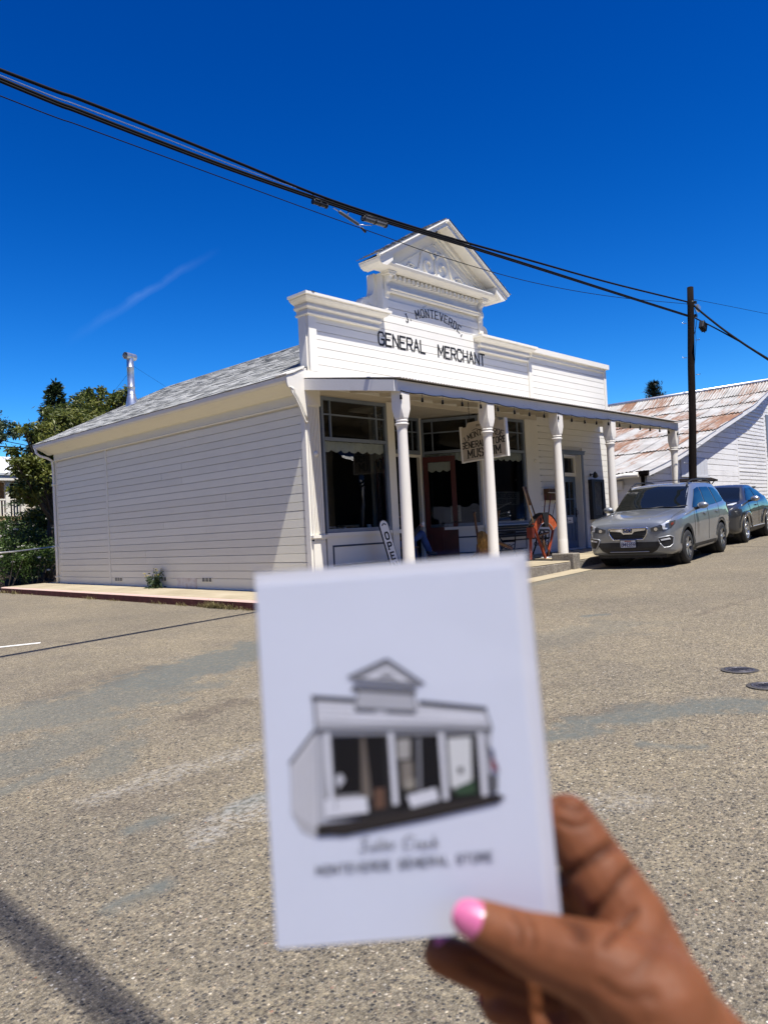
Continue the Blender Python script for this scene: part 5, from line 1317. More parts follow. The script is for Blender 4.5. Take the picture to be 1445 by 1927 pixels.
mb = MB(); mb.box(1.35, 1.37, .512, .72, 1.475, 1.65); mb.box(1.76, 1.78, .512, .72, 1.475, 1.65); mb.box(1.37, 1.76, .512, .72, 1.475, 1.485); obj('sides', mb, M['wood_light'], bt)
# ================================================================== CARS
def car_paint(name, c, metal=.55, rough=.28):
    m = mat(name, rough, metal, .5, 1.0); t = NT(m); v = t.tc('Object')
    t.col(t.ramp(t.noise(v, 2.0, 4), [(.3, tuple(x * .93 for x in c)), (.7, tuple(x * 1.05 for x in c))]))
    d = t.noise(v, 6, 5, .7); n = t.ramp(d, [(.4, rough), (.8, rough + .04)]); t.rough(n)
    return m
M['silver'] = car_paint('silver_car_paint', (.24, .26, .285), .52, .33)
M['charcoal'] = car_paint('charcoal_car_paint', (.028, .030, .033), .1, .35)
M['lens'] = mat('headlamp_lens', .05, 0, .8); NT(M['lens']).col((.05, .052, .055))
M['lamp_white'] = simple('lamp_reflector', (.75, .77, .78), .2, .3, var=.08)
M['amber'] = simple('amber_reflector', (.14, .03, .02), .25, var=.2)
M['tail'] = simple('red_lamp_lens', (.25, .01, .012), .15, var=.2)
M['grey_plastic'] = simple('grey_silver_plastic', (.38, .39, .40), .4, .4, var=.1)
M['rim'] = simple('machined_alloy', (.50, .51, .52), .3, .85, var=.1)
M['rim_dark'] = simple('dark_alloy', (.05, .05, .055), .35, .6, var=.1)

def catmull(tab, x):
    xs_ = [r[0] for r in tab]
    if x <= xs_[0]: return tab[0][1:]
    if x >= xs_[-1]: return tab[-1][1:]
    i = max(k for k in range(len(xs_)) if xs_[k] <= x); i = min(i, len(xs_) - 2)
    t = (x - xs_[i]) / (xs_[i + 1] - xs_[i]); out = []
    for j in range(1, len(tab[0])):
        p1, p2 = tab[i][j], tab[i + 1][j]
        h = xs_[i + 1] - xs_[i]
        def slope(k):
            a = (tab[k][j] - tab[k - 1][j]) / (xs_[k] - xs_[k - 1]) if k > 0 else None
            b = (tab[k + 1][j] - tab[k][j]) / (xs_[k + 1] - xs_[k]) if k < len(tab) - 1 else None
            if a is None: return b
            if b is None: return a
            return 0 if a * b <= 0 else 2 * a * b / (a + b)
        m1, m2 = slope(i) * h, slope(i + 1) * h
        out.append((2 * t ** 3 - 3 * t * t + 1) * p1 + (t ** 3 - 2 * t * t + t) * m1 + (-2 * t ** 3 + 3 * t * t) * p2 + (t ** 3 - t * t) * m2)
    return out
class Car:
    def __init__(s, root, table, paint, wheels, tyre_r, crease=.0):
        s.root = root; s.tab = table; s.paint = paint; s.wh = wheels; s.tr = tyre_r
        xs_ = sorted(set([round(r[0], 4) for r in table] + list(np.round(np.linspace(table[0][0], table[-1][0], 110), 4))))
        rows = []
        for x in xs_:
            w, zb, zs, ws, zr, wt, zt = catmull(table, x)
            H = zs - zb
            P = [(0, zb), (w * .60, zb), (w * .90, zb + .015), (w * .965, zb + .06), (w * .985, zb + .16 * H), (w * .982, zb + .30 * H), (w * .99, zb + .45 * H), (w * 1.0, zb + .62 * H), (w * 1.0, zb + .74 * H), (lerp(w, ws, .6), zb + .90 * H), (ws, zs)]
            hgt = zr - zs
            P += [(ws - .02 - .01 * (hgt > .2), zs + min(.03, hgt * .4)), (lerp(ws - .03, wt, .33) + .012, lerp(zs, zr, .36)), (lerp(ws - .03, wt, .66) + .016, lerp(zs, zr, .68)), (wt + .012, lerp(zs, zr, .93)), (wt - .03, zr + .35 * (zt - zr)), (wt * .62, zr + .78 * (zt - zr)), (wt * .3, zr + .96 * (zt - zr)), (0, zt)]
            rows.append((x, P))
        s.rows = rows; n = len(rows[0][1])
        mb = MB(); idx = {}; vs = []; fs = []
        full = n * 2 - 2
        for x, P in rows:
            ring = [V((x, -y, z)) for y, z in P] + [V((x, y, z)) for y, z in P[-2:0:-1]]
            vs += ring
        # pull vertices out of the wheel arches on the flanks
        arch = s.tr + .055
        def inarch(p):
            if abs(p.y) < .50: return False
            return any((p.x - wx) ** 2 + (p.z - s.tr) ** 2 < arch ** 2 for wx, _ in s.wh)
        bad = [inarch(p) for p in vs]
        for i in range(len(rows) - 1):
            for j in range(full):
                f = (i * full + j, i * full + (j + 1) % full, (i + 1) * full + (j + 1) % full, (i + 1) * full + j)
                if all(bad[k] for k in f): continue
                fs.append(f)
        for k, p in enumerate(vs):
            if bad[k]:
                for wx, _ in s.wh:
                    d = V((p.x - wx, 0, p.z - s.tr))
                    if d.length < arch and d.length > 1e-4:
                        if d.z < -s.tr * .6: continue
                        d = d.normalized() * arch; p.x = wx + d.x; p.z = s.tr + d.z
        fs.append(tuple(range(full))); fs.append(tuple((len(rows) - 1) * full + j for j in range(full))[::-1])
        mb.add(vs, fs, True)
        me = mb.mesh('body', [paint])
        s.body = bpy.data.objects.new('body', me); COL.objects.link(s.body); s.body.parent = root
        bm2 = bmesh.new(); bm2.from_mesh(me); bmesh.ops.remove_doubles(bm2, verts=bm2.verts, dist=1e-5); bmesh.ops.recalc_face_normals(bm2, faces=bm2.faces); bm2.to_mesh(me); bm2.free()
        bm3 = bmesh.new()
        vv = [bm3.verts.new(p) for p in [V((x, sg * y, z)) for x, P in rows for sg in (-1,) for y, z in P]]
        s.bvh = BVHTree.FromPolygons([p for p in vs], [f for f in fs])
        bm3.free()
    def hit(s, p, d):
        h = s.bvh.ray_cast(p, d, 20)
        return h
    def patch(s, name, poly, axis, m, side=-1, off=.004, depth=0.0, parent=None, sub=4, smooth=True):
        """poly in (a,b): axis 'f' front (y,z); 'b' back (y,z); 's' side (x,z); 't' top (x,y). Draped on the body."""
        bm = bmesh.new()
        fv = [bm.verts.new((a, b, 0)) for a, b in poly]
        f = bm.faces.new(fv); bmesh.ops.triangulate(bm, faces=[f])
        for _ in range(sub):
            L = [e for e in bm.edges if e.calc_length() > .05]
            if not L: break
            bmesh.ops.subdivide_edges(bm, edges=L, cuts=1); bmesh.ops.triangulate(bm, faces=[q for q in bm.faces if len(q.verts) > 3])
        o = {'f': lambda a, b: (V((-3, a, b)), V((1, 0, 0))), 'b': lambda a, b: (V((9, a, b)), V((-1, 0, 0))), 's': lambda a, b: (V((a, side * 4, b)), V((0, -side, 0))), 't': lambda a, b: (V((a, b, 5)), V((0, 0, -1)))}[axis]
        dead = []
        for v in bm.verts:
            P, D = o(v.co.x, v.co.y); h = s.hit(P, D)
            if h[0] is None: dead.append(v); continue
            nn = h[1] if h[1].dot(D) < 0 else -h[1]
            v.co = h[0] + nn * off - D * off * .4
        bmesh.ops.delete(bm, geom=dead, context='VERTS')
        bmesh.ops.recalc_face_normals(bm, faces=bm.faces)
        me = bpy.data.meshes.new(name); bm.to_mesh(me); bm.free(); me.materials.append(m)
        me.polygons.foreach_set('use_smooth', [smooth] * len(me.polygons))
        ob_ = bpy.data.objects.new(name, me); COL.objects.link(ob_); ob_.parent = parent or s.root
        if depth:
            so = ob_.modifiers.new('s', 'SOLIDIFY'); so.thickness = depth; so.offset = 1.0
        return ob_
    def line(s, name, pts, axis, r, m, side=-1, off=.0, parent=None, closed=False, dens=.03):
        P = []
        pts = list(pts) + ([pts[0]] if closed else [])
        for (a, b), (c, d) in zip(pts[:-1], pts[1:]):
            k = max(1, int(math.hypot(c - a, d - b) / dens))
            for q in range(k): P.append((lerp(a, c, q / k), lerp(b, d, q / k)))
        P.append(pts[-1]); out = []
        for a, b in P:
            o, D = {'f': (V((-3, a, b)), V((1, 0, 0))), 's': (V((a, side * 4, b)), V((0, -side, 0))), 't': (V((a, b, 5)), V((0, 0, -1)))}[axis]
            h = s.hit(o, D)
            if h[0] is not None: out.append(h[0] - D * off)
        if len(out) < 2: return None
        mb = MB(); mb.tube(out, r, 6)
        ob_ = bpy.data.objects.new(name, mb.mesh(name, m)); COL.objects.link(ob_); ob_.parent = parent or s.root
        return ob_
    def part(s, name, mb, m, parent=None):
        ob_ = bpy.data.objects.new(name, mb.mesh(name, m)); COL.objects.link(ob_); ob_.parent = parent or s.root; return ob_
    def wheel(s, x, side, track, r, rimr, spokes=5, rimm=None, dark=None, turn=0.0, double=True):
        T = Matrix.Translation((x, side * track, r)) @ Matrix.Rotation(R(90 if side < 0 else -90), 4, 'X') @ Matrix.Rotation(turn, 4, 'Y')
        w = .112; mb = MB()
        pr = [(rimr - .01, -w), (rimr + .02, -w - .004), (r - .03, -w + .004), (r - .006, -w + .03), (r, -w + .06), (r, w - .06), (r - .006, w - .03), (r - .03, w - .004), (rimr + .02, w + .004), (rimr - .005, w - .004)]
        mb.lathe(pr, 40, T)
        for k in range(40):
            a = k * PI / 20; mb.cbox(T @ V((r * math.cos(a), r * math.sin(a), 0)), (.02, .10, .02), (T.to_3x3() @ Matrix.Rotation(a, 3, 'Z') @ Matrix.Rotation(PI / 2, 3, 'X')))
        wh = s.part('wheel', mb, M['rubber'])
        mb = MB(); mb.lathe([(rimr, w - .002), (rimr + .004, w + .004), (rimr - .012, w + .005), (rimr - .02, w - .02), (rimr - .03, -.02), (.05, -.03), (0, -.03)], 32, T); s.part('rim', mb, dark or M['rim_dark'], wh)
        mb = MB()
        for k in range(spokes):
            a0 = 2 * PI * k / spokes + .3
            for e in ((-.13, .13) if double else (0,)):
                ca, cb = a0 + e * .35, a0 + e * 1.5
                p, q = V((.045 * math.cos(ca), .045 * math.sin(ca), w - .025)), V(((rimr - .006) * math.cos(cb), (rimr - .006) * math.sin(cb), w - .004))
                d = (q - p).normalized(); sd = V((-d.y, d.x, 0)) * (.021 if double else .04)
                P = [p - sd * .9, p + sd * .9, q + sd * 1.1, q - sd * 1.1]
                mb.prism([T @ x_ for x_ in P], T.to_3x3() @ V((0, 0, -.03)), T.to_3x3() @ V((0, 0, 0)))
        mb.lathe([(.0, w - .012), (.05, w - .012), (.06, w - .03), (.06, w - .06)], 20, T)
        s.part('spokes', mb, rimm or M['rim'], wh)
        mb = MB(); mb.lathe([(s.tr + .06, .0), (s.tr + .06, -.35)], 28, Matrix.Translation((x, side * (track + .02), r)) @ Matrix.Rotation(R(90 if side < 0 else -90), 4, 'X')); mb.lathe([(s.tr + .06, -.30), (0, -.30)], 28, Matrix.Translation((x, side * (track + .02), r)) @ Matrix.Rotation(R(90 if side < 0 else -90), 4, 'X'))
        s.part('wheel_well', mb, M['plastic_black'])
        return wh
def arc(cx, cz, r, a0, a1, n=14): return [(cx + r * math.cos(R(a)), cz + r * math.sin(R(a))) for a in np.linspace(a0, a1, n)]
def place_car(root, fl, rl, wx_f, wx_r, half):
    """put local left-front / left-rear tyre contacts on given ground points"""
    fl, rl = V(fl), V(rl); ax = (rl - fl).normalized(); up = V((0, 0, 1)); 
    ay = up.cross(ax).normalized(); az = ax.cross(ay)
    Rm = Matrix((ax, ay, az)).transposed()
    root.rotation_euler = Rm.to_euler(); root.location = fl - Rm @ V((wx_f, -half, 0))

# ---------------- silver SUV
suv = thing('parked_suv', 'silver compact SUV with black roof rails parked at the kerb facing the viewer', 'car', group='cars parked along the kerb')
tab = [  # x, w, zb, zs, ws, zr, wt, zt
 (0.00, .64, .40, .80, .60, .835, .52, .85), (0.03, .74, .33, .86, .70, .895, .58, .915), (0.10, .83, .27, .915, .79, .945, .64, .965), (0.22, .885, .245, .955, .845, .985, .68, 1.005),
 (0.45, .905, .24, .995, .87, 1.02, .72, 1.045), (0.80, .908, .24, 1.03, .878, 1.055, .735, 1.09), (1.10, .908, .24, 1.05, .88, 1.08, .74, 1.12), (1.34, .908, .24, 1.065, .882, 1.105, .745, 1.145),
 (1.44, .908, .24, 1.07, .882, 1.165, .745, 1.20), (1.75, .908, .24, 1.08, .884, 1.39, .72, 1.43), (2.02, .908, .24, 1.09, .885, 1.555, .695, 1.60), (2.22, .908, .24, 1.095, .885, 1.615, .685, 1.66), (2.60, .908, .24, 1.10, .885, 1.645, .685, 1.69),
 (3.20, .908, .24, 1.115, .885, 1.645, .68, 1.69), (3.75, .908, .24, 1.135, .882, 1.62, .67, 1.665), (4.08, .90, .25, 1.15, .875, 1.575, .655, 1.615), (4.32, .885, .28, 1.13, .86, 1.38, .65, 1.42), (4.42, .87, .31, 1.08, .845, 1.16, .66, 1.19), (4.56, .84, .36, .98, .81, 1.02, .68, 1.04), (4.63, .76, .42, .82, .72, .86, .6, .88)]
c = Car(suv, tab, M['silver'], ((.95, 0), (3.62, 0)), .352)
for x in (.95, 3.62):
    for sd in (-1, 1): c.wheel(x, sd, .795, .352, .225, 5)
MI = lambda P: [(-a, b) for a, b in P[::-1]]
# front end
grille = [(-.40, .815), (.40, .815), (.385, .70), (.31, .585), (-.31, .585), (-.385, .70)]
c.patch('grille', grille, 'f', M['plastic_black'], off=.006)
mbg = []
for zz in (.62, .655, .69, .725): c.line('grille_bar', [(-.36 + (.69 - min(zz, .69)) * .7, zz), (.36 - (.69 - min(zz, .69)) * .7, zz)], 'f', .006, M['iron'], off=.008)
c.line('grille_surround', grille, 'f', .013, M['chrome'], off=.008, closed=True)
c.patch('chrome_wing', [(-.37, .80), (-.10, .80), (-.09, .725), (.09, .725), (.10, .80), (.37, .80), (.36, .765), (.14, .745), (.09, .695), (-.09, .695), (-.14, .745), (-.36, .765)], 'f', M['chrome'], off=.018)
mb = MB(); mb.lathe([(0, .012), (.05, .010), (.062, .0), (.062, -.03)], 24, Matrix.Translation((-.018, 0, .765)) @ Matrix.Rotation(R(-90), 4, 'Y') @ Matrix.Diagonal((.62, 1.25, 1, 1)))
em = c.part('emblem', mb, simple('deep_blue_enamel', (.01, .02, .09), .15, .4, var=.1))
mb = MB(); mb.tube([V((-.024, .078 * math.cos(a), .765 + .039 * math.sin(a))) for a in np.linspace(0, 2 * PI, 25)], .005, 5, caps=False)
for y_, z_, s_ in ((.036, .775, .016), (-.004, .778, .009), (-.03, .773, .009), (.0, .755, .009), (-.024, .753, .009), (.022, .751, .008)):
    st = [V((-.0325, y_ + s_ * (1 if k % 2 == 0 else .38) * math.sin(k * PI / 4), z_ + s_ * (1 if k % 2 == 0 else .38) * math.cos(k * PI / 4))) for k in range(8)]
    mb.prism(st, (0, 0, 0), (.006, 0, 0))
c.part('stars', mb, M['chrome'], em)
hl = [(.46, .80), (.60, .845), (.77, .905), (.865, .93), (.872, .86), (.83, .785), (.70, .745), (.56, .725), (.47, .735)]
for P in (hl, MI(hl)):
    s_ = 1 if P is hl else -1
    h = c.patch('headlight', P, 'f', M['lens'], off=.007)
    cl = [(.66, .865), (.80, .915), (.80, .895), (.74, .87), (.735, .80), (.78, .785), (.76, .765), (.70, .765), (.69, .845)]
    c.patch('lamp_strip', cl if s_ > 0 else MI(cl), 'f', M['lamp_white'], off=.012, parent=h)
    am = [(.82, .88), (.855, .895), (.855, .855), (.83, .83)]; c.patch('side_reflector', am if s_ > 0 else MI(am), 'f', M['amber'], off=.012, parent=h)
    ci = [(.57 + .036 * math.cos(a), .778 + .034 * math.sin(a)) for a in np.linspace(0, 5.8, 12)]; c.patch('projector', ci if s_ > 0 else MI(ci), 'f', M['chrome'], off=.012, parent=h)
low = [(-.66, .50), (-.60, .53), (.60, .53), (.66, .50), (.56, .36), (.44, .30), (-.44, .30), (-.56, .36)]
c.patch('lower_intake', low, 'f', M['plastic_black'], off=.006)
c.line('skid_bar', [(-.40, .335), (.40, .335)], 'f', .012, M['grey_plastic'], off=.012)
fg = [(.60, .60), (.82, .635), (.86, .60), (.845, .47), (.80, .415), (.70, .405), (.63, .50)]
for P in (fg, MI(fg)):
    h = c.patch('fog_lamp', P, 'f', M['plastic_black'], off=.007); c.line('bezel', P, 'f', .012, M['grey_plastic'], off=.010, closed=True, parent=h)
    q = [(.645, .575), (.80, .60), (.815, .565), (.66, .545)]; c.patch('daylight_strip', q if P is fg else MI(q), 'f', M['lamp_white'], off=.013, parent=h)
# windscreen, hood line, black lower cladding
ws_ = [(-.76, 1.165), (-.74, 1.13), (0, 1.16), (.74, 1.13), (.76, 1.165), (.70, 1.46), (.665, 1.585), (0, 1.625), (-.665, 1.585), (-.70, 1.46)]
c.patch('windscreen', ws_, 'f', M['car_glass'], off=.005, sub=6)
c.line('hood_seam', [(.0, -.86), (.3, -.80), (1.32, -.74)], 't', .004, M['plastic_black'], off=.001); c.line('hood_seam', [(.3, .80), (1.32, .74)], 't', .004, M['plastic_black'], off=.001)
c.line('hood_crease', [(.12, -.40), (.8, -.50), (1.3, -.56)], 't', .007, M['silver'], off=-.002); c.line('hood_crease', [(.12, .40), (.8, .50), (1.3, .56)], 't', .007, M['silver'], off=-.002)
mb = MB()
for e in (.15, -.35): mb.tube([(1.40, e + .1, 1.175), (1.36, e - .15, 1.165), (1.40, e - .45, 1.185)], .010, 5)
c.part('wiper', mb, M['plastic_black'])
for sd in (-1, 1):
    dl = [(1.62, 1.125), (1.98, 1.37), (2.2, 1.53), (2.42, 1.565), (2.50, 1.565), (2.46, 1.125)]
    w_ = [(1.60, 1.13), (1.95, 1.365), (2.18, 1.515), (2.44, 1.555), (2.52, 1.556), (2.52, 1.135)]
    c.patch('side_window', w_, 's', M['car_glass'], sd, off=.005)
    c.patch('side_window', [(2.58, 1.135), (2.58, 1.557), (3.25, 1.548), (3.42, 1.16)], 's', M['car_glass'], sd, off=.005)
    c.patch('side_window', [(3.48, 1.165), (3.33, 1.543), (3.70, 1.52), (3.95, 1.40), (4.10, 1.235), (4.0, 1.195)], 's', M['car_glass'], sd, off=.005)
    c.patch('sill_cladding', [(1.36, .255), (3.20, .255), (3.24, .37), (1.33, .37)], 's', M['plastic_black'], sd, off=.008)
    c.patch('sill_trim', [(1.55, .275), (2.95, .275), (2.90, .31), (1.60, .31)], 's', M['grey_plastic'], sd, off=.018)
    for wx in (.95, 3.62):
        ring = arc(wx, .352, .47, 170, 10, 22) + arc(wx, .352, .405, 10, 170, 22)
        if wx < 2: ring = arc(wx, .352, .475, 168, -2, 22) + arc(wx, .352, .408, -2, 168, 22)
        c.patch('arch_cladding', ring, 's', M['plastic_black'], sd, off=.008, sub=5)
    for seam in ([(1.47, .40), (1.50, .9), (1.56, 1.10)], [(2.55, .40), (2.57, .9), (2.55, 1.12)], [(3.28, .60), (3.46, .95), (3.46, 1.15)]): c.line('door_seam', seam, 's', .005, M['plastic_black'], sd, off=.0)
    for x in (2.28, 3.26):
        mb = MB(); y_ = sd * .905; mb.cbox((x, y_, .985), (.20, .035, .03)); mb.cbox((x, y_, .96), (.12, .02, .03)); bevel(c.part('door_handle', mb, M['silver']), .008)
    # mirror
    mb = MB(); mb.grid(lambda a, b: V((1.69 + .075 * math.cos(PI * (b - .5)) * math.cos(2 * PI * a), sd * (1.035 + .115 * math.sin(PI * (b - .5))), 1.165 + .072 * math.cos(PI * (b - .5)) * math.sin(2 * PI * a))), 20, 12)
    mm = c.part('mirror', mb, M['silver']); mb = MB(); mb.tube([(1.70, sd * .86, 1.10), (1.70, sd * .93, 1.115), (1.70, sd * 1.0, 1.13)], [.035, .03, .026], 8); c.part('arm', mb, M['plastic_black'], mm)
    # roof rail
    mb = MB(); y_ = sd * .625; mb.tube([(2.02, y_, 1.565), (2.14, y_, 1.67), (2.45, y_, 1.728), (3.0, y_, 1.738), (3.55, y_, 1.722), (3.86, y_, 1.665), (3.96, y_, 1.60)], [.016, .018, .017, .017, .017, .018, .016], 8)
    for x in (2.14, 3.84): mb.tube([(x - .09, y_, 1.60), (x, y_, 1.665)], .022, 6)
    c.part('roof_rail', mb, M['plastic_black'])
    c.patch('tail_lamp', [(4.34, 1.16), (4.50, 1.12), (4.56, .93), (4.42, .95), (4.30, 1.05)], 's', M['tail'], sd, off=.008)
mb = MB(); mb.box(2.9, 2.94, -.62, .62, 1.74, 1.755); c.part('cross_bar', mb, M['plastic_black'])
# number plate
mb = MB(); mb.box(-.036, -.026, -.155, .155, .425, .58); pl = c.part('number_plate', mb, M['paper']); 
mb = MB(); mb.box(-.04, -.030, -.165, .165, .575, .59); mb.box(-.04, -.03, -.165, .165, .415, .43); mb.box(-.04, -.03, -.168, -.155, .43, .575); mb.box(-.04, -.03, .155, .168, .43, .575); c.part('plate_frame', mb, M['iron'], pl)
mb = MB(); letters(mb, '8MKE859', lambda a, b, q: V((-.0362 - q, -a, .452 + b)), .075, aspect=.42, stroke=.15, gap=.12, depth=.002); c.part('lettering', mb, simple('plate_blue_ink', (.02, .03, .10), .6), pl)
mb = MB(); mb.box(-.038, -.0362, -.07, .07, .548, .566); c.part('plate_script', mb, M['tail'], pl)
mb = MB(); mb.box(.15, 4.5, -.70, .70, .20, .30); c.part('underbody', mb, M['plastic_black'])
f_ = V((6.22, -4.56, gz(6.22, -4.56))); r_ = V((8.875, -4.27, gz(8.875, -4.27)))
place_car(suv, f_, r_, .95, 3.62, .795 + .06)

# ---------------- small dark crossover behind it
cro = thing('parked_crossover', 'charcoal grey small crossover with bulging arches parked behind the silver SUV', 'car', group='cars parked along the kerb')
tab = [(0.00, .58, .42, .80, .55, .83, .45, .84), (.05, .70, .34, .88, .66, .90, .52, .91), (.15, .80, .27, .95, .75, .975, .58, .98), (.35, .865, .25, 1.0, .80, 1.025, .62, 1.03), (.65, .88, .25, 1.035, .82, 1.06, .66, 1.065), (.95, .882, .25, 1.05, .83, 1.08, .68, 1.095),
 (1.12, .88, .25, 1.055, .83, 1.12, .70, 1.15), (1.45, .875, .25, 1.06, .835, 1.33, .66, 1.365), (1.75, .87, .25, 1.065, .835, 1.475, .62, 1.51), (2.05, .87, .25, 1.07, .835, 1.515, .60, 1.555), (2.6, .872, .25, 1.09, .835, 1.505, .585, 1.545), (3.1, .882, .25, 1.12, .83, 1.45, .57, 1.49), (3.5, .885, .26, 1.14, .80, 1.36, .57, 1.40), (3.75, .87, .28, 1.10, .77, 1.20, .57, 1.23), (3.95, .84, .33, 1.02, .76, 1.06, .56, 1.08), (4.08, .76, .40, .86, .7, .9, .52, .91), (4.12, .66, .45, .78, .6, .81, .45, .82)]
k = Car(cro, tab, M['charcoal'], ((.84, 0), (3.37, 0)), .333)
for x in (.84, 3.37):
    for sd in (-1, 1): k.wheel(x, sd, .775, .333, .215, 5, rimm=M['rim'], dark=M['rim'], double=False)
k.patch('grille', [(-.42, .80), (.42, .80), (.36, .66), (-.36, .66)], 'f', M['plastic_black'], off=.006)
k.patch('lower_intake', [(-.48, .46), (.48, .46), (.40, .32), (-.40, .32)], 'f', M['plastic_black'], off=.006)
k.line('grille_surround', [(-.20, .82), (-.12, .68), (.12, .68), (.20, .82)], 'f', .012, M['chrome'], off=.010)
for sd in (-1, 1):
    ro = [(sd * .57 + .085 * math.cos(a), .62 + .085 * math.sin(a)) for a in np.linspace(0, 5.98, 20)]
    h = k.patch('headlight', ro, 'f', M['lens'], off=.008); k.line('bezel', ro, 'f', .010, M['chrome'], off=.010, closed=True, parent=h)
    k.patch('marker_lamp', [(.22, sd * .50), (.30, sd * .70), (.55, sd * .735), (.72, sd * .70), (.50, sd * .62)], 't', M['lamp_white'], off=.010)
    k.patch('side_window', [(1.30, 1.10), (1.62, 1.33), (1.85, 1.43), (2.32, 1.445), (2.30, 1.12)], 's', M['car_glass'], sd, off=.005)
    k.patch('side_window', [(2.38, 1.12), (2.40, 1.445), (2.95, 1.405), (3.22, 1.30), (3.05, 1.17)], 's', M['car_glass'], sd, off=.005)
    for wx in (.84, 3.37):
        ring = arc(wx, .333, .50, 172, 8, 22) + arc(wx, .333, .385, 8, 172, 22); k.patch('arch_flare', ring, 's', M['charcoal'], sd, off=.03, sub=5, depth=.03)
    k.patch('sill_cladding', [(1.28, .265), (2.95, .265), (2.95, .36), (1.25, .36)], 's', M['plastic_black'], sd, off=.008)
    k.line('sill_trim', [(1.3, .385), (2.93, .385)], 's', .012, M['grey_plastic'], sd, off=.006)
    for seam in ([(1.33, .42), (1.36, .9), (1.30, 1.08)], [(2.34, .42), (2.36, .9), (2.34, 1.10)]): k.line('door_seam', seam, 's', .005, M['iron'], sd)
    mb = MB(); mb.cbox((2.10, sd * .868, .955), (.18, .035, .03)); bevel(k.part('door_handle', mb, M['charcoal']), .008)
    mb = MB(); mb.grid(lambda a, b: V((1.42 + .075 * math.cos(PI * (b - .5)) * math.cos(2 * PI * a), sd * (1.0 + .115 * math.sin(PI * (b - .5))), 1.14 + .075 * math.cos(PI * (b - .5)) * math.sin(2 * PI * a))), 20, 12)
    mm = k.part('mirror', mb, M['rim']); mb = MB(); mb.tube([(1.43, sd * .82, 1.08), (1.43, sd * .97, 1.11)], [.03, .024], 8); k.part('arm', mb, M['plastic_black'], mm)
k.patch('windscreen', [(-.68, 1.12), (-.66, 1.09), (0, 1.11), (.66, 1.09), (.68, 1.12), (.60, 1.40), (.57, 1.455), (0, 1.495), (-.57, 1.455), (-.60, 1.40)], 'f', M['car_glass'], off=.005, sub=6)
mb = MB(); mb.box(-.03, -.02, -.15, .15, .46, .60); k.part('number_plate', mb, M['paper'])
mb = MB(); mb.prism([V((3.28, 0, 1.46)), V((3.62, 0, 1.46)), V((3.62, 0, 1.435)), V((3.3, 0, 1.40))], (0, -.55, 0), (0, .55, 0)); k.part('spoiler', mb, M['plastic_black'])
mb = MB(); mb.box(.15, 4.0, -.68, .68, .21, .31); k.part('underbody', mb, M['plastic_black'])
g1 = onZ(1397, 1023, .675); 
f_ = V((11.75, -3.85, 0)); f_.z = gz(f_.x, f_.y); r_ = V((14.27, -3.6, 0)); r_.z = gz(r_.x, r_.y)
place_car(cro, f_, r_, .84, 3.37, .775 + .06)
# ================================================================== POLE, CABLES
PB = V((11.9, -2.85, gz(11.9, -2.85)))
pole = thing('utility_pole', 'tall dark creosoted utility pole behind the silver SUV', 'utility pole', PB)
pt = onY(1298, 541, -2.85); pbm = onY(1303.5, 905, -2.85); ax_ = (pt - pbm) / (pt.z - pbm.z)
pat = lambda z: pbm + ax_ * (z - pbm.z)
mb = MB(); zs_ = np.linspace(PB.z - .3, pt.z, 14); mb.tube([pat(z) + V((.006 * math.sin(z * 1.7), .006 * math.cos(z * 2.3), 0)) for z in zs_], [lerp(.108, .083, (z - zs_[0]) / (zs_[-1] - zs_[0])) for z in zs_], 20); obj('shaft', mb, M['wood_pole'], pole)
for i in range(10):
    z = 2.4 + i * .48; sd = -1 if i % 2 else 1; p = pat(z) + V((.0693 * sd * 1.2, -.0719 * sd * 1.2, 0)); q = p + V((.0693 * sd * 1.1, -.0719 * sd * 1.1, 0)); mb = MB(); mb.tube([p, q, q + V((0, 0, .03))], .009, 5); obj('step', mb, M['galv'], pole)
a1, a2 = onY(1299, 570, -2.85), onY(1300, 595, -2.85)
mb = MB()
for a_ in (a1, a2): mb.lathe([(.092, -.03), (.10, -.03), (.10, .03), (.092, .03)], 16, Matrix.Translation(a_)); mb.cbox(a_ + V((.05, -.09, 0)), (.10, .08, .07))
obj('bracket', mb, M['iron'], pole)
mb = MB(); mb.tube([onY(1306, 600, -2.9), onY(1309, 640, -2.9), onY(1306, 690, -2.88), onY(1304, 760, -2.86)], .006, 5); mb.tube([onY(1306, 580, -2.9), onY(1311, 596, -2.92), onY(1309, 615, -2.92), onY(1305, 632, -2.9)], .008, 5); obj('down_wire', mb, M['cable'], pole)
mb = MB(); q = onY(1313, 580, -2.95); mb.cbox(q, (.16, .07, .16), Matrix.Rotation(R(20), 3, 'Y')); obj('junction_plate', mb, M['galv'], pole)
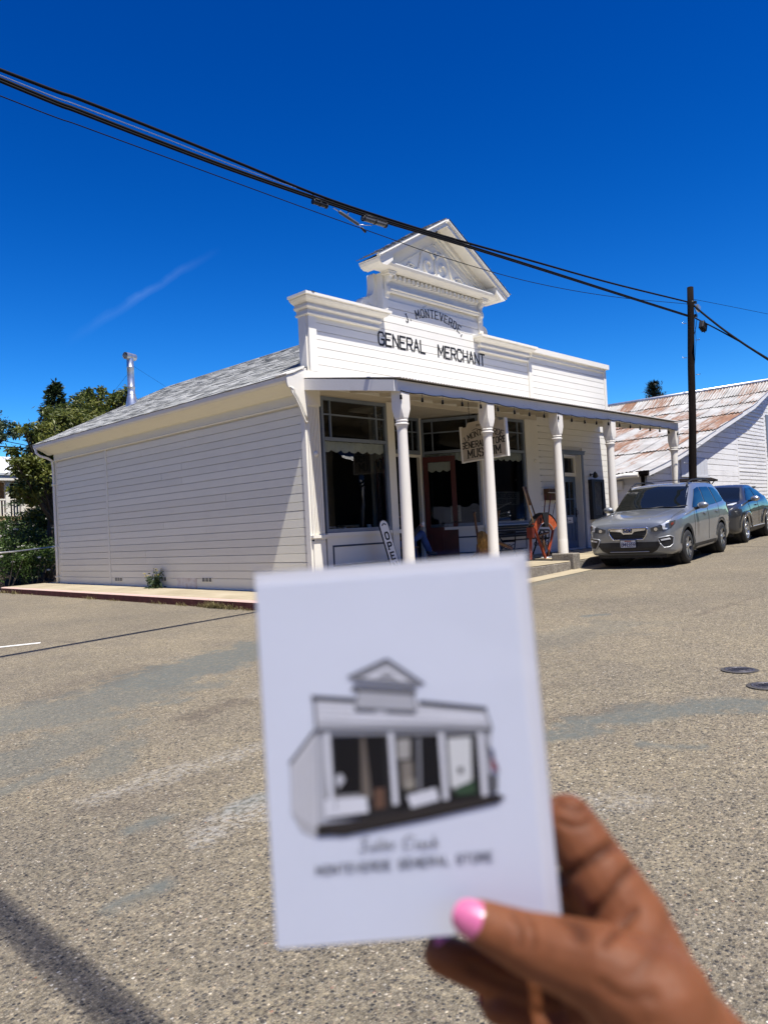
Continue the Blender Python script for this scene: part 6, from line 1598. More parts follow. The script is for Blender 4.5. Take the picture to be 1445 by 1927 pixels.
# cables (plan line from their shadow on the road; height from the picture)
def wy(x): return lerp(-2.62, -2.85, (x + 6.4) / 18.3)
def wirept(u, v):
    y = -2.75
    for _ in range(8):
        p = onY(u, v, y); y = wy(p.x)
    return p
def smooth_path(P, n=60):
    P = [P[0] * 2 - P[1]] + P + [P[-1] * 2 - P[-2]]; out = []
    for i in range(1, len(P) - 2):
        for k in range(n // (len(P) - 3)):
            t = k / (n // (len(P) - 3)); p0, p1, p2, p3 = P[i - 1:i + 3]
            out.append(0.5 * (2 * p1 + (p2 - p0) * t + (2 * p0 - 5 * p1 + 4 * p2 - p3) * t * t + (3 * p1 - p0 - 3 * p2 + p3) * t ** 3))
    out.append(P[-2]); return out
def cable(name, label, uv, offs, r, m, left=True, grp='cables on the pole', lash=False):
    P = [wirept(*q) for q in uv]
    if left: d = (P[0] - P[1]).normalized(); P = [P[0] + d * 11 + V((0, 0, .55)), P[0] + d * 5 + V((0, 0, .12))] + P
    S = smooth_path(P, 90); mid = P[len(P) // 2]
    t_ = thing(name, label, 'cable', mid, group=grp)
    mb = MB()
    for (oy_, oz_, rr) in offs: mb.tube([p + V((0, oy_, oz_)) for p in S], rr, 7)
    obj('sheath', mb, m, t_)
    return S
up = ((0, 131), (150, 187), (300, 246), (450, 307), (600, 368), (720, 409), (840, 446), (1000, 491), (1150, 533), (1292, 568))
lo = ((0, 148), (150, 208), (300, 266), (450, 322), (600, 374), (720, 414), (840, 450), (1000, 500), (1150, 548), (1292, 593))
ms = ((0, 141), (150, 199), (300, 256), (450, 315), (560, 354), (640, 384))
S1 = cable('upper_cable', 'upper thick black cable running from the pole over the store front', up, ((0, 0, .020), (.03, .022, .016)), .02, M['cable'])
S2 = cable('lower_cable', 'lower thick black cable that parts from the upper one before the pole', lo, ((0, 0, .021), (-.01, -.034, .016)), .02, M['cable'])
cable('steel_strand', 'bright steel strand between the two thick cables at the upper left', ms, ((0, 0, .005),), .005, M['steelwire'])
th_ = ((0, 180), (150, 236), (300, 291), (450, 346), (600, 401), (720, 444), (840, 486), (1000, 531), (1150, 558), (1292, 572))
cable('thin_wire', 'thin single wire sagging below the thick cables in front of the pediment', th_, ((0, 0, .0065),), .006, M['cable'])
# cables leaving the pole towards the right, coming nearer the viewer
def rcable(name, label, a, uv, r, dy, cat='cable'):
    P = [a] + [onY(u, v, a.y - dy * (u - 1300) / 145) for u, v in uv]; d = (P[-1] - P[-2]).normalized(); P.append(P[-1] + d * 6)
    t_ = thing(name, label, cat, P[1], group='cables on the pole'); mb = MB(); mb.tube(smooth_path(P, 40), r, 7); obj('sheath', mb, M['cable'], t_)
rcable('upper_cable', 'thick black cable dropping from the pole to the right edge', a1, ((1322, 590), (1360, 620), (1400, 648), (1445, 677)), .028, 2.2)
rcable('lower_cable', 'black cable with a splice box dropping right from the pole below the thicker one', a2, ((1340, 615), (1375, 634), (1400, 648), (1445, 675)), .018, 2.2)
rcable('thin_wire', 'thin wire running level to the right of the pole', onY(1303, 563, -2.85), ((1350, 572), (1400, 582), (1445, 591)), .006, .3)
# splice cases hanging on the cables
def splice(name, label, u0, v0, u1, v1, r, m, extra=True):
    a, b = wirept(u0, v0), wirept(u1, v1); t_ = thing(name, label, 'cable splice', (a + b) / 2, group='splice cases on the cables')
    mb = MB(); d = (b - a); mb.tube([a, a + d * .03, a + d * .05, a + d * .95, a + d * .97, b], [r * .4, r * .95, r, r, r * .95, r * .4], 14); obj('case', mb, m, t_)
    mb = MB()
    for q in (.04, .5, .96): p = a + d * q; n_ = d.normalized(); mb.tube([p - n_ * .012, p + n_ * .012], r * 1.18, 14)
    mb.tube([a + d * .06 + V((0, -r, r)), a + d * .94 + V((0, -r, r))], .009, 5)
    obj('band', mb, M['iron'], t_)
    mb = MB()
    for q in (.06, .94): p = a + d * q; mb.tube([p, p + V((0, .01, .13))], .010, 5)
    obj('hanger', mb, M['iron'], t_)
    return t_
M['grey_case'] = simple('dull_grey_case', (.10, .10, .095), .45, var=.2)
splice('splice_case', 'grey cylindrical splice case under the cables left of the pediment', 682, 410, 727, 424, .042, M['grey_case'])
splice('cable_clamp', 'black bolted clamp on the lower cable left of the splice case', 589, 379, 615, 388, .035, M['iron'])
am_ = thing('amplifier_case', 'slim grey box slung below the cables on struts left of the splice case', 'cable splice', wirept(656, 412), group='splice cases on the cables')
a, b = wirept(638, 398), wirept(675, 423); mb = MB(); mb.tube([a, a.lerp(b, .04), a.lerp(b, .96), b], [.015, .026, .026, .015], 10); obj('case', mb, M['grey_case'], am_)
mb = MB(); mb.tube([wirept(627, 391), a], .008, 5); mb.tube([b, wirept(700, 424)], .008, 5); mb.tube([b, wirept(682, 430)], .007, 5); mb.tube([wirept(654, 406), wirept(656, 398)], .012, 6); obj('strut', mb, M['galv'], am_)
mb = MB(); mb.tube([wirept(681, 429), wirept(688, 437)], .02, 8); obj('end_cap', mb, M['iron'], am_)
tb = thing('splice_box', 'square black splice box on the cable just right of the pole', 'cable splice', onY(1322, 614, -3.2), group='splice cases on the cables')
mb = MB(); q = onY(1322, 614, -3.2); mb.cbox(q, (.26, .12, .20), Matrix.Rotation(R(24), 3, 'Y')); bevel(obj('case', mb, M['iron'], tb), .015)
mb = MB()
for e in (-.09, -.03, .03, .09): mb.cbox(q + V((e, 0, -e * .42)), (.014, .14, .22), Matrix.Rotation(R(24), 3, 'Y'))
mb.tube([q + V((-.1, 0, -.06)), q + V((-.06, -.02, -.15)), q + V((.05, -.02, -.17)), q + V((.1, 0, -.13))], .008, 5); obj('rib', mb, M['cable'], tb)
# cable bundle along the side street (its shadow crosses the near road)
P = [V((-9.75, -40, 7.4)), V((-9.3, -25, 6.85)), V((-8.97, -11, 6.55)), V((-8.96, -8, 6.5)), V((-8.9, 0, 6.55)), V((-8.6, 15, 7.0)), V((-8.3, 34, 7.8))]
t_ = thing('street_cable', 'thick cable bundle strung above the side street', 'cable', P[3], group=None); mb = MB()
for e, f_ in ((0, 0), (.055, .012), (-.05, .02), (.006, .045)): mb.tube([p + V((e, 0, f_)) for p in smooth_path(P, 60)], .016, 7)
obj('sheath', mb, M['cable'], t_)

# ================================================================== BARN WITH RUSTY ROOF
barn = thing('barn', 'old white plank barn with a rust-streaked corrugated iron roof behind the pole', 'barn', (21, .5, .8))
YG, YR = .52, .14
prof_px = ((1222, 886), (1260, 868), (1300, 843), (1344, 812), (1385, 785), (1420, 762), (1445, 737))
PR = [onY(u, v, YR) for u, v in prof_px]; PR = [V((p.x, 0, p.z)) for p in PR]
PR.append(V((PR[-1].x + .95, 0, PR[-1].z + .62)))
ridge = PR[-1]
# resample the flared profile
cum = [0]
for a, b in zip(PR[:-1], PR[1:]): cum.append(cum[-1] + (b - a).length)
def onprof(s):
    s = max(0, min(cum[-1], s))
    for i in range(len(PR) - 1):
        if s <= cum[i + 1] + 1e-9: return PR[i].lerp(PR[i + 1], (s - cum[i]) / (cum[i + 1] - cum[i]))
    return PR[-1]
BL = 15.0
m = mat('rusted_corrugated_iron', .6, .1, .3); t = NT(m); M['rust_roof'] = m
w = t.tc('World'); v = t.tc('Object', (11, .7, 1), rnd_off=True); v2 = t.tc('Object', (30, 1.6, 1), rnd_off=True)
streak = t.noise(v, 1.6, 6, .62); patchn = t.noise(w, .36, 4, .6); fine_ = t.noise(v2, 1.5, 5, .7)
rm = t.math('ADD', t.math('MULTIPLY', streak, .62), t.math('MULTIPLY', patchn, .55)); rm = t.math('ADD', rm, t.math('MULTIPLY', t.math('SUBTRACT', t.rand(), .5), .16))
rm = t.math('ADD', rm, t.math('MULTIPLY', t.math('SUBTRACT', fine_, .5), .22))
rmask = t.ramp(rm, [(.56, 0), (.67, 1)])
rc = t.ramp(fine_, [(.25, (.075, .028, .012)), (.5, (.18, .068, .024)), (.75, (.30, .15, .07))])
bc_ = t.ramp(t.noise(w, 1.5, 5), [(.3, (.30, .29, .265)), (.7, (.46, .45, .42))])
bc_ = t.mix(t.ramp(t.rand(), [(.75, 0), (.95, .35)]), bc_, (.42, .40, .36))
rib = t.math('SINE', t.math('MULTIPLY', t.sep(t.tc('Object'))[0], 2 * PI / .1373)); bc_ = t.mix(t.ramp(rib, [(.0, .0), (.55, .0), (1.0, .55)]), bc_, (.20, .185, .16))  # dark stripes paint the shade of the corrugation valleys into the colour
t.col(t.mix(t.math('MULTIPLY', rmask, .85), bc_, rc)); t.rough(t.ramp(rmask, [(0, .45), (1, .85)]))
def find_s(u, v):
    best = None
    for i in range(400):
        s = cum[-1] * i / 399; p = onprof(s); d = ray(u, v); tt_ = (p.x - CAM_P.x) / d.x; q = CAM_P + d * tt_
        e = abs(q.z - p.z)
        if best is None or e < best[0]: best = (e, s)
    return best[1]
cs = [0.0] + sorted(find_s(1265, y) for y in (847, 820, 795, 779, 764)) + [cum[-1]]
SW = .66
for ci in range(len(cs) - 1):
    s0, s1 = cs[ci] - (.0 if ci == 0 else .10), cs[ci + 1]
    p0, p1 = onprof(s0), onprof(s1); L = s1 - s0
    nseg = 3; me_var = []
    for var in range(2):
        mb = MB(); nx_ = 48
        q0 = p0
        d = (p1 - p0); ex = d.normalized(); en = V((-ex.z, 0, ex.x))
        def F(a, b):
            s = lerp(s0, s1, b); p = onprof(s); x_ = (p - p0).dot(ex); z_ = (p - p0).dot(en)
            y = -SW * a - .04 * a; lift = (.045 if ci > 0 else .0) * (1 - b) + .020 * math.sin(2 * PI * a * 5) + (.012 * math.sin(a * 5 + var * 2) * (1 - b))
            return V((y, x_, z_ + lift))
        mb.grid(F, nx_, nseg); me_var.append(mb.mesh('roof_sheet', M['rust_roof']))
    k = 0; y = YR
    while y < YR + BL:
        o = bpy.data.objects.new('roof_sheet', me_var[k % 2]); COL.objects.link(o); o.parent = barn
        # local x = across (world -y), local y = up the slope, local z = normal
        Rm = Matrix(((0, ex.x, en.x), (-1, 0, 0), (0, ex.z, en.z)))
        o.rotation_euler = Rm.to_euler(); jit = rnd.uniform(-.03, .03) if ci else rnd.uniform(-.05, .02)
        o.location = p0 + V((0, y, .02)) + ex * jit - BASE[barn.name]; y += SW; k += 1
# far slope, ridge roll, gable and side walls
mb = MB(); R2 = [V((2 * ridge.x - p.x, 0, p.z)) for p in PR]
for a, b in zip(R2[:-1], R2[1:]): mb.quad(a + V((0, YR, 0)), b + V((0, YR, 0)), b + V((0, YR + BL, 0)), a + V((0, YR + BL, 0)))
obj('roof_back', mb, M['rust_roof'], barn)
mb = MB(); mb.tube([(ridge.x, YR - .05, ridge.z + .04), (ridge.x, YR + BL, ridge.z + .04)], .09, 10); obj('ridge_roll', mb, M['galv'], barn)
mb = MB()
for a, b in zip(PR[:-1], PR[1:]): mb.prism([a + V((0, 0, .02)), b + V((0, 0, .02)), b - V((0, 0, .16)), a - V((0, 0, .16))], (0, YR + .02, 0), (0, YR + .06, 0))
obj('bargeboard', mb, M['barn_white'], barn)
xL, xR = PR[0].x + .34, 2 * ridge.x - PR[0].x - .34
def top_at(x):
    xx = x if x <= ridge.x else 2 * ridge.x - x
    for a, b in zip(PR[:-1], PR[1:]):
        if a.x <= xx <= b.x + 1e-6: return lerp(a.z, b.z, (xx - a.x) / (b.x - a.x)) - .03
    return PR[0].z
gp = [V((xL, 0, .2))] + [V((x, 0, top_at(x) - .02)) for x in np.linspace(xL, xR, 40)] + [V((xR, 0, .2))]
mb = MB(); mb.prism(gp, (0, YG + .03, 0), (0, YG + .12, 0)); mb.box(xL, xL + .08, YG + .12, YR + BL - .3, .2, top_at(xL) - .02); mb.box(xR - .08, xR, YG + .12, YR + BL - .3, .2, top_at(xL) - .02); mb.prism(gp, (0, YR + BL - .4, 0), (0, YR + BL - .3, 0)); obj('wall', mb, M['barn_white'], barn)
# gable planks in bays between vertical battens; right bay narrower boards, warped
bays = [onY(u, 880, YG).x for u in (1228, 1387, 1439)]; bays = [xL + .1, onY(1262, 900, YG).x, onY(1387, 860, YG).x, onY(1440, 860, YG).x, onY(1440, 860, YG).x + 4.5]
for bi in range(4):
    xa, xb = bays[bi], bays[bi + 1]; z = .75; hh = (.225, .225, .165, .20)[bi]; 
    if bi == 3: z = 2.2
    while z < 7.3:
        t0_, t1_ = top_at(xa), top_at(xb)
        x0, x1 = xa + .03, xb - .03
        if z + hh > t0_ - .05:
            # clip at the rake
            lo_, hi_ = xa, min(xb, ridge.x)
            if top_at(hi_) < z + hh + .05: break
            for _ in range(24):
                md = (lo_ + hi_) / 2
                if top_at(md) - .06 < z + hh: lo_ = md
                else: hi_ = md
            x0 = hi_
        if x1 - x0 > .25:
            cuts = [x0]
            while x1 - cuts[-1] > 2.8 and rnd.random() < .7: cuts.append(cuts[-1] + rnd.uniform(1.2, 2.4))
            cuts.append(x1)
            for a, b in zip(cuts[:-1], cuts[1:]):
                o = plank((a, YG + .028, z), b - a - .004, 'x', M['barn_white'], h=hh, tw=3.5 if bi == 2 else 2.0, parent=barn, t1=.036, gap=(.024, .022, .050, .025)[bi])
                o.rotation_euler.y += rnd.uniform(-.004, .004) * (2.2 if bi == 2 else 1)
        z += hh
for x in bays[1:4]:
    mb = MB(); mb.box(x - .05, x + .05, YG - .02, YG + .03, .6, top_at(x) - .1); obj('batten', mb, M['barn_white'], barn)
mb = MB(); mb.box(xL - .02, xL + .10, YG - .035, YG + .12, .4, top_at(xL) - .05); obj('corner_board', mb, M['barn_white'], barn)
# grey-blue sliding shutter and small door panels on the gable
q0, q1 = onY(1280, 860, YG - .05), onY(1332, 898, YG - .05)
mb = MB(); nb_ = 7
for k in range(nb_): mb.box(lerp(q0.x, q1.x, k / nb_) + .004, lerp(q0.x, q1.x, (k + 1) / nb_) - .004, YG - .05, YG - .012, q1.z, q0.z)
mb.box(q0.x - .05, q1.x + .1, YG - .07, YG - .05, q1.z - .02, q1.z + .05)
obj('shutter', mb, paint_wood('faded_grey_shutter', (.55, .56, .58), amount=.5, grain=(3, 3, .3), peel=.5), barn)
q0, q1 = onY(1440, 780, YG - .05), onY(1460, 860, YG - .05)
mb = MB(); mb.box(q0.x, q0.x + 1.3, YG - .05, YG - .0, q1.z, q0.z); obj('hatch', mb, M['grey_trim'], barn)
q0, q1 = onY(1280, 908, YG - .3), onY(1350, 905, YG - .3); mb = MB(); mb.prism([q0, q0 + V((0, 0, .03)), q1 + V((0, 0, .06)), q1 + V((0, 0, 0))], (0, 0, 0), (0, .26, .10)); mb.tube([q0 + V((0, .02, 0)), q0 + V((0, .26, -.25))], .02, 6); mb.tube([q1 + V((-.3, .02, 0)), q1 + V((-.3, .26, -.25))], .02, 6); obj('lean_shelf', mb, M['wood_pole'], barn)
# side wall of the barn in the passage: boards, battered gutter, pipe, meter box
z = .55
while z + .19 < top_at(xL) - .25:
    plank((xL, YG + .14, z), 6.5, 'y', M['barn_white'], h=.19, tw=2, parent=barn, t1=.03); z += .19
mb = MB(); ex_ = PR[0].x - .05; mb.tube([(ex_ - .05, YR + .35 + .5 * k, PR[0].z - .10 - .015 * k + .02 * math.sin(k * 2.1)) for k in range(14)], .085, 10); obj('gutter', mb, M['white_trim'], barn)
mb = MB(); mb.box(PR[0].x - .02, xL + .02, YR + .05, YR + BL - .3, PR[0].z - .14, PR[0].z - .06); mb.box(PR[0].x - .12, PR[0].x + .1, YR + .03, YR + .4, PR[0].z - .10, PR[0].z + .02); obj('eave_boarding', mb, M['wood_pole'], barn)
mb = MB(); mb.box(xL - .10, xL - .03, YG - .06, YG + .06, .5, PR[0].z - .12); obj('corner_post', mb, M['wood_pole'], barn)
mb = MB(); mb.tube([(xL - .06, YG - .10, PR[0].z - .15), (xL - .06, YG - .10, .7)], .04, 8); mb.tube([(xL - .08, YG + 1.0, PR[0].z - .5), (xL - .08, YG + 1.0, PR[0].z - .85), (xL - .08, YG + 1.35, PR[0].z - 1.05), (xL - .08, YG + 1.35, .8)], .04, 8); obj('downpipe', mb, M['white_trim'], barn)
mb = MB(); mb.box(xL - .14, xL - .03, YG + .72, YG + .98, PR[0].z - .55, PR[0].z - .25); obj('meter_box', mb, M['white_trim'], barn)

# ================================================================== TREES
def leaf_mat(name, a, b, c_, trans=.25):
    m = bpy.data.materials.new(name); m.use_nodes = True; t = NT(m); t.b.inputs['Roughness'].default_value = .45; t.b.inputs['Specular IOR Level'].default_value = .4
    col = t.ramp(t.attr('tone'), [(0, a), (.5, b), (1, c_)]); t.col(col)
    nt = m.node_tree; tl = nt.nodes.new('ShaderNodeBsdfTranslucent'); mx = nt.nodes.new('ShaderNodeMixShader'); mx.inputs[0].default_value = trans
    nt.links.new(col, tl.inputs[0]); o = nt.nodes['Material Output']; nt.links.new(t.b.outputs[0], mx.inputs[1]); nt.links.new(tl.outputs[0], mx.inputs[2]); nt.links.new(mx.outputs[0], o.inputs[0])
    return m
M['leaf'] = leaf_mat('walnut_leaf', (.028, .042, .008), (.085, .11, .018), (.20, .20, .04), .32)
M['leaf_rose'] = leaf_mat('rose_leaf', (.014, .030, .007), (.045, .082, .014), (.10, .15, .03))
M['needle'] = leaf_mat('cedar_needle', (.016, .03, .014), (.045, .075, .030), (.10, .13, .055), .15)
M['needle_far'] = leaf_mat('pine_needle', (.010, .016, .010), (.022, .032, .020), (.045, .058, .035), .1)
M['bark'] = simple('grey_brown_bark', (.07, .055, .042), .95, var=.4, scale=9, bump=.6, stretch=(4, 4, .7))
M['petal'] = simple('white_petal', (.75, .72, .66), .7, var=.1)
M['yellow'] = simple('yellow_petal', (.62, .48, .03), .6, var=.2)
M['dry_grass'] = leaf_mat('dry_grass', (.10, .085, .03), (.22, .19, .08), (.34, .29, .14), .2)
M['weed_leaf'] = leaf_mat('weed_leaf', (.02, .04, .012), (.05, .085, .03), (.09, .13, .05), .2)
def leaves_mesh(name, pts, size, m, droop=.4, kind='stuff', parent=None, curl=.25, aspect=.42):
    """pts: list of (pos, tone); small folded leaves"""
    mb = MB(); tones = []
    for p, tone in pts:
        d = V((rnd.gauss(0, 1), rnd.gauss(0, 1), rnd.gauss(-droop, .7))).normalized(); u = d.cross(V((rnd.gauss(0, 1), rnd.gauss(0, 1), rnd.gauss(0, 1)))).normalized(); n_ = d.cross(u)
        L = size * rnd.uniform(.6, 1.25); W = L * aspect
        mb.add([p, p + d * L * .5 + u * W * .5 + n_ * W * curl, p + d * L, p + d * L * .5 - u * W * .5 + n_ * W * curl], [(0, 1, 2), (0, 2, 3)])
        tv = max(0, min(1, tone + rnd.gauss(0, .16))); tones += [tv, tv]
    o = obj(name, mb, m, parent, kind=kind); at = o.data.attributes.new('tone', 'FLOAT', 'FACE'); at.data.foreach_set('value', tones); return o
def limb(mb, a, b, r0, r1, wob=.12, n=7):
    a, b = V(a), V(b); L = (b - a).length; pts = []
    for i in range(n + 1):
        t = i / n; p = a.lerp(b, t); p += V((noise.noise(p * .9 + V((5, 0, 0))), noise.noise(p * .9 + V((0, 7, 0))), .5 * noise.noise(p * .9))) * wob * L * .35 * math.sin(PI * t); pts.append(p)
    mb.tube(pts, [lerp(r0, r1, i / n) for i in range(n + 1)], 8); return pts
def broad_tree(name, label, base, clumps, trunk_top, n_leaf, size, m, group=None, trunk_r=.16, cat='tree'):
    t_ = thing(name, label, cat, base, group=group); mb = MB(); limb(mb, base, trunk_top, trunk_r, trunk_r * .6); 
    for c_, r_ in clumps: limb(mb, V(trunk_top) - V((0, 0, rnd.uniform(.2, 1.0))), c_, trunk_r * .45, .02)
    obj('trunk', mb, M['bark'], t_)
    pts = []; tot = sum(r_ ** 2 for _, r_ in clumps)
    for c_, r_ in clumps:
        c_ = V(c_); tw = []
        for k in range(max(5, int(9 * r_ * r_))):   # twig ends inside the clump
            d = V((rnd.gauss(0, 1), rnd.gauss(0, 1), rnd.gauss(0, .85))).normalized(); tw.append((c_ + d * r_ * rnd.uniform(.35, 1.12), rnd.uniform(.25, .85)))
        per = int(n_leaf * r_ * r_ / tot / len(tw)) + 1
        for q, tone in tw:
            sp = r_ * rnd.uniform(.16, .30)
            for _ in range(per): pts.append((q + V((rnd.gauss(0, sp), rnd.gauss(0, sp), rnd.gauss(0, sp * .7))), tone))
    leaves_mesh('crown', pts, size, m, parent=t_)
    return t_
def conifer(name, label, base, h, spread, n_whorl, m, m_n=70, droop=.25, group=None, top=0.0, shape=1.0, start=.12, fluff=1.0):
    t_ = thing(name, label, 'tree', base, group=group); base = V(base); mb = MB(); mb.tube([base, base + V((0, 0, h * .5)), base + V((0, 0, h))], [h * .018, h * .011, .01], 8)
    tri = MB(); tones = []
    for w_ in range(n_whorl):
        f = start + (1 - start) * (w_ + rnd.random() * .6) / n_whorl; L0 = spread * ((1 - f) ** shape + top * (1 - f) * 0 + .03)
        for k in range(rnd.choice([5, 6, 7])):
            a = rnd.uniform(0, 2 * PI); L = L0 * rnd.uniform(.65, 1.1); p0 = base + V((0, 0, h * f)); d = V((math.cos(a), math.sin(a), 0)); P = [p0 + d * L * t + V((0, 0, L * (.22 * t - droop * 2 * t * t))) for t in np.linspace(0, 1, 6)]
            mb.tube(P, [.022, .018, .014, .011, .008, .004], 4, caps=False); side = V((-d.y, d.x, 0)); tone = rnd.uniform(.2, .8)
            for _ in range(int(m_n * (L / spread + .15))):
                t = rnd.uniform(.12, 1); q = P[0].lerp(P[-1], 0); i = min(4, int(t * 5)); q = P[i].lerp(P[i + 1], t * 5 - i)
                ww = (1 - abs(t - .45)) * L * .30; q = q + side * rnd.uniform(-ww, ww) + V((0, 0, rnd.gauss(0, .05) - .04))
                dd = (d * rnd.uniform(.3, 1) + side * rnd.uniform(-.8, .8) + V((0, 0, rnd.gauss(-.1, .3)))).normalized(); u = dd.cross(V((rnd.gauss(0, .4), rnd.gauss(0, .4), 1))).normalized(); ln = rnd.uniform(.10, .24) * fluff; wd = ln * .30
                tri.add([q, q + dd * ln * .6 + u * wd * .5, q + dd * ln, q + dd * ln * .6 - u * wd * .5], [(0, 1, 2), (0, 2, 3)]); tv = max(0, min(1, tone + rnd.gauss(0, .15))); tones += [tv, tv]
    obj('trunk', mb, M['bark'], t_); o = obj('crown', tri, m, t_, kind='stuff'); at = o.data.attributes.new('tone', 'FLOAT', 'FACE'); at.data.foreach_set('value', tones)
    return t_
def at_h(u, v, hd):
    d = ray(u, v); return CAM_P + d * (hd / math.hypot(d.x, d.y))
# tall cedar and its lower neighbour
top = at_h(103, 716, 36); conifer('cedar_tree', 'tall pointed dark cedar rising behind the leafy tree at the left', (top.x, top.y, .9), top.z - .9, 3.0, 40, M['needle'], 190, .18, fluff=1.5)
top = at_h(163, 733, 37); conifer('cedar_tree', 'shorter rounded conifer between the tall cedar and the stove pipe', (top.x, top.y, .9), top.z - .9, 2.9, 32, M['needle'], 170, .12, shape=.6, fluff=1.5)
# leafy tree at the store's back corner
C_ = lambda u, v, hd, r_: (at_h(u, v, hd), r_)
tb_ = at_h(92, 1060, 27.5)
broad_tree('leafy_tree', 'large leafy tree with yellow-green foliage beside the back corner of the store', (tb_.x, tb_.y, .5), [C_(78, 818, 27, .55), C_(60, 850, 26.5, .6), C_(92, 850, 27, .7), C_(75, 890, 26.5, .7), C_(42, 885, 26, .42), C_(95, 900, 27, .7), C_(62, 930, 26.5, .42), C_(95, 945, 27.5, .6), C_(115, 830, 28.5, .7), C_(150, 820, 29, .7), C_(30, 872, 25.5, .25), C_(90, 975, 28, .5), C_(44, 805, 26, .2), C_(34, 925, 26, .28), C_(105, 790, 28, .4), C_(130, 790, 29, .6), C_(165, 790, 29.5, .6), C_(150, 770, 30, .4), C_(55, 815, 26.5, .3)], at_h(98, 930, 27.5), 13000, .17, M['leaf'], trunk_r=.14)
tb_ = at_h(205, 1000, 33)
broad_tree('leafy_tree', 'leafy tree showing above the roof beside the stove pipe', (tb_.x, tb_.y, .5), [C_(190, 765, 33, .85), C_(215, 750, 33, .5), C_(232, 745, 32, .35), C_(205, 785, 33, .9), C_(170, 775, 33.5, .8), C_(150, 790, 34, .9), C_(183, 742, 33, .4), C_(228, 765, 33, .5), C_(240, 738, 31.6, .22)], at_h(200, 800, 33), 5200, .20, M['leaf'], trunk_r=.12)
tb_ = at_h(-30, 990, 75)
broad_tree('distant_tree', 'rounded dark tree far beyond the white house roof at the left edge', (tb_.x, tb_.y, 1.5), [C_(0, 800, 75, .9), C_(-30, 790, 76, 1.1), C_(30, 806, 74, .6), C_(-12, 815, 74, 1.0), C_(15, 818, 74, .8)], at_h(-10, 830, 75), 3000, .30, M['needle'], trunk_r=.3)
# rose bushes along the bank
specs = [('white-flowered rose bush at the far left edge by the pipe rail', 8, 1048, 26.0, .75), ('dark green rose bush with white flowers in front of the house steps', 34, 1028, 27.0, .8), ('taller bright green rose bush beneath the leafy tree', 58, 1008, 28.0, .85), ('rose bush with scattered white blooms nearest the store corner', 84, 1035, 27.0, .85), ('low rose bush at the foot of the bank beside the store corner', 62, 1060, 26.2, .6), ('sprawling rose bush below the house porch at the left edge', 10, 1005, 29.0, .85), ('pale flowering rose bush behind the corner downpipe', 100, 1000, 29.5, .75)]
for lab, u, v, hd, r_ in specs:
    c_ = at_h(u, v, hd); g_ = bank(c_.x, c_.y); t_ = thing('rose_bush', lab, 'shrub', (c_.x, c_.y, g_), group='rose bushes on the bank')
    mb = MB(); 
    for q in range(9): a = q * .7; limb(mb, (c_.x + .1 * math.cos(a), c_.y + .1 * math.sin(a), g_ - .05), c_ + V((r_ * .8 * math.cos(a), r_ * .8 * math.sin(a), rnd.uniform(-.2, .5) * r_)), .018, .006)
    obj('stem', mb, M['bark'], t_); pts = []
    for q in range(46):
        d = V((rnd.gauss(0, 1), rnd.gauss(0, 1), rnd.gauss(0, 1))).normalized(); e = c_ + V((d.x * r_, d.y * r_, d.z * r_ * .85)) * rnd.uniform(.3, 1.1); tone = rnd.uniform(.15, .8)
        if e.z < g_ + .03: e.z = g_ + rnd.uniform(.03, .3)
        for _ in range(46): pts.append((e + V((rnd.gauss(0, .13), rnd.gauss(0, .13), rnd.gauss(0, .11))), tone))
    leaves_mesh('foliage', pts, .085, M['leaf_rose'], parent=t_, aspect=.6)
    for q in range(rnd.choice([3, 4, 6])):
        d = V((rnd.gauss(-.5, .7), rnd.gauss(-.7, .7), rnd.gauss(.2, .7))).normalized(); e = c_ + V((d.x, d.y, d.z * .85)) * r_ * 1.08; mb = MB()
        if e.z < g_ + .1: continue
        for k in range(9):
            a = k * 2.4; rr = .012 + .0042 * k; mb.grid(lambda s, b, a=a, rr=rr: e + V((math.cos(a + s * 1.3) * rr * (1 + b * .6), math.sin(a + s * 1.3) * rr * (1 + b * .6), .03 * b - .003 * k)), 3, 2)
        obj('rose', mb, M['petal'], t_)
# distant pine beyond the barn
top = at_h(1229, 717, 75)
pn_ = thing('pine_tree', 'dark distant pine crown showing above the barn ridge', 'tree', (top.x, top.y, 2)); base = V((top.x, top.y, 2))
mb = MB(); mb.tube([base, base + V((0, 0, top.z - 2.3))], [.35, .05], 8); tri = MB(); tones = []
for w_ in range(30):
    f = w_ / 30; zc = lerp(top.z - 4.6, top.z - .1, f); L0 = 2.3 * (1 - f) ** .75 * (1 + .25 * math.sin(w_ * 1.9)) + .12
    for q in range(5):
        a = rnd.uniform(0, 2 * PI); L = L0 * rnd.uniform(.45, 1.2); d = V((math.cos(a), math.sin(a), 0)); p0 = V((top.x, top.y, zc)); tone = rnd.uniform(.1, .9)
        mb.tube([p0, p0 + d * L * .6 + V((0, 0, .0)), p0 + d * L + V((0, 0, .22 * L))], [.05, .03, .01], 4, caps=False)
        for e in range(34):
            t = rnd.uniform(.3, 1.05); q_ = p0 + d * L * t + V((rnd.gauss(0, .12), rnd.gauss(0, .12), .22 * L * max(0, t - .6) * 2 + rnd.gauss(0, .07))); dd = V((rnd.gauss(0, 1) + d.x, rnd.gauss(0, 1) + d.y, rnd.gauss(.5, .6))).normalized(); u_ = dd.cross(V((0, 0, 1))).normalized(); ln = rnd.uniform(.2, .38)
            tri.add([q_ - u_ * .05, q_ + u_ * .05, q_ + dd * ln], [(0, 1, 2)]); tones.append(max(0, min(1, tone + rnd.gauss(0, .15))))
obj('trunk', mb, M['bark'], pn_); o = obj('crown', tri, M['needle_far'], pn_, kind='stuff'); at = o.data.attributes.new('tone', 'FLOAT', 'FACE'); at.data.foreach_set('value', tones)

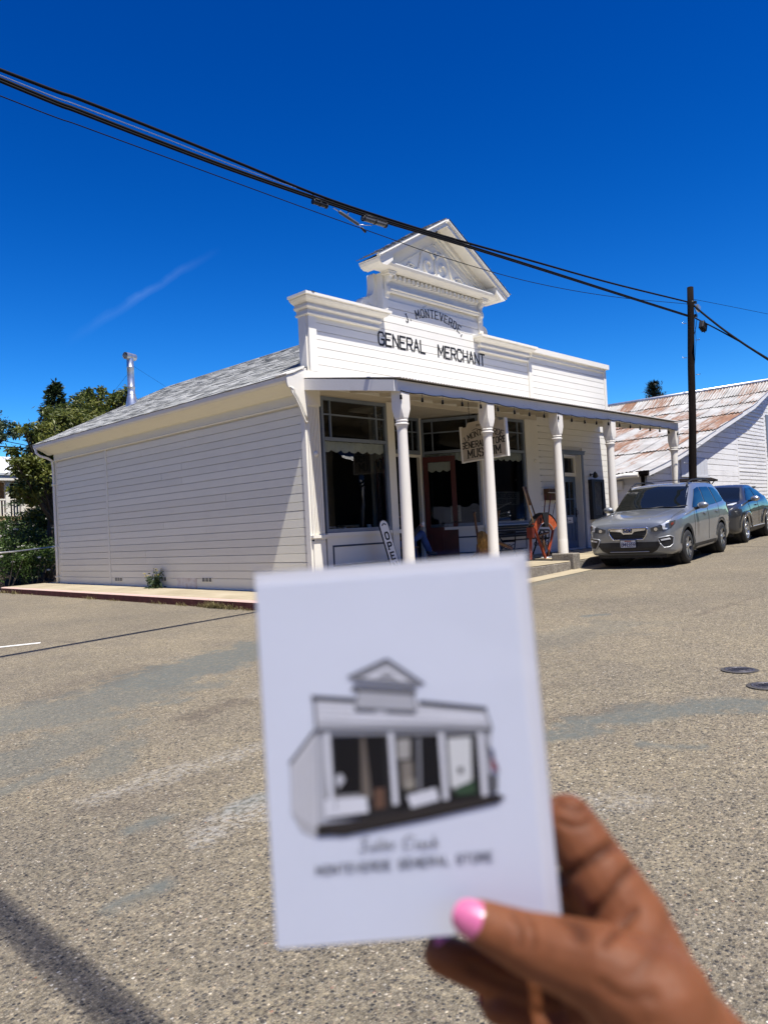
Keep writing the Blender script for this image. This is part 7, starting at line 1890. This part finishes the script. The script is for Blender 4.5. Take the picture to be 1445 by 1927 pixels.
# ================================================================== HOUSE AT THE LEFT, RAIL, SERVICE WIRES
hb = at_h(15, 960, 38)
ho = thing('porch_house', 'white house with a pale roof and an open porch behind the rose bushes', 'house', (hb.x, hb.y, 1.2))
D_ = 38
def hp_(u, v, dd=0): return at_h(u, v, D_ + dd)
rt = V((_r.x, _r.y, 0)).normalized(); bk_ = V((_f.x, _f.y, 0)).normalized()
# axes: ex along street-parallel X, ey along Y
def hx(u, v, y): return onY(u, v, y)
HY = hb.y
P0, P1 = hx(-60, 985, HY), hx(52, 985, HY)
zf_ = hx(20, 972, HY).z; ze = hx(0, 893, HY).z; zr_ = hx(0, 868, HY + 2.2).z
xl, xr = P0.x - 4, P1.x
m = simple('pale_iron_roof', (.62, .63, .63), .5, .2, var=.12)
mb = MB(); mb.box(xl, xr + 3, HY + 1.9, HY + 6, .5, ze + .3); obj('wall', mb, M['cream'], ho)
k = 0
z = zf_ + .02
while z < ze: mb = MB(); mb.box(xl, xr + 3.02, HY + 1.865, HY + 1.90, z, z + .21); mb.v = [p + V((0, .012 * ((p.z - z) > .1), 0)) for p in mb.v]; obj('plank', mb, M['cream'], ho); z += .215
mb = MB(); mb.prism([V((0, HY - .35, ze - .05)), V((0, HY + 2.2, zr_)), V((0, HY + 2.2, zr_ + .09)), V((0, HY - .35, ze + .05))], (xl, 0, 0), (xr + .3, 0, 0)); mb.prism([V((0, HY + 2.2, zr_)), V((0, HY + 5, zr_ + .45)), V((0, HY + 5, zr_ + .55)), V((0, HY + 2.2, zr_ + .1))], (xl, 0, 0), (xr + 3.2, 0, 0)); obj('roof', mb, m, ho)
mb = MB(); mb.box(xl, xr + .25, HY - .30, HY - .24, ze - .28, ze - .06); mb.box(xl, xr + .25, HY - .05, HY + 1.86, ze - .20, ze - .14); obj('porch_beam', mb, M['white_trim'], ho)
for u in (-70, -20, 14, 42):
    x = hx(u, 930, HY).x; mb = MB(); mb.box(x - .09, x + .09, HY - .1, HY + .08, .6, ze - .28); mb.box(x - .14, x + .14, HY - .14, HY + .12, ze - .36, ze - .282); obj('porch_post', mb, M['white_trim'], ho)
mb = MB(); mb.box(xl, xr + .2, HY - .1, HY + 1.86, zf_ - .2, zf_); obj('porch_floor', mb, M['wood_light'], ho)
mb = MB(); 
x = xl
while x < xr: mb.box(x, x + .05, HY - .02, HY + .01, zf_ + .02, zf_ + .72); x += .13
mb.box(xl, xr, HY - .03, HY + .03, zf_ + .72, zf_ + .79); obj('railing', mb, M['white_trim'], ho)
q = hx(6, 940, HY + 1.8); mb = MB(); mb.box(q.x - .45, q.x + .45, HY + 1.83, HY + 1.862, zf_, zf_ + 2.0); obj('door', mb, M['wood_light'], ho)
q = hx(28, 930, HY + 1.8); mb = MB(); mb.box(q.x - .4, q.x + .4, HY + 1.83, HY + 1.862, zf_ + .7, zf_ + 1.9); wd_ = obj('window', mb, M['white_trim'], ho); mb = MB(); mb.box(q.x - .33, q.x + .33, HY + 1.815, HY + 1.829, zf_ + .77, zf_ + 1.27); mb.box(q.x - .33, q.x + .33, HY + 1.815, HY + 1.829, zf_ + 1.33, zf_ + 1.83); obj('pane', mb, M['car_glass'], wd_)
ra = thing('pipe_rail', 'thin grey pipe rail running in front of the rose bushes', 'rail', at_h(50, 1034, 24.5))
mb = MB(); A, B = at_h(-60, 1046, 23.5), at_h(112, 1027.5, 25.4); mb.tube([A, A.lerp(B, .5) + V((0, 0, -.02)), B], .022, 8); obj('bar', mb, M['galv'], ra)
for t_ in (.02, .97): p = A.lerp(B, t_); mb = MB(); mb.tube([p, V((p.x, p.y, gz(p.x, p.y) - .1))], .022, 8); obj('post', mb, M['galv'], ra)
for lab, uv, r_ in (('upper thin service wire at the far left above the house roof', ((-30, 824), (0, 828), (40, 836), (95, 847)), .016), ('lower thicker service wire at the far left above the house roof', ((-30, 838), (0, 840), (45, 843), (95, 846)), .026)):
    t_ = thing('service_wire', lab, 'wire', at_h(20, 832, 34), group='service wires at the left'); mb = MB(); mb.tube([at_h(u, v, 34 + .02 * u) for u, v in uv], r_, 6); obj('sheath', mb, M['cable'], t_)

# ================================================================== WEEDS
wb = onX(292, 1108, -.16); wb.z = swz(wb.y) + .004
wd_ = thing('flowering_weed', 'green weed with yellow flowers growing between the side wall and the pavement', 'plant', wb)
mb = MB(); pts = []; tips = []
for k in range(26):
    a = rnd.uniform(0, 2 * PI); h_ = rnd.uniform(.16, .46); e = wb + V((math.cos(a) * .13 * h_ / .3 - .05, math.sin(a) * .32 * h_ / .4, h_)); mb.tube([wb + V((rnd.uniform(-.03, .03), rnd.uniform(-.08, .08), 0)), wb.lerp(e, .5) + V((0, 0, .05)), e], [.006, .005, .003], 5); tips.append(e)
    for _ in range(16): t = rnd.uniform(.15, .95); pts.append((wb.lerp(e, t) + V((rnd.gauss(0, .025), rnd.gauss(0, .03), rnd.gauss(0, .025))), rnd.uniform(.2, .9)))
for _ in range(60): pts.append((wb + V((rnd.uniform(-.2, .05), rnd.uniform(-.34, .2), rnd.uniform(.0, .06))), rnd.uniform(.3, .9)))
obj('stem', mb, M['weed_leaf'], wd_); leaves_mesh('foliage', pts, .085, M['weed_leaf'], parent=wd_, aspect=.38)
for e in sorted(tips, key=lambda p: -p.z)[:14]:
    mb = MB()
    for k in range(9): a = k * .7; mb.add([e, e + V((.03 * math.cos(a - .25), .03 * math.sin(a - .25), .008)), e + V((.036 * math.cos(a), .036 * math.sin(a), .010)), e + V((.03 * math.cos(a + .25), .03 * math.sin(a + .25), .008))], [(0, 1, 2, 3)])
    obj('flower', mb, M['yellow'], wd_)
mb = MB(); tones = []
def tuft(y, n, hmax, spread, x=None):
    for _ in range(n):
        b = V(((KX - .02 if x is None else x) + rnd.uniform(-.06, .01), y + rnd.gauss(0, spread), 0)); b.z = gz(b.x, b.y) - .005
        L = rnd.uniform(.3, 1) * hmax; d = V((rnd.uniform(-.9, .15), rnd.gauss(0, .5), 1)).normalized(); s_ = V((d.y, -d.x, 0)).normalized() * .004
        e = b + d * L + V((d.x, d.y, -.3)) * L * .3; mdl = b + d * L * .6
        mb.add([b - s_, b + s_, mdl + s_ * .8, mdl - s_ * .8, e], [(0, 1, 2, 3), (3, 2, 4)]); tv = rnd.random(); tones.extend([tv, tv])
for y in np.arange(-.6, 11.8, .33): tuft(y + rnd.uniform(-.1, .1), rnd.choice([2, 5, 10]), rnd.uniform(.03, .09), .10)
for y, n_, h_ in ((1.15, 150, .22), (1.5, 90, .16), (.7, 110, .17), (2.4, 30, .14), (3.3, 40, .12), (5.2, 30, .1), (6.3, 40, .12), (10.8, 60, .16), (11.7, 50, .14), (.2, 40, .1)): tuft(y, n_, h_, .17)
o = obj('kerb_grass', mb, M['dry_grass'], None, kind='stuff'); at = o.data.attributes.new('tone', 'FLOAT', 'FACE'); at.data.foreach_set('value', tones)
m = simple('fallen_leaf', (.25, .17, .08), .8, var=.3)
mb = MB()
for _ in range(90):
    x, y = KX - abs(rnd.gauss(0, .12)) - .01, rnd.uniform(-.5, 12); z = gz(x, y) + .006; a = rnd.uniform(0, 6); s_ = rnd.uniform(.012, .03); mb.add([(x, y, z), (x + s_ * math.cos(a), y + s_ * math.sin(a), z + .008), (x + s_ * 1.2 * math.cos(a + .9), y + s_ * 1.2 * math.sin(a + .9), z + .004)], [(0, 1, 2)])
obj('leaf_litter', mb, m, None, kind='stuff')

# ================================================================== WOODED HILLS ROUND THE TOWN
m = mat('wooded_hillside', 1.0, spec=.1); t = NT(m); w = t.tc('World'); M['hill'] = m
t.col(t.ramp(t.noise(w, .08, 6, .7), [(.3, (.018, .026, .012)), (.55, (.05, .06, .025)), (.75, (.16, .13, .06))])); t.bump(t.noise(w, .12, 5, .7), 1.0, 6.0)
mb = MB()
def HF(a, b):
    th = 2 * PI * a; az = V((math.cos(th), math.sin(th), 0)); view = az.dot(V((_f.x, _f.y, 0)).normalized())
    h = 62 * (1 - max(0.0, min(1.0, (view - .35) / .4)) * .86) * (.75 + .5 * noise.noise(V((math.cos(th) * 2.2, math.sin(th) * 2.2, 1))) + .2 * noise.noise(V((math.cos(th) * 9, math.sin(th) * 9, 4))))  # unseen; raised outside the view to keep bright low sky out of reflections
    r_ = lerp(230, 420, b); return az * r_ + V((0, 0, -6 + (h + 6) * math.sin(PI * .5 * min(1, b * 1.3)) + 1.5 * noise.noise(V((az.x * 40, az.y * 40, b * 9)))))
mb.grid(HF, 240, 14)
obj('hills', mb, M['hill'], kind='structure')
# ================================================================== CARD AND HAND
K = atD
TL, TR, BR, BL = K(483, 1073, .300), K(1003, 1037, .300), K(1053, 1746, .2845), K(508, 1793, .2845)
Cc = (TL + TR + BR + BL) / 4
ex = ((TR - TL) + (BR - BL)) / 2; ey = ((BL - TL) + (BR - TR)) / 2
CW, CH = ex.length, ey.length; ex.normalize(); ey = (ey - ex * ey.dot(ex)).normalized(); en = ex.cross(ey)   # en points away from the viewer
if en.dot(_f) < 0: en = -en
card = thing('greeting_card', 'white greeting card in a clear sleeve with a printed drawing of the store', 'greeting card', Cc)
def cp(a, b, h=0): return Cc + ex * a + ey * b - en * h
def pxc(u, v, h=0):
    d = ray(u, v); t = (Cc - en * h - CAM_P).dot(en) / d.dot(en); return CAM_P + d * t
def slab3(mb, a0, a1, b0, b1, h0, h1): mb.add([cp(a, b, h) for h in (h0, h1) for b in (b0, b1) for a in (a0, a1)], [(0, 2, 3, 1), (4, 5, 7, 6), (0, 1, 5, 4), (2, 6, 7, 3), (0, 4, 6, 2), (1, 3, 7, 5)])
m = simple('smooth_white_card', (.77, .80, .86), .55, var=.02, scale=20, spec=.4); M['card'] = m
W2, H2 = CW / 2, CH / 2
mb = MB(); slab3(mb, -W2 + .001, W2 - .0065, -H2 + .006, H2 - .0008, -.0008, .0); obj('card', mb, m, card)
mb = MB(); slab3(mb, -W2 + .0006, W2 - .0007, -H2 + .0008, H2 - .0006, -.0030, -.0012); obj('envelope', mb, simple('white_envelope_paper', (.80, .80, .81), .7, var=.03), card)
mb = MB(); slab3(mb, -W2, W2, -H2, H2, .0010, .0012); slab3(mb, -W2, W2, -H2, H2, -.0042, -.0040); mb.add([cp(a, b, h) for a in (W2 - .0002, W2) for b in (-H2, H2) for h in (-.004, .001)], [(0, 1, 3, 2), (4, 6, 7, 5)])
mb.tube([cp(lerp(-W2, W2, k / 12), -H2 + .0004 * math.sin(k * 2), .0002 * math.sin(k * 3.1)) for k in range(13)], .0011, 8)
mb.tube([cp(W2 - .002, -H2 + .001, .0008), cp(W2 + .0006, -H2 - .0006, -.001), cp(W2 + .0008, -H2 + .012, -.001)], .0014, 8)
obj('plastic_sleeve', mb, M['clear'], card)
Q = lambda x, y: (470 + .42214 * x, 1020 + .42214 * y)
hh = [.0002]
INK = {}
def ink(g):
    if g not in INK: INK[g] = simple('printed_ink_%d' % len(INK), g, .9, var=.04, scale=40, spec=.08)
    return INK[g]
pr_ = obj('printed_drawing', (lambda mb: (mb.add([pxc(*Q(*p), .00015) for p in ((560, 760), (562, 760), (562, 762))], [(0, 1, 2)]), mb)[1])(MB()), ink((.5, .5, .5)), card)
ART = {}
def poly(g, *pts):
    hh[0] += .000006; ART.setdefault(g, MB()).add([pxc(*Q(*p), hh[0]) for p in pts], [tuple(range(len(pts)))])
def stroke(g, w, *pts):
    hh[0] += .000006; mb = ART.setdefault(g, MB())
    for (ax, ay), (bx_, by_) in zip(pts[:-1], pts[1:]):
        d = math.hypot(bx_ - ax, by_ - ay); nx_, ny_ = -(by_ - ay) / d * w / 2, (bx_ - ax) / d * w / 2; hh[0] += .000002
        mb.add([pxc(*Q(*p), hh[0]) for p in ((ax + nx_, ay + ny_), (bx_ + nx_, by_ + ny_), (bx_ - nx_, by_ - ny_), (ax - nx_, ay - ny_))], [(0, 1, 2, 3)])
g1, g2, g3, dk, bk2, wt = (.50, .50, .51), (.30, .30, .31), (.12, .12, .125), (.07, .07, .075), (.015, .014, .015), (.78, .78, .79)
poly((.55, .54, .53), (190, 1215), (300, 1290), (300, 1318), (230, 1290)); poly((.10, .085, .075), (290, 1285), (400, 1225), (1105, 1120), (1140, 1140), (1090, 1165), (420, 1305), (320, 1310))
poly((.70, .69, .685), (180, 985), (288, 845), (302, 1290), (192, 1212)); stroke(dk, 14, (178, 990), (235, 915), (292, 838)); stroke(g2, 5, (184, 990), (192, 1212), (300, 1290))
for k in range(5): stroke(g2, 4, (205 + 18 * k, 985 - 22 * k), (212 + 18 * k, 1215 + 14 * k))
poly(g1, (284, 700), (1052, 750), (1078, 835), (1062, 1168), (302, 1292), (290, 840)); poly(wt, (300, 712), (470, 722), (500, 690), (735, 690), (760, 735), (1045, 762), (1062, 805), (300, 800))
for y in (725, 748, 770, 792): stroke(g2, 3, (292, y), (1055, y + 45 * (y - 600) / 190))
stroke(dk, 22, (275, 694), (470, 706)); stroke(dk, 22, (752, 716), (1055, 746)); stroke(g3, 7, (284, 700), (296, 850)); stroke(g3, 6, (1052, 750), (1080, 835))
poly(g2, (450, 655), (745, 672), (735, 650), (462, 636)); stroke(dk, 16, (455, 655), (740, 674)); poly(g1, (480, 665), (728, 682), (745, 760), (470, 745)); stroke(g3, 6, (480, 665), (470, 745)); stroke(g3, 6, (728, 682), (745, 755))
poly(g2, (440, 602), (610, 520), (775, 632), (740, 645), (470, 625)); poly(wt, (500, 606), (612, 555), (715, 622)); stroke(dk, 10, (436, 604), (610, 522)); stroke(dk, 10, (610, 522), (778, 634)); stroke(g3, 8, (470, 612), (745, 640)); poly(g2, (560, 605), (612, 575), (665, 614))
stroke(dk, 8, (468, 742), (740, 756)); stroke(g3, 18, (470, 748), (560, 752)); stroke(g3, 18, (610, 755), (735, 760))
stroke(g3, 12, (300, 838), (1078, 836)); stroke(g2, 14, (300, 855), (1076, 850))
poly((.03, .028, .028), (340, 866), (1036, 854), (1042, 1140), (850, 1168), (545, 1232), (345, 1238)); poly(bk2, (352, 872), (496, 864), (496, 1136), (360, 1146)); poly((.60, .60, .61), (380, 1050), (405, 1030), (425, 1060), (395, 1100)); poly((.35, .34, .33), (372, 1130), (490, 1122), (495, 1135), (372, 1145))
poly((.18, .15, .12), (495, 872), (512, 870), (545, 1140), (500, 1150)); poly(bk2, (510, 862), (598, 860), (606, 1192), (552, 1200)); poly((.16, .09, .06), (555, 1100), (600, 1095), (604, 1185), (556, 1192)); poly(wt, (330, 1150), (520, 1135), (530, 1205), (335, 1230))
poly(bk2, (640, 868), (846, 858), (850, 1140), (655, 1198)); poly((.42, .40, .36), (655, 880), (715, 876), (716, 965), (660, 970)); poly((.25, .22, .18), (672, 980), (725, 975), (730, 1090), (680, 1095)); stroke(g2, 12, (752, 870), (758, 1110)); poly((.34, .31, .25), (690, 1060), (735, 1055), (735, 1100), (690, 1105)); poly(wt, (700, 1130), (830, 1095), (845, 1150), (720, 1185))
poly(bk2, (868, 872), (1030, 862), (1034, 1130), (885, 1165)); poly((.72, .72, .68), (880, 875), (985, 868), (990, 1060), (920, 1110), (895, 1085)); poly(dk, (925, 1005), (950, 1003), (952, 1030), (928, 1032)); poly((.05, .09, .05), (915, 1095), (1000, 1060), (1010, 1120), (920, 1130))
for x in (345, 628, 852, 1025): stroke(wt, 24, (x, 850), (x + 22, 1200 - (x - 345) * .1)); stroke(g3, 4, (x + 18, 850), (x + 40, 1195 - (x - 345) * .1))
poly((.30, .05, .07), (1072, 960), (1095, 975), (1110, 1015), (1082, 1020)); poly((.05, .06, .15), (1065, 915), (1085, 925), (1092, 970), (1070, 962)); stroke(dk, 6, (1060, 900), (1110, 1030)); poly(g3, (1065, 1030), (1105, 1040), (1105, 1110), (1068, 1120))
poly((.045, .038, .034), (300, 1262), (530, 1232), (860, 1165), (1064, 1128), (1140, 1138), (1098, 1162), (760, 1235), (420, 1304), (305, 1312)); stroke(bk2, 12, (300, 1296), (420, 1304), (760, 1236), (1110, 1156))
# script line and caption
sc_ = [(488, 1372), (505, 1380), (520, 1365), (512, 1345), (500, 1330), (515, 1318), (532, 1325)], [(535, 1350), (535, 1370), (552, 1368), (556, 1348), (556, 1368), (568, 1366)], [(575, 1325), (572, 1366), (584, 1364)], [(595, 1322), (592, 1364), (604, 1362)], [(606, 1352), (622, 1346), (616, 1340), (606, 1352), (610, 1362), (626, 1360)], [(632, 1345), (634, 1362), (640, 1345), (654, 1346)], [(735, 1320), (715, 1310), (692, 1322), (684, 1345), (694, 1364), (722, 1360)], [(738, 1340), (740, 1360), (746, 1342), (758, 1342)], [(760, 1350), (774, 1344), (768, 1338), (760, 1350), (766, 1360), (780, 1356)], [(786, 1350), (800, 1344), (792, 1338), (784, 1350), (792, 1358), (806, 1354)], [(820, 1305), (818, 1356), (820, 1342), (838, 1330), (822, 1342), (842, 1356)]
for s_ in sc_: stroke((.10, .10, .11), 6, *s_)
o_ = Q(690, 1424); ang = math.atan2(1395 - 1458, 1065 - 315)
for g, mb in ART.items(): obj('ink_shape', mb, ink(g), pr_)
mb = MB(); c_ = pxc(*Q(690, 1432), .0004); dx_ = (pxc(*Q(1065, 1400)) - pxc(*Q(315, 1462))).normalized(); dy_ = (ey - dx_ * ey.dot(dx_)).normalized() * -1
letters(mb, 'MONTEVERDE GENERAL STORE', lambda a, b, q: c_ + dx_ * a + dy_ * (b - .0015) - en * q * .02, .0030, aspect=.64, stroke=.14, gap=.30, depth=.004); obj('caption', mb, ink((.10, .10, .105)), pr_)

# ---- the hand
m = mat('brown_skin', .55, spec=.22); t = NT(m); v = t.tc('Object')
f = t.noise(v, 26, 5, .6); f2 = t.noise(v, 190, 3)
t.col(t.mix(t.ramp(f2, [(.4, 0), (.7, .25)]), t.ramp(f, [(.3, (.20, .070, .027)), (.7, (.33, .122, .05))]), (.15, .055, .022)))
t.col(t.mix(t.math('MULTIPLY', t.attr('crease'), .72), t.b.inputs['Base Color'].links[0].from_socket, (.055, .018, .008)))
t.b.inputs['Subsurface Weight'].default_value = .25; t.b.inputs['Subsurface Radius'].default_value = (.010, .004, .002); t.b.inputs['Subsurface Scale'].default_value = .6
t.bump(t.noise(v, 420, 3), .15, .0006); t.bump(t.noise(t.tc('Object', (1, 1, 1)), 60, 3, .6), .35, .003); M['skin'] = m
hand = thing('hand', 'brown-skinned right hand with pink thumbnail gripping the lower corner of the white card', 'hand', K(1200, 1850, .27))
W_ = K(1262, 2000, .255); EL = K(1430, 2650, .20)
F_ = {
 'thumb': ([K(1235, 1895, .258), K(1128, 1822, .263), K(992, 1776, .2725), K(906, 1737, .2775)], [.020, .0148, .0108, .0080]),
 'index': ([K(1186, 1738, .286), K(1066, 1549, .302), K(985, 1592, .3100), K(920, 1640, .306)], [.0148, .0112, .0092, .0076]),
 'middle': ([K(1190, 1806, .290), K(1082, 1690, .307), K(1000, 1700, .3135), K(940, 1725, .312)], [.0150, .0112, .0098, .0080]),
 'ring': ([K(1200, 1846, .295), K(1070, 1872, .313), K(935, 1838, .311), K(832, 1796, .303)], [.0135, .0104, .0090, .0076]),
 'little': ([K(1195, 1890, .290), K(1085, 1938, .305), K(1000, 1920, .309), K(935, 1895, .306)], [.0125, .0090, .0078, .0066]),
}
mb = MB()
for nm, (P, rr) in F_.items():
    chain(mb, P, rr)
    capsule(mb, P[0], W_, rr[0], .023)
for a, b in (('index', 'middle'), ('middle', 'ring'), ('ring', 'little')): capsule(mb, F_[a][0][0], F_[b][0][0], .0135, .013)
capsule(mb, F_['thumb'][0][0].lerp(F_['thumb'][0][1], .35), F_['index'][0][0], .0125, .0115)
capsule(mb, F_['thumb'][0][0], F_['ring'][0][0], .017, .013); capsule(mb, F_['thumb'][0][0], F_['little'][0][0], .019, .013)
capsule(mb, F_['index'][0][0].lerp(W_, .5), F_['thumb'][0][0], .018, .019)
capsule(mb, W_ + _r * .005, EL, .0235, .036); capsule(mb, EL, EL + (EL - W_).normalized() * .10, .036, .040)
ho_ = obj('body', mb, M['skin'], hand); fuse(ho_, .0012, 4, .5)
# skin folds: slightly sunken lines, darker skin and fold shade painted in, along the finger joints and between the fingers
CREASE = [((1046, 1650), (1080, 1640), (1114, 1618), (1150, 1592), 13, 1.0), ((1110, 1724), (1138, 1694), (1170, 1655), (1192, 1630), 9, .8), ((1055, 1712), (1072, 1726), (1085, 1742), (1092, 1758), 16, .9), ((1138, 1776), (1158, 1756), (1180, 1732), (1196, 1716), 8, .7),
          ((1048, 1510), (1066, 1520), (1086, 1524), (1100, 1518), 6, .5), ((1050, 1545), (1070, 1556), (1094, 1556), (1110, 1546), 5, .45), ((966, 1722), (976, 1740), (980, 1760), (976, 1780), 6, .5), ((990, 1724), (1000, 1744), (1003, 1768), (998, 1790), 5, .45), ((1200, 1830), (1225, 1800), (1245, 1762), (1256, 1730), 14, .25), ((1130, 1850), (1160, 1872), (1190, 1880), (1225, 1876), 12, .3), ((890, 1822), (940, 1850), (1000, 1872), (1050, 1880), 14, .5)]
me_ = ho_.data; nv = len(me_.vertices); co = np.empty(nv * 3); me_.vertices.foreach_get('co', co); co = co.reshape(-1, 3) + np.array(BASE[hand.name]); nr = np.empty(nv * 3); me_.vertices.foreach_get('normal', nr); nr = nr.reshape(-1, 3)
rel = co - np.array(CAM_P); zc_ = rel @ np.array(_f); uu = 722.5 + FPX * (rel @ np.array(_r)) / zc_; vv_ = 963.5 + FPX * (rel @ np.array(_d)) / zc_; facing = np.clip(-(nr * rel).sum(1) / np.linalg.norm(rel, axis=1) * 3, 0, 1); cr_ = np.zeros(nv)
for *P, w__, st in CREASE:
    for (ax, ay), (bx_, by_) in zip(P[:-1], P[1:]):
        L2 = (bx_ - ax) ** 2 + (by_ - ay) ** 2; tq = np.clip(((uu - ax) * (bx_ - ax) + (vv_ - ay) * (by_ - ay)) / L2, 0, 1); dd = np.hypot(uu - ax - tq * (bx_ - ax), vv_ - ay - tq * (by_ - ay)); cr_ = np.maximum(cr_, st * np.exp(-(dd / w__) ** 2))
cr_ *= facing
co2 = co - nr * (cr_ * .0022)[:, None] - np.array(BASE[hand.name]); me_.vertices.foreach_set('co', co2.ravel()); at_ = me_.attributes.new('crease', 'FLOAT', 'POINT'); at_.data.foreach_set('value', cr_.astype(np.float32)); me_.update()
def nail(tip, prev, r_, toward, L, Wd, m, name='fingernail'):
    ax = (tip - prev).normalized(); out = (toward - ax * toward.dot(ax)).normalized(); sd = ax.cross(out)
    c = tip + ax * r_ * .15
    mb = MB()
    def F(a, b):
        x = (a - .5) * 2; y = (b - .5) * 2; xx = x * L * math.sqrt(max(0, 1 - .35 * y * y)); th = y * 1.0
        return c + ax * xx + sd * math.sin(th) * Wd * 1.05 * (1 - .25 * max(0, x) ** 3) + out * (math.cos(th) * r_ * 1.04 - .0016 * max(0, x) ** 2 - .0004)
    mb.grid(F, 12, 12); mb.grid(lambda a, b: F(a, b) - out * .0009, 12, 12); return obj(name, mb, m, hand)
M['nail'] = simple('glossy_pink_nail_varnish', (.78, .19, .36), .35, var=.03, coat=.25)
M['nail_bare'] = simple('natural_nail', (.45, .22, .16), .3, var=.05)
P, rr = F_['thumb']; nail(P[3] + (P[3] - P[2]).normalized() * .0004, P[2], rr[3], -_f - _d * .45 - _r * .05, .0088, .0072, M['nail'])
P, rr = F_['ring']; nail(P[3], P[2], rr[3], _f * .2 - _d, .0060, .0056, M['nail'])
for k in ('index', 'middle', 'little'): P, rr = F_[k]; nail(P[3], P[2], rr[3], _f, .0062, .0056, M['nail'])

# ================================================================== ACROSS THE STREET, BEHIND THE VIEWER
# unseen canopy added to dim the sun on card and hand; cloth partly see-through
m = bpy.data.materials.new('added_shade_cloth'); m.use_nodes = True; nt_ = m.node_tree
tr_ = nt_.nodes.new('ShaderNodeBsdfTransparent'); mx_ = nt_.nodes.new('ShaderNodeMixShader'); tl_ = nt_.nodes.new('ShaderNodeBsdfTranslucent'); m2_ = nt_.nodes.new('ShaderNodeMixShader')
nt_.nodes['Principled BSDF'].inputs['Base Color'].default_value = (.62, .64, .66, 1); tl_.inputs[0].default_value = (.6, .62, .66, 1); m2_.inputs[0].default_value = .5
nt_.links.new(nt_.nodes['Principled BSDF'].outputs[0], m2_.inputs[1]); nt_.links.new(tl_.outputs[0], m2_.inputs[2]); mx_.inputs[0].default_value = .44
nt_.links.new(tr_.outputs[0], mx_.inputs[1]); nt_.links.new(m2_.outputs[0], mx_.inputs[2]); nt_.links.new(mx_.outputs[0], nt_.nodes['Material Output'].inputs[0])
Lh = cp(.03, .05) + SUN * 1.75
zc_ = Lh.z; x0_, x1_, y0_, y1_ = Lh.x - .75, Lh.x + .55, Lh.y - .95, Lh.y + .35
cn = thing('added_canopy', 'unseen pale canopy on thin poles behind the viewer, added to shade the card and hand', 'canopy', (x0_, y0_, gz(x0_, y0_)))
mb = MB(); mb.grid(lambda a, b: (lerp(x0_, x1_, a), lerp(y0_, y1_, b), zc_ - .06 * math.sin(PI * a) * math.sin(PI * b)), 10, 10); obj('cloth', mb, m, cn)
mb = MB(); c4 = [V((x0_, y0_, zc_)), V((x1_, y0_, zc_)), V((x1_, y1_, zc_)), V((x0_, y1_, zc_))]
for a, b in zip(c4, c4[1:] + c4[:1]): mb.tube([a, b], .012, 6)
obj('frame', mb, M['galv'], cn)
for q in (c4[0], c4[1]):
    mb = MB(); mb.tube([V((q.x, q.y - .3, gz(q.x, q.y))), V((q.x, q.y - .3, zc_ - .4)), q], .018, 8); obj('pole', mb, M['galv'], cn)

# buildings across the streets, seen only as reflections in the shop glass
M['dark_brick'] = simple('dark_red_brick', (.05, .032, .026), .9, var=.3, scale=3)
def tin(mb, x0, x1, P, wave=.12):
    n = int((x1 - x0) / wave * 2); vs = []; fs = []; k = len(P)
    for i in range(n + 1):
        x = lerp(x0, x1, i / n); h = .02 * (1 if i % 2 else -1); vs += [V((x, y, z + h)) for y, z in P]
    for i in range(n):
        for j in range(k - 1): a = i * k + j; fs.append((a, a + 1, a + k + 1, a + k))
    return mb.add(vs, fs)
ob_ = thing('brick_hotel', 'tall dark brick building with a pale tin porch roof across the street', 'building', (22, -20, .6))
mb = MB(); mb.box(3, 60, -30, -17, -1, 9.2); obj('wall', mb, M['dark_brick'], ob_)
mb = MB(); tin(mb, 15.5, 20.0, [(-14.4, 4.6), (-16.98, 5.9)]); obj('porch_roof', mb, M['galv'], ob_)
for x in (15.8, 17.7, 19.7):
    mb = MB(); mb.tube([(x, -14.6, .3), (x, -14.6, 4.25)], .09, 10); obj('porch_post', mb, M['white_trim'], ob_)
lw = thing('low_shed', 'long low shed with a pale corrugated roof down the side street', 'building', (-30, -18, -.8))
mb = MB(); mb.box(-36, -26, -34, 6, -2.5, .9); obj('wall', mb, M['wood_pole'], lw)
mb = MB(); mb2 = MB(); tin(mb2, -34.5, 6.5, [(25.6, .8), (31, 3.0), (36.4, .8)]); mb.add([V((-p.y, p.x, p.z)) for p in mb2.v], mb2.f); obj('roof', mb, M['galv'], lw)
bkb = thing('timber_store', 'tall dark timber building beyond the low shed on the side street', 'building', (-44, -10, -1))
mb = MB(); mb.box(-52, -40, -60, 40, -2.5, 15); obj('wall', mb, M['wood_pole'], bkb)
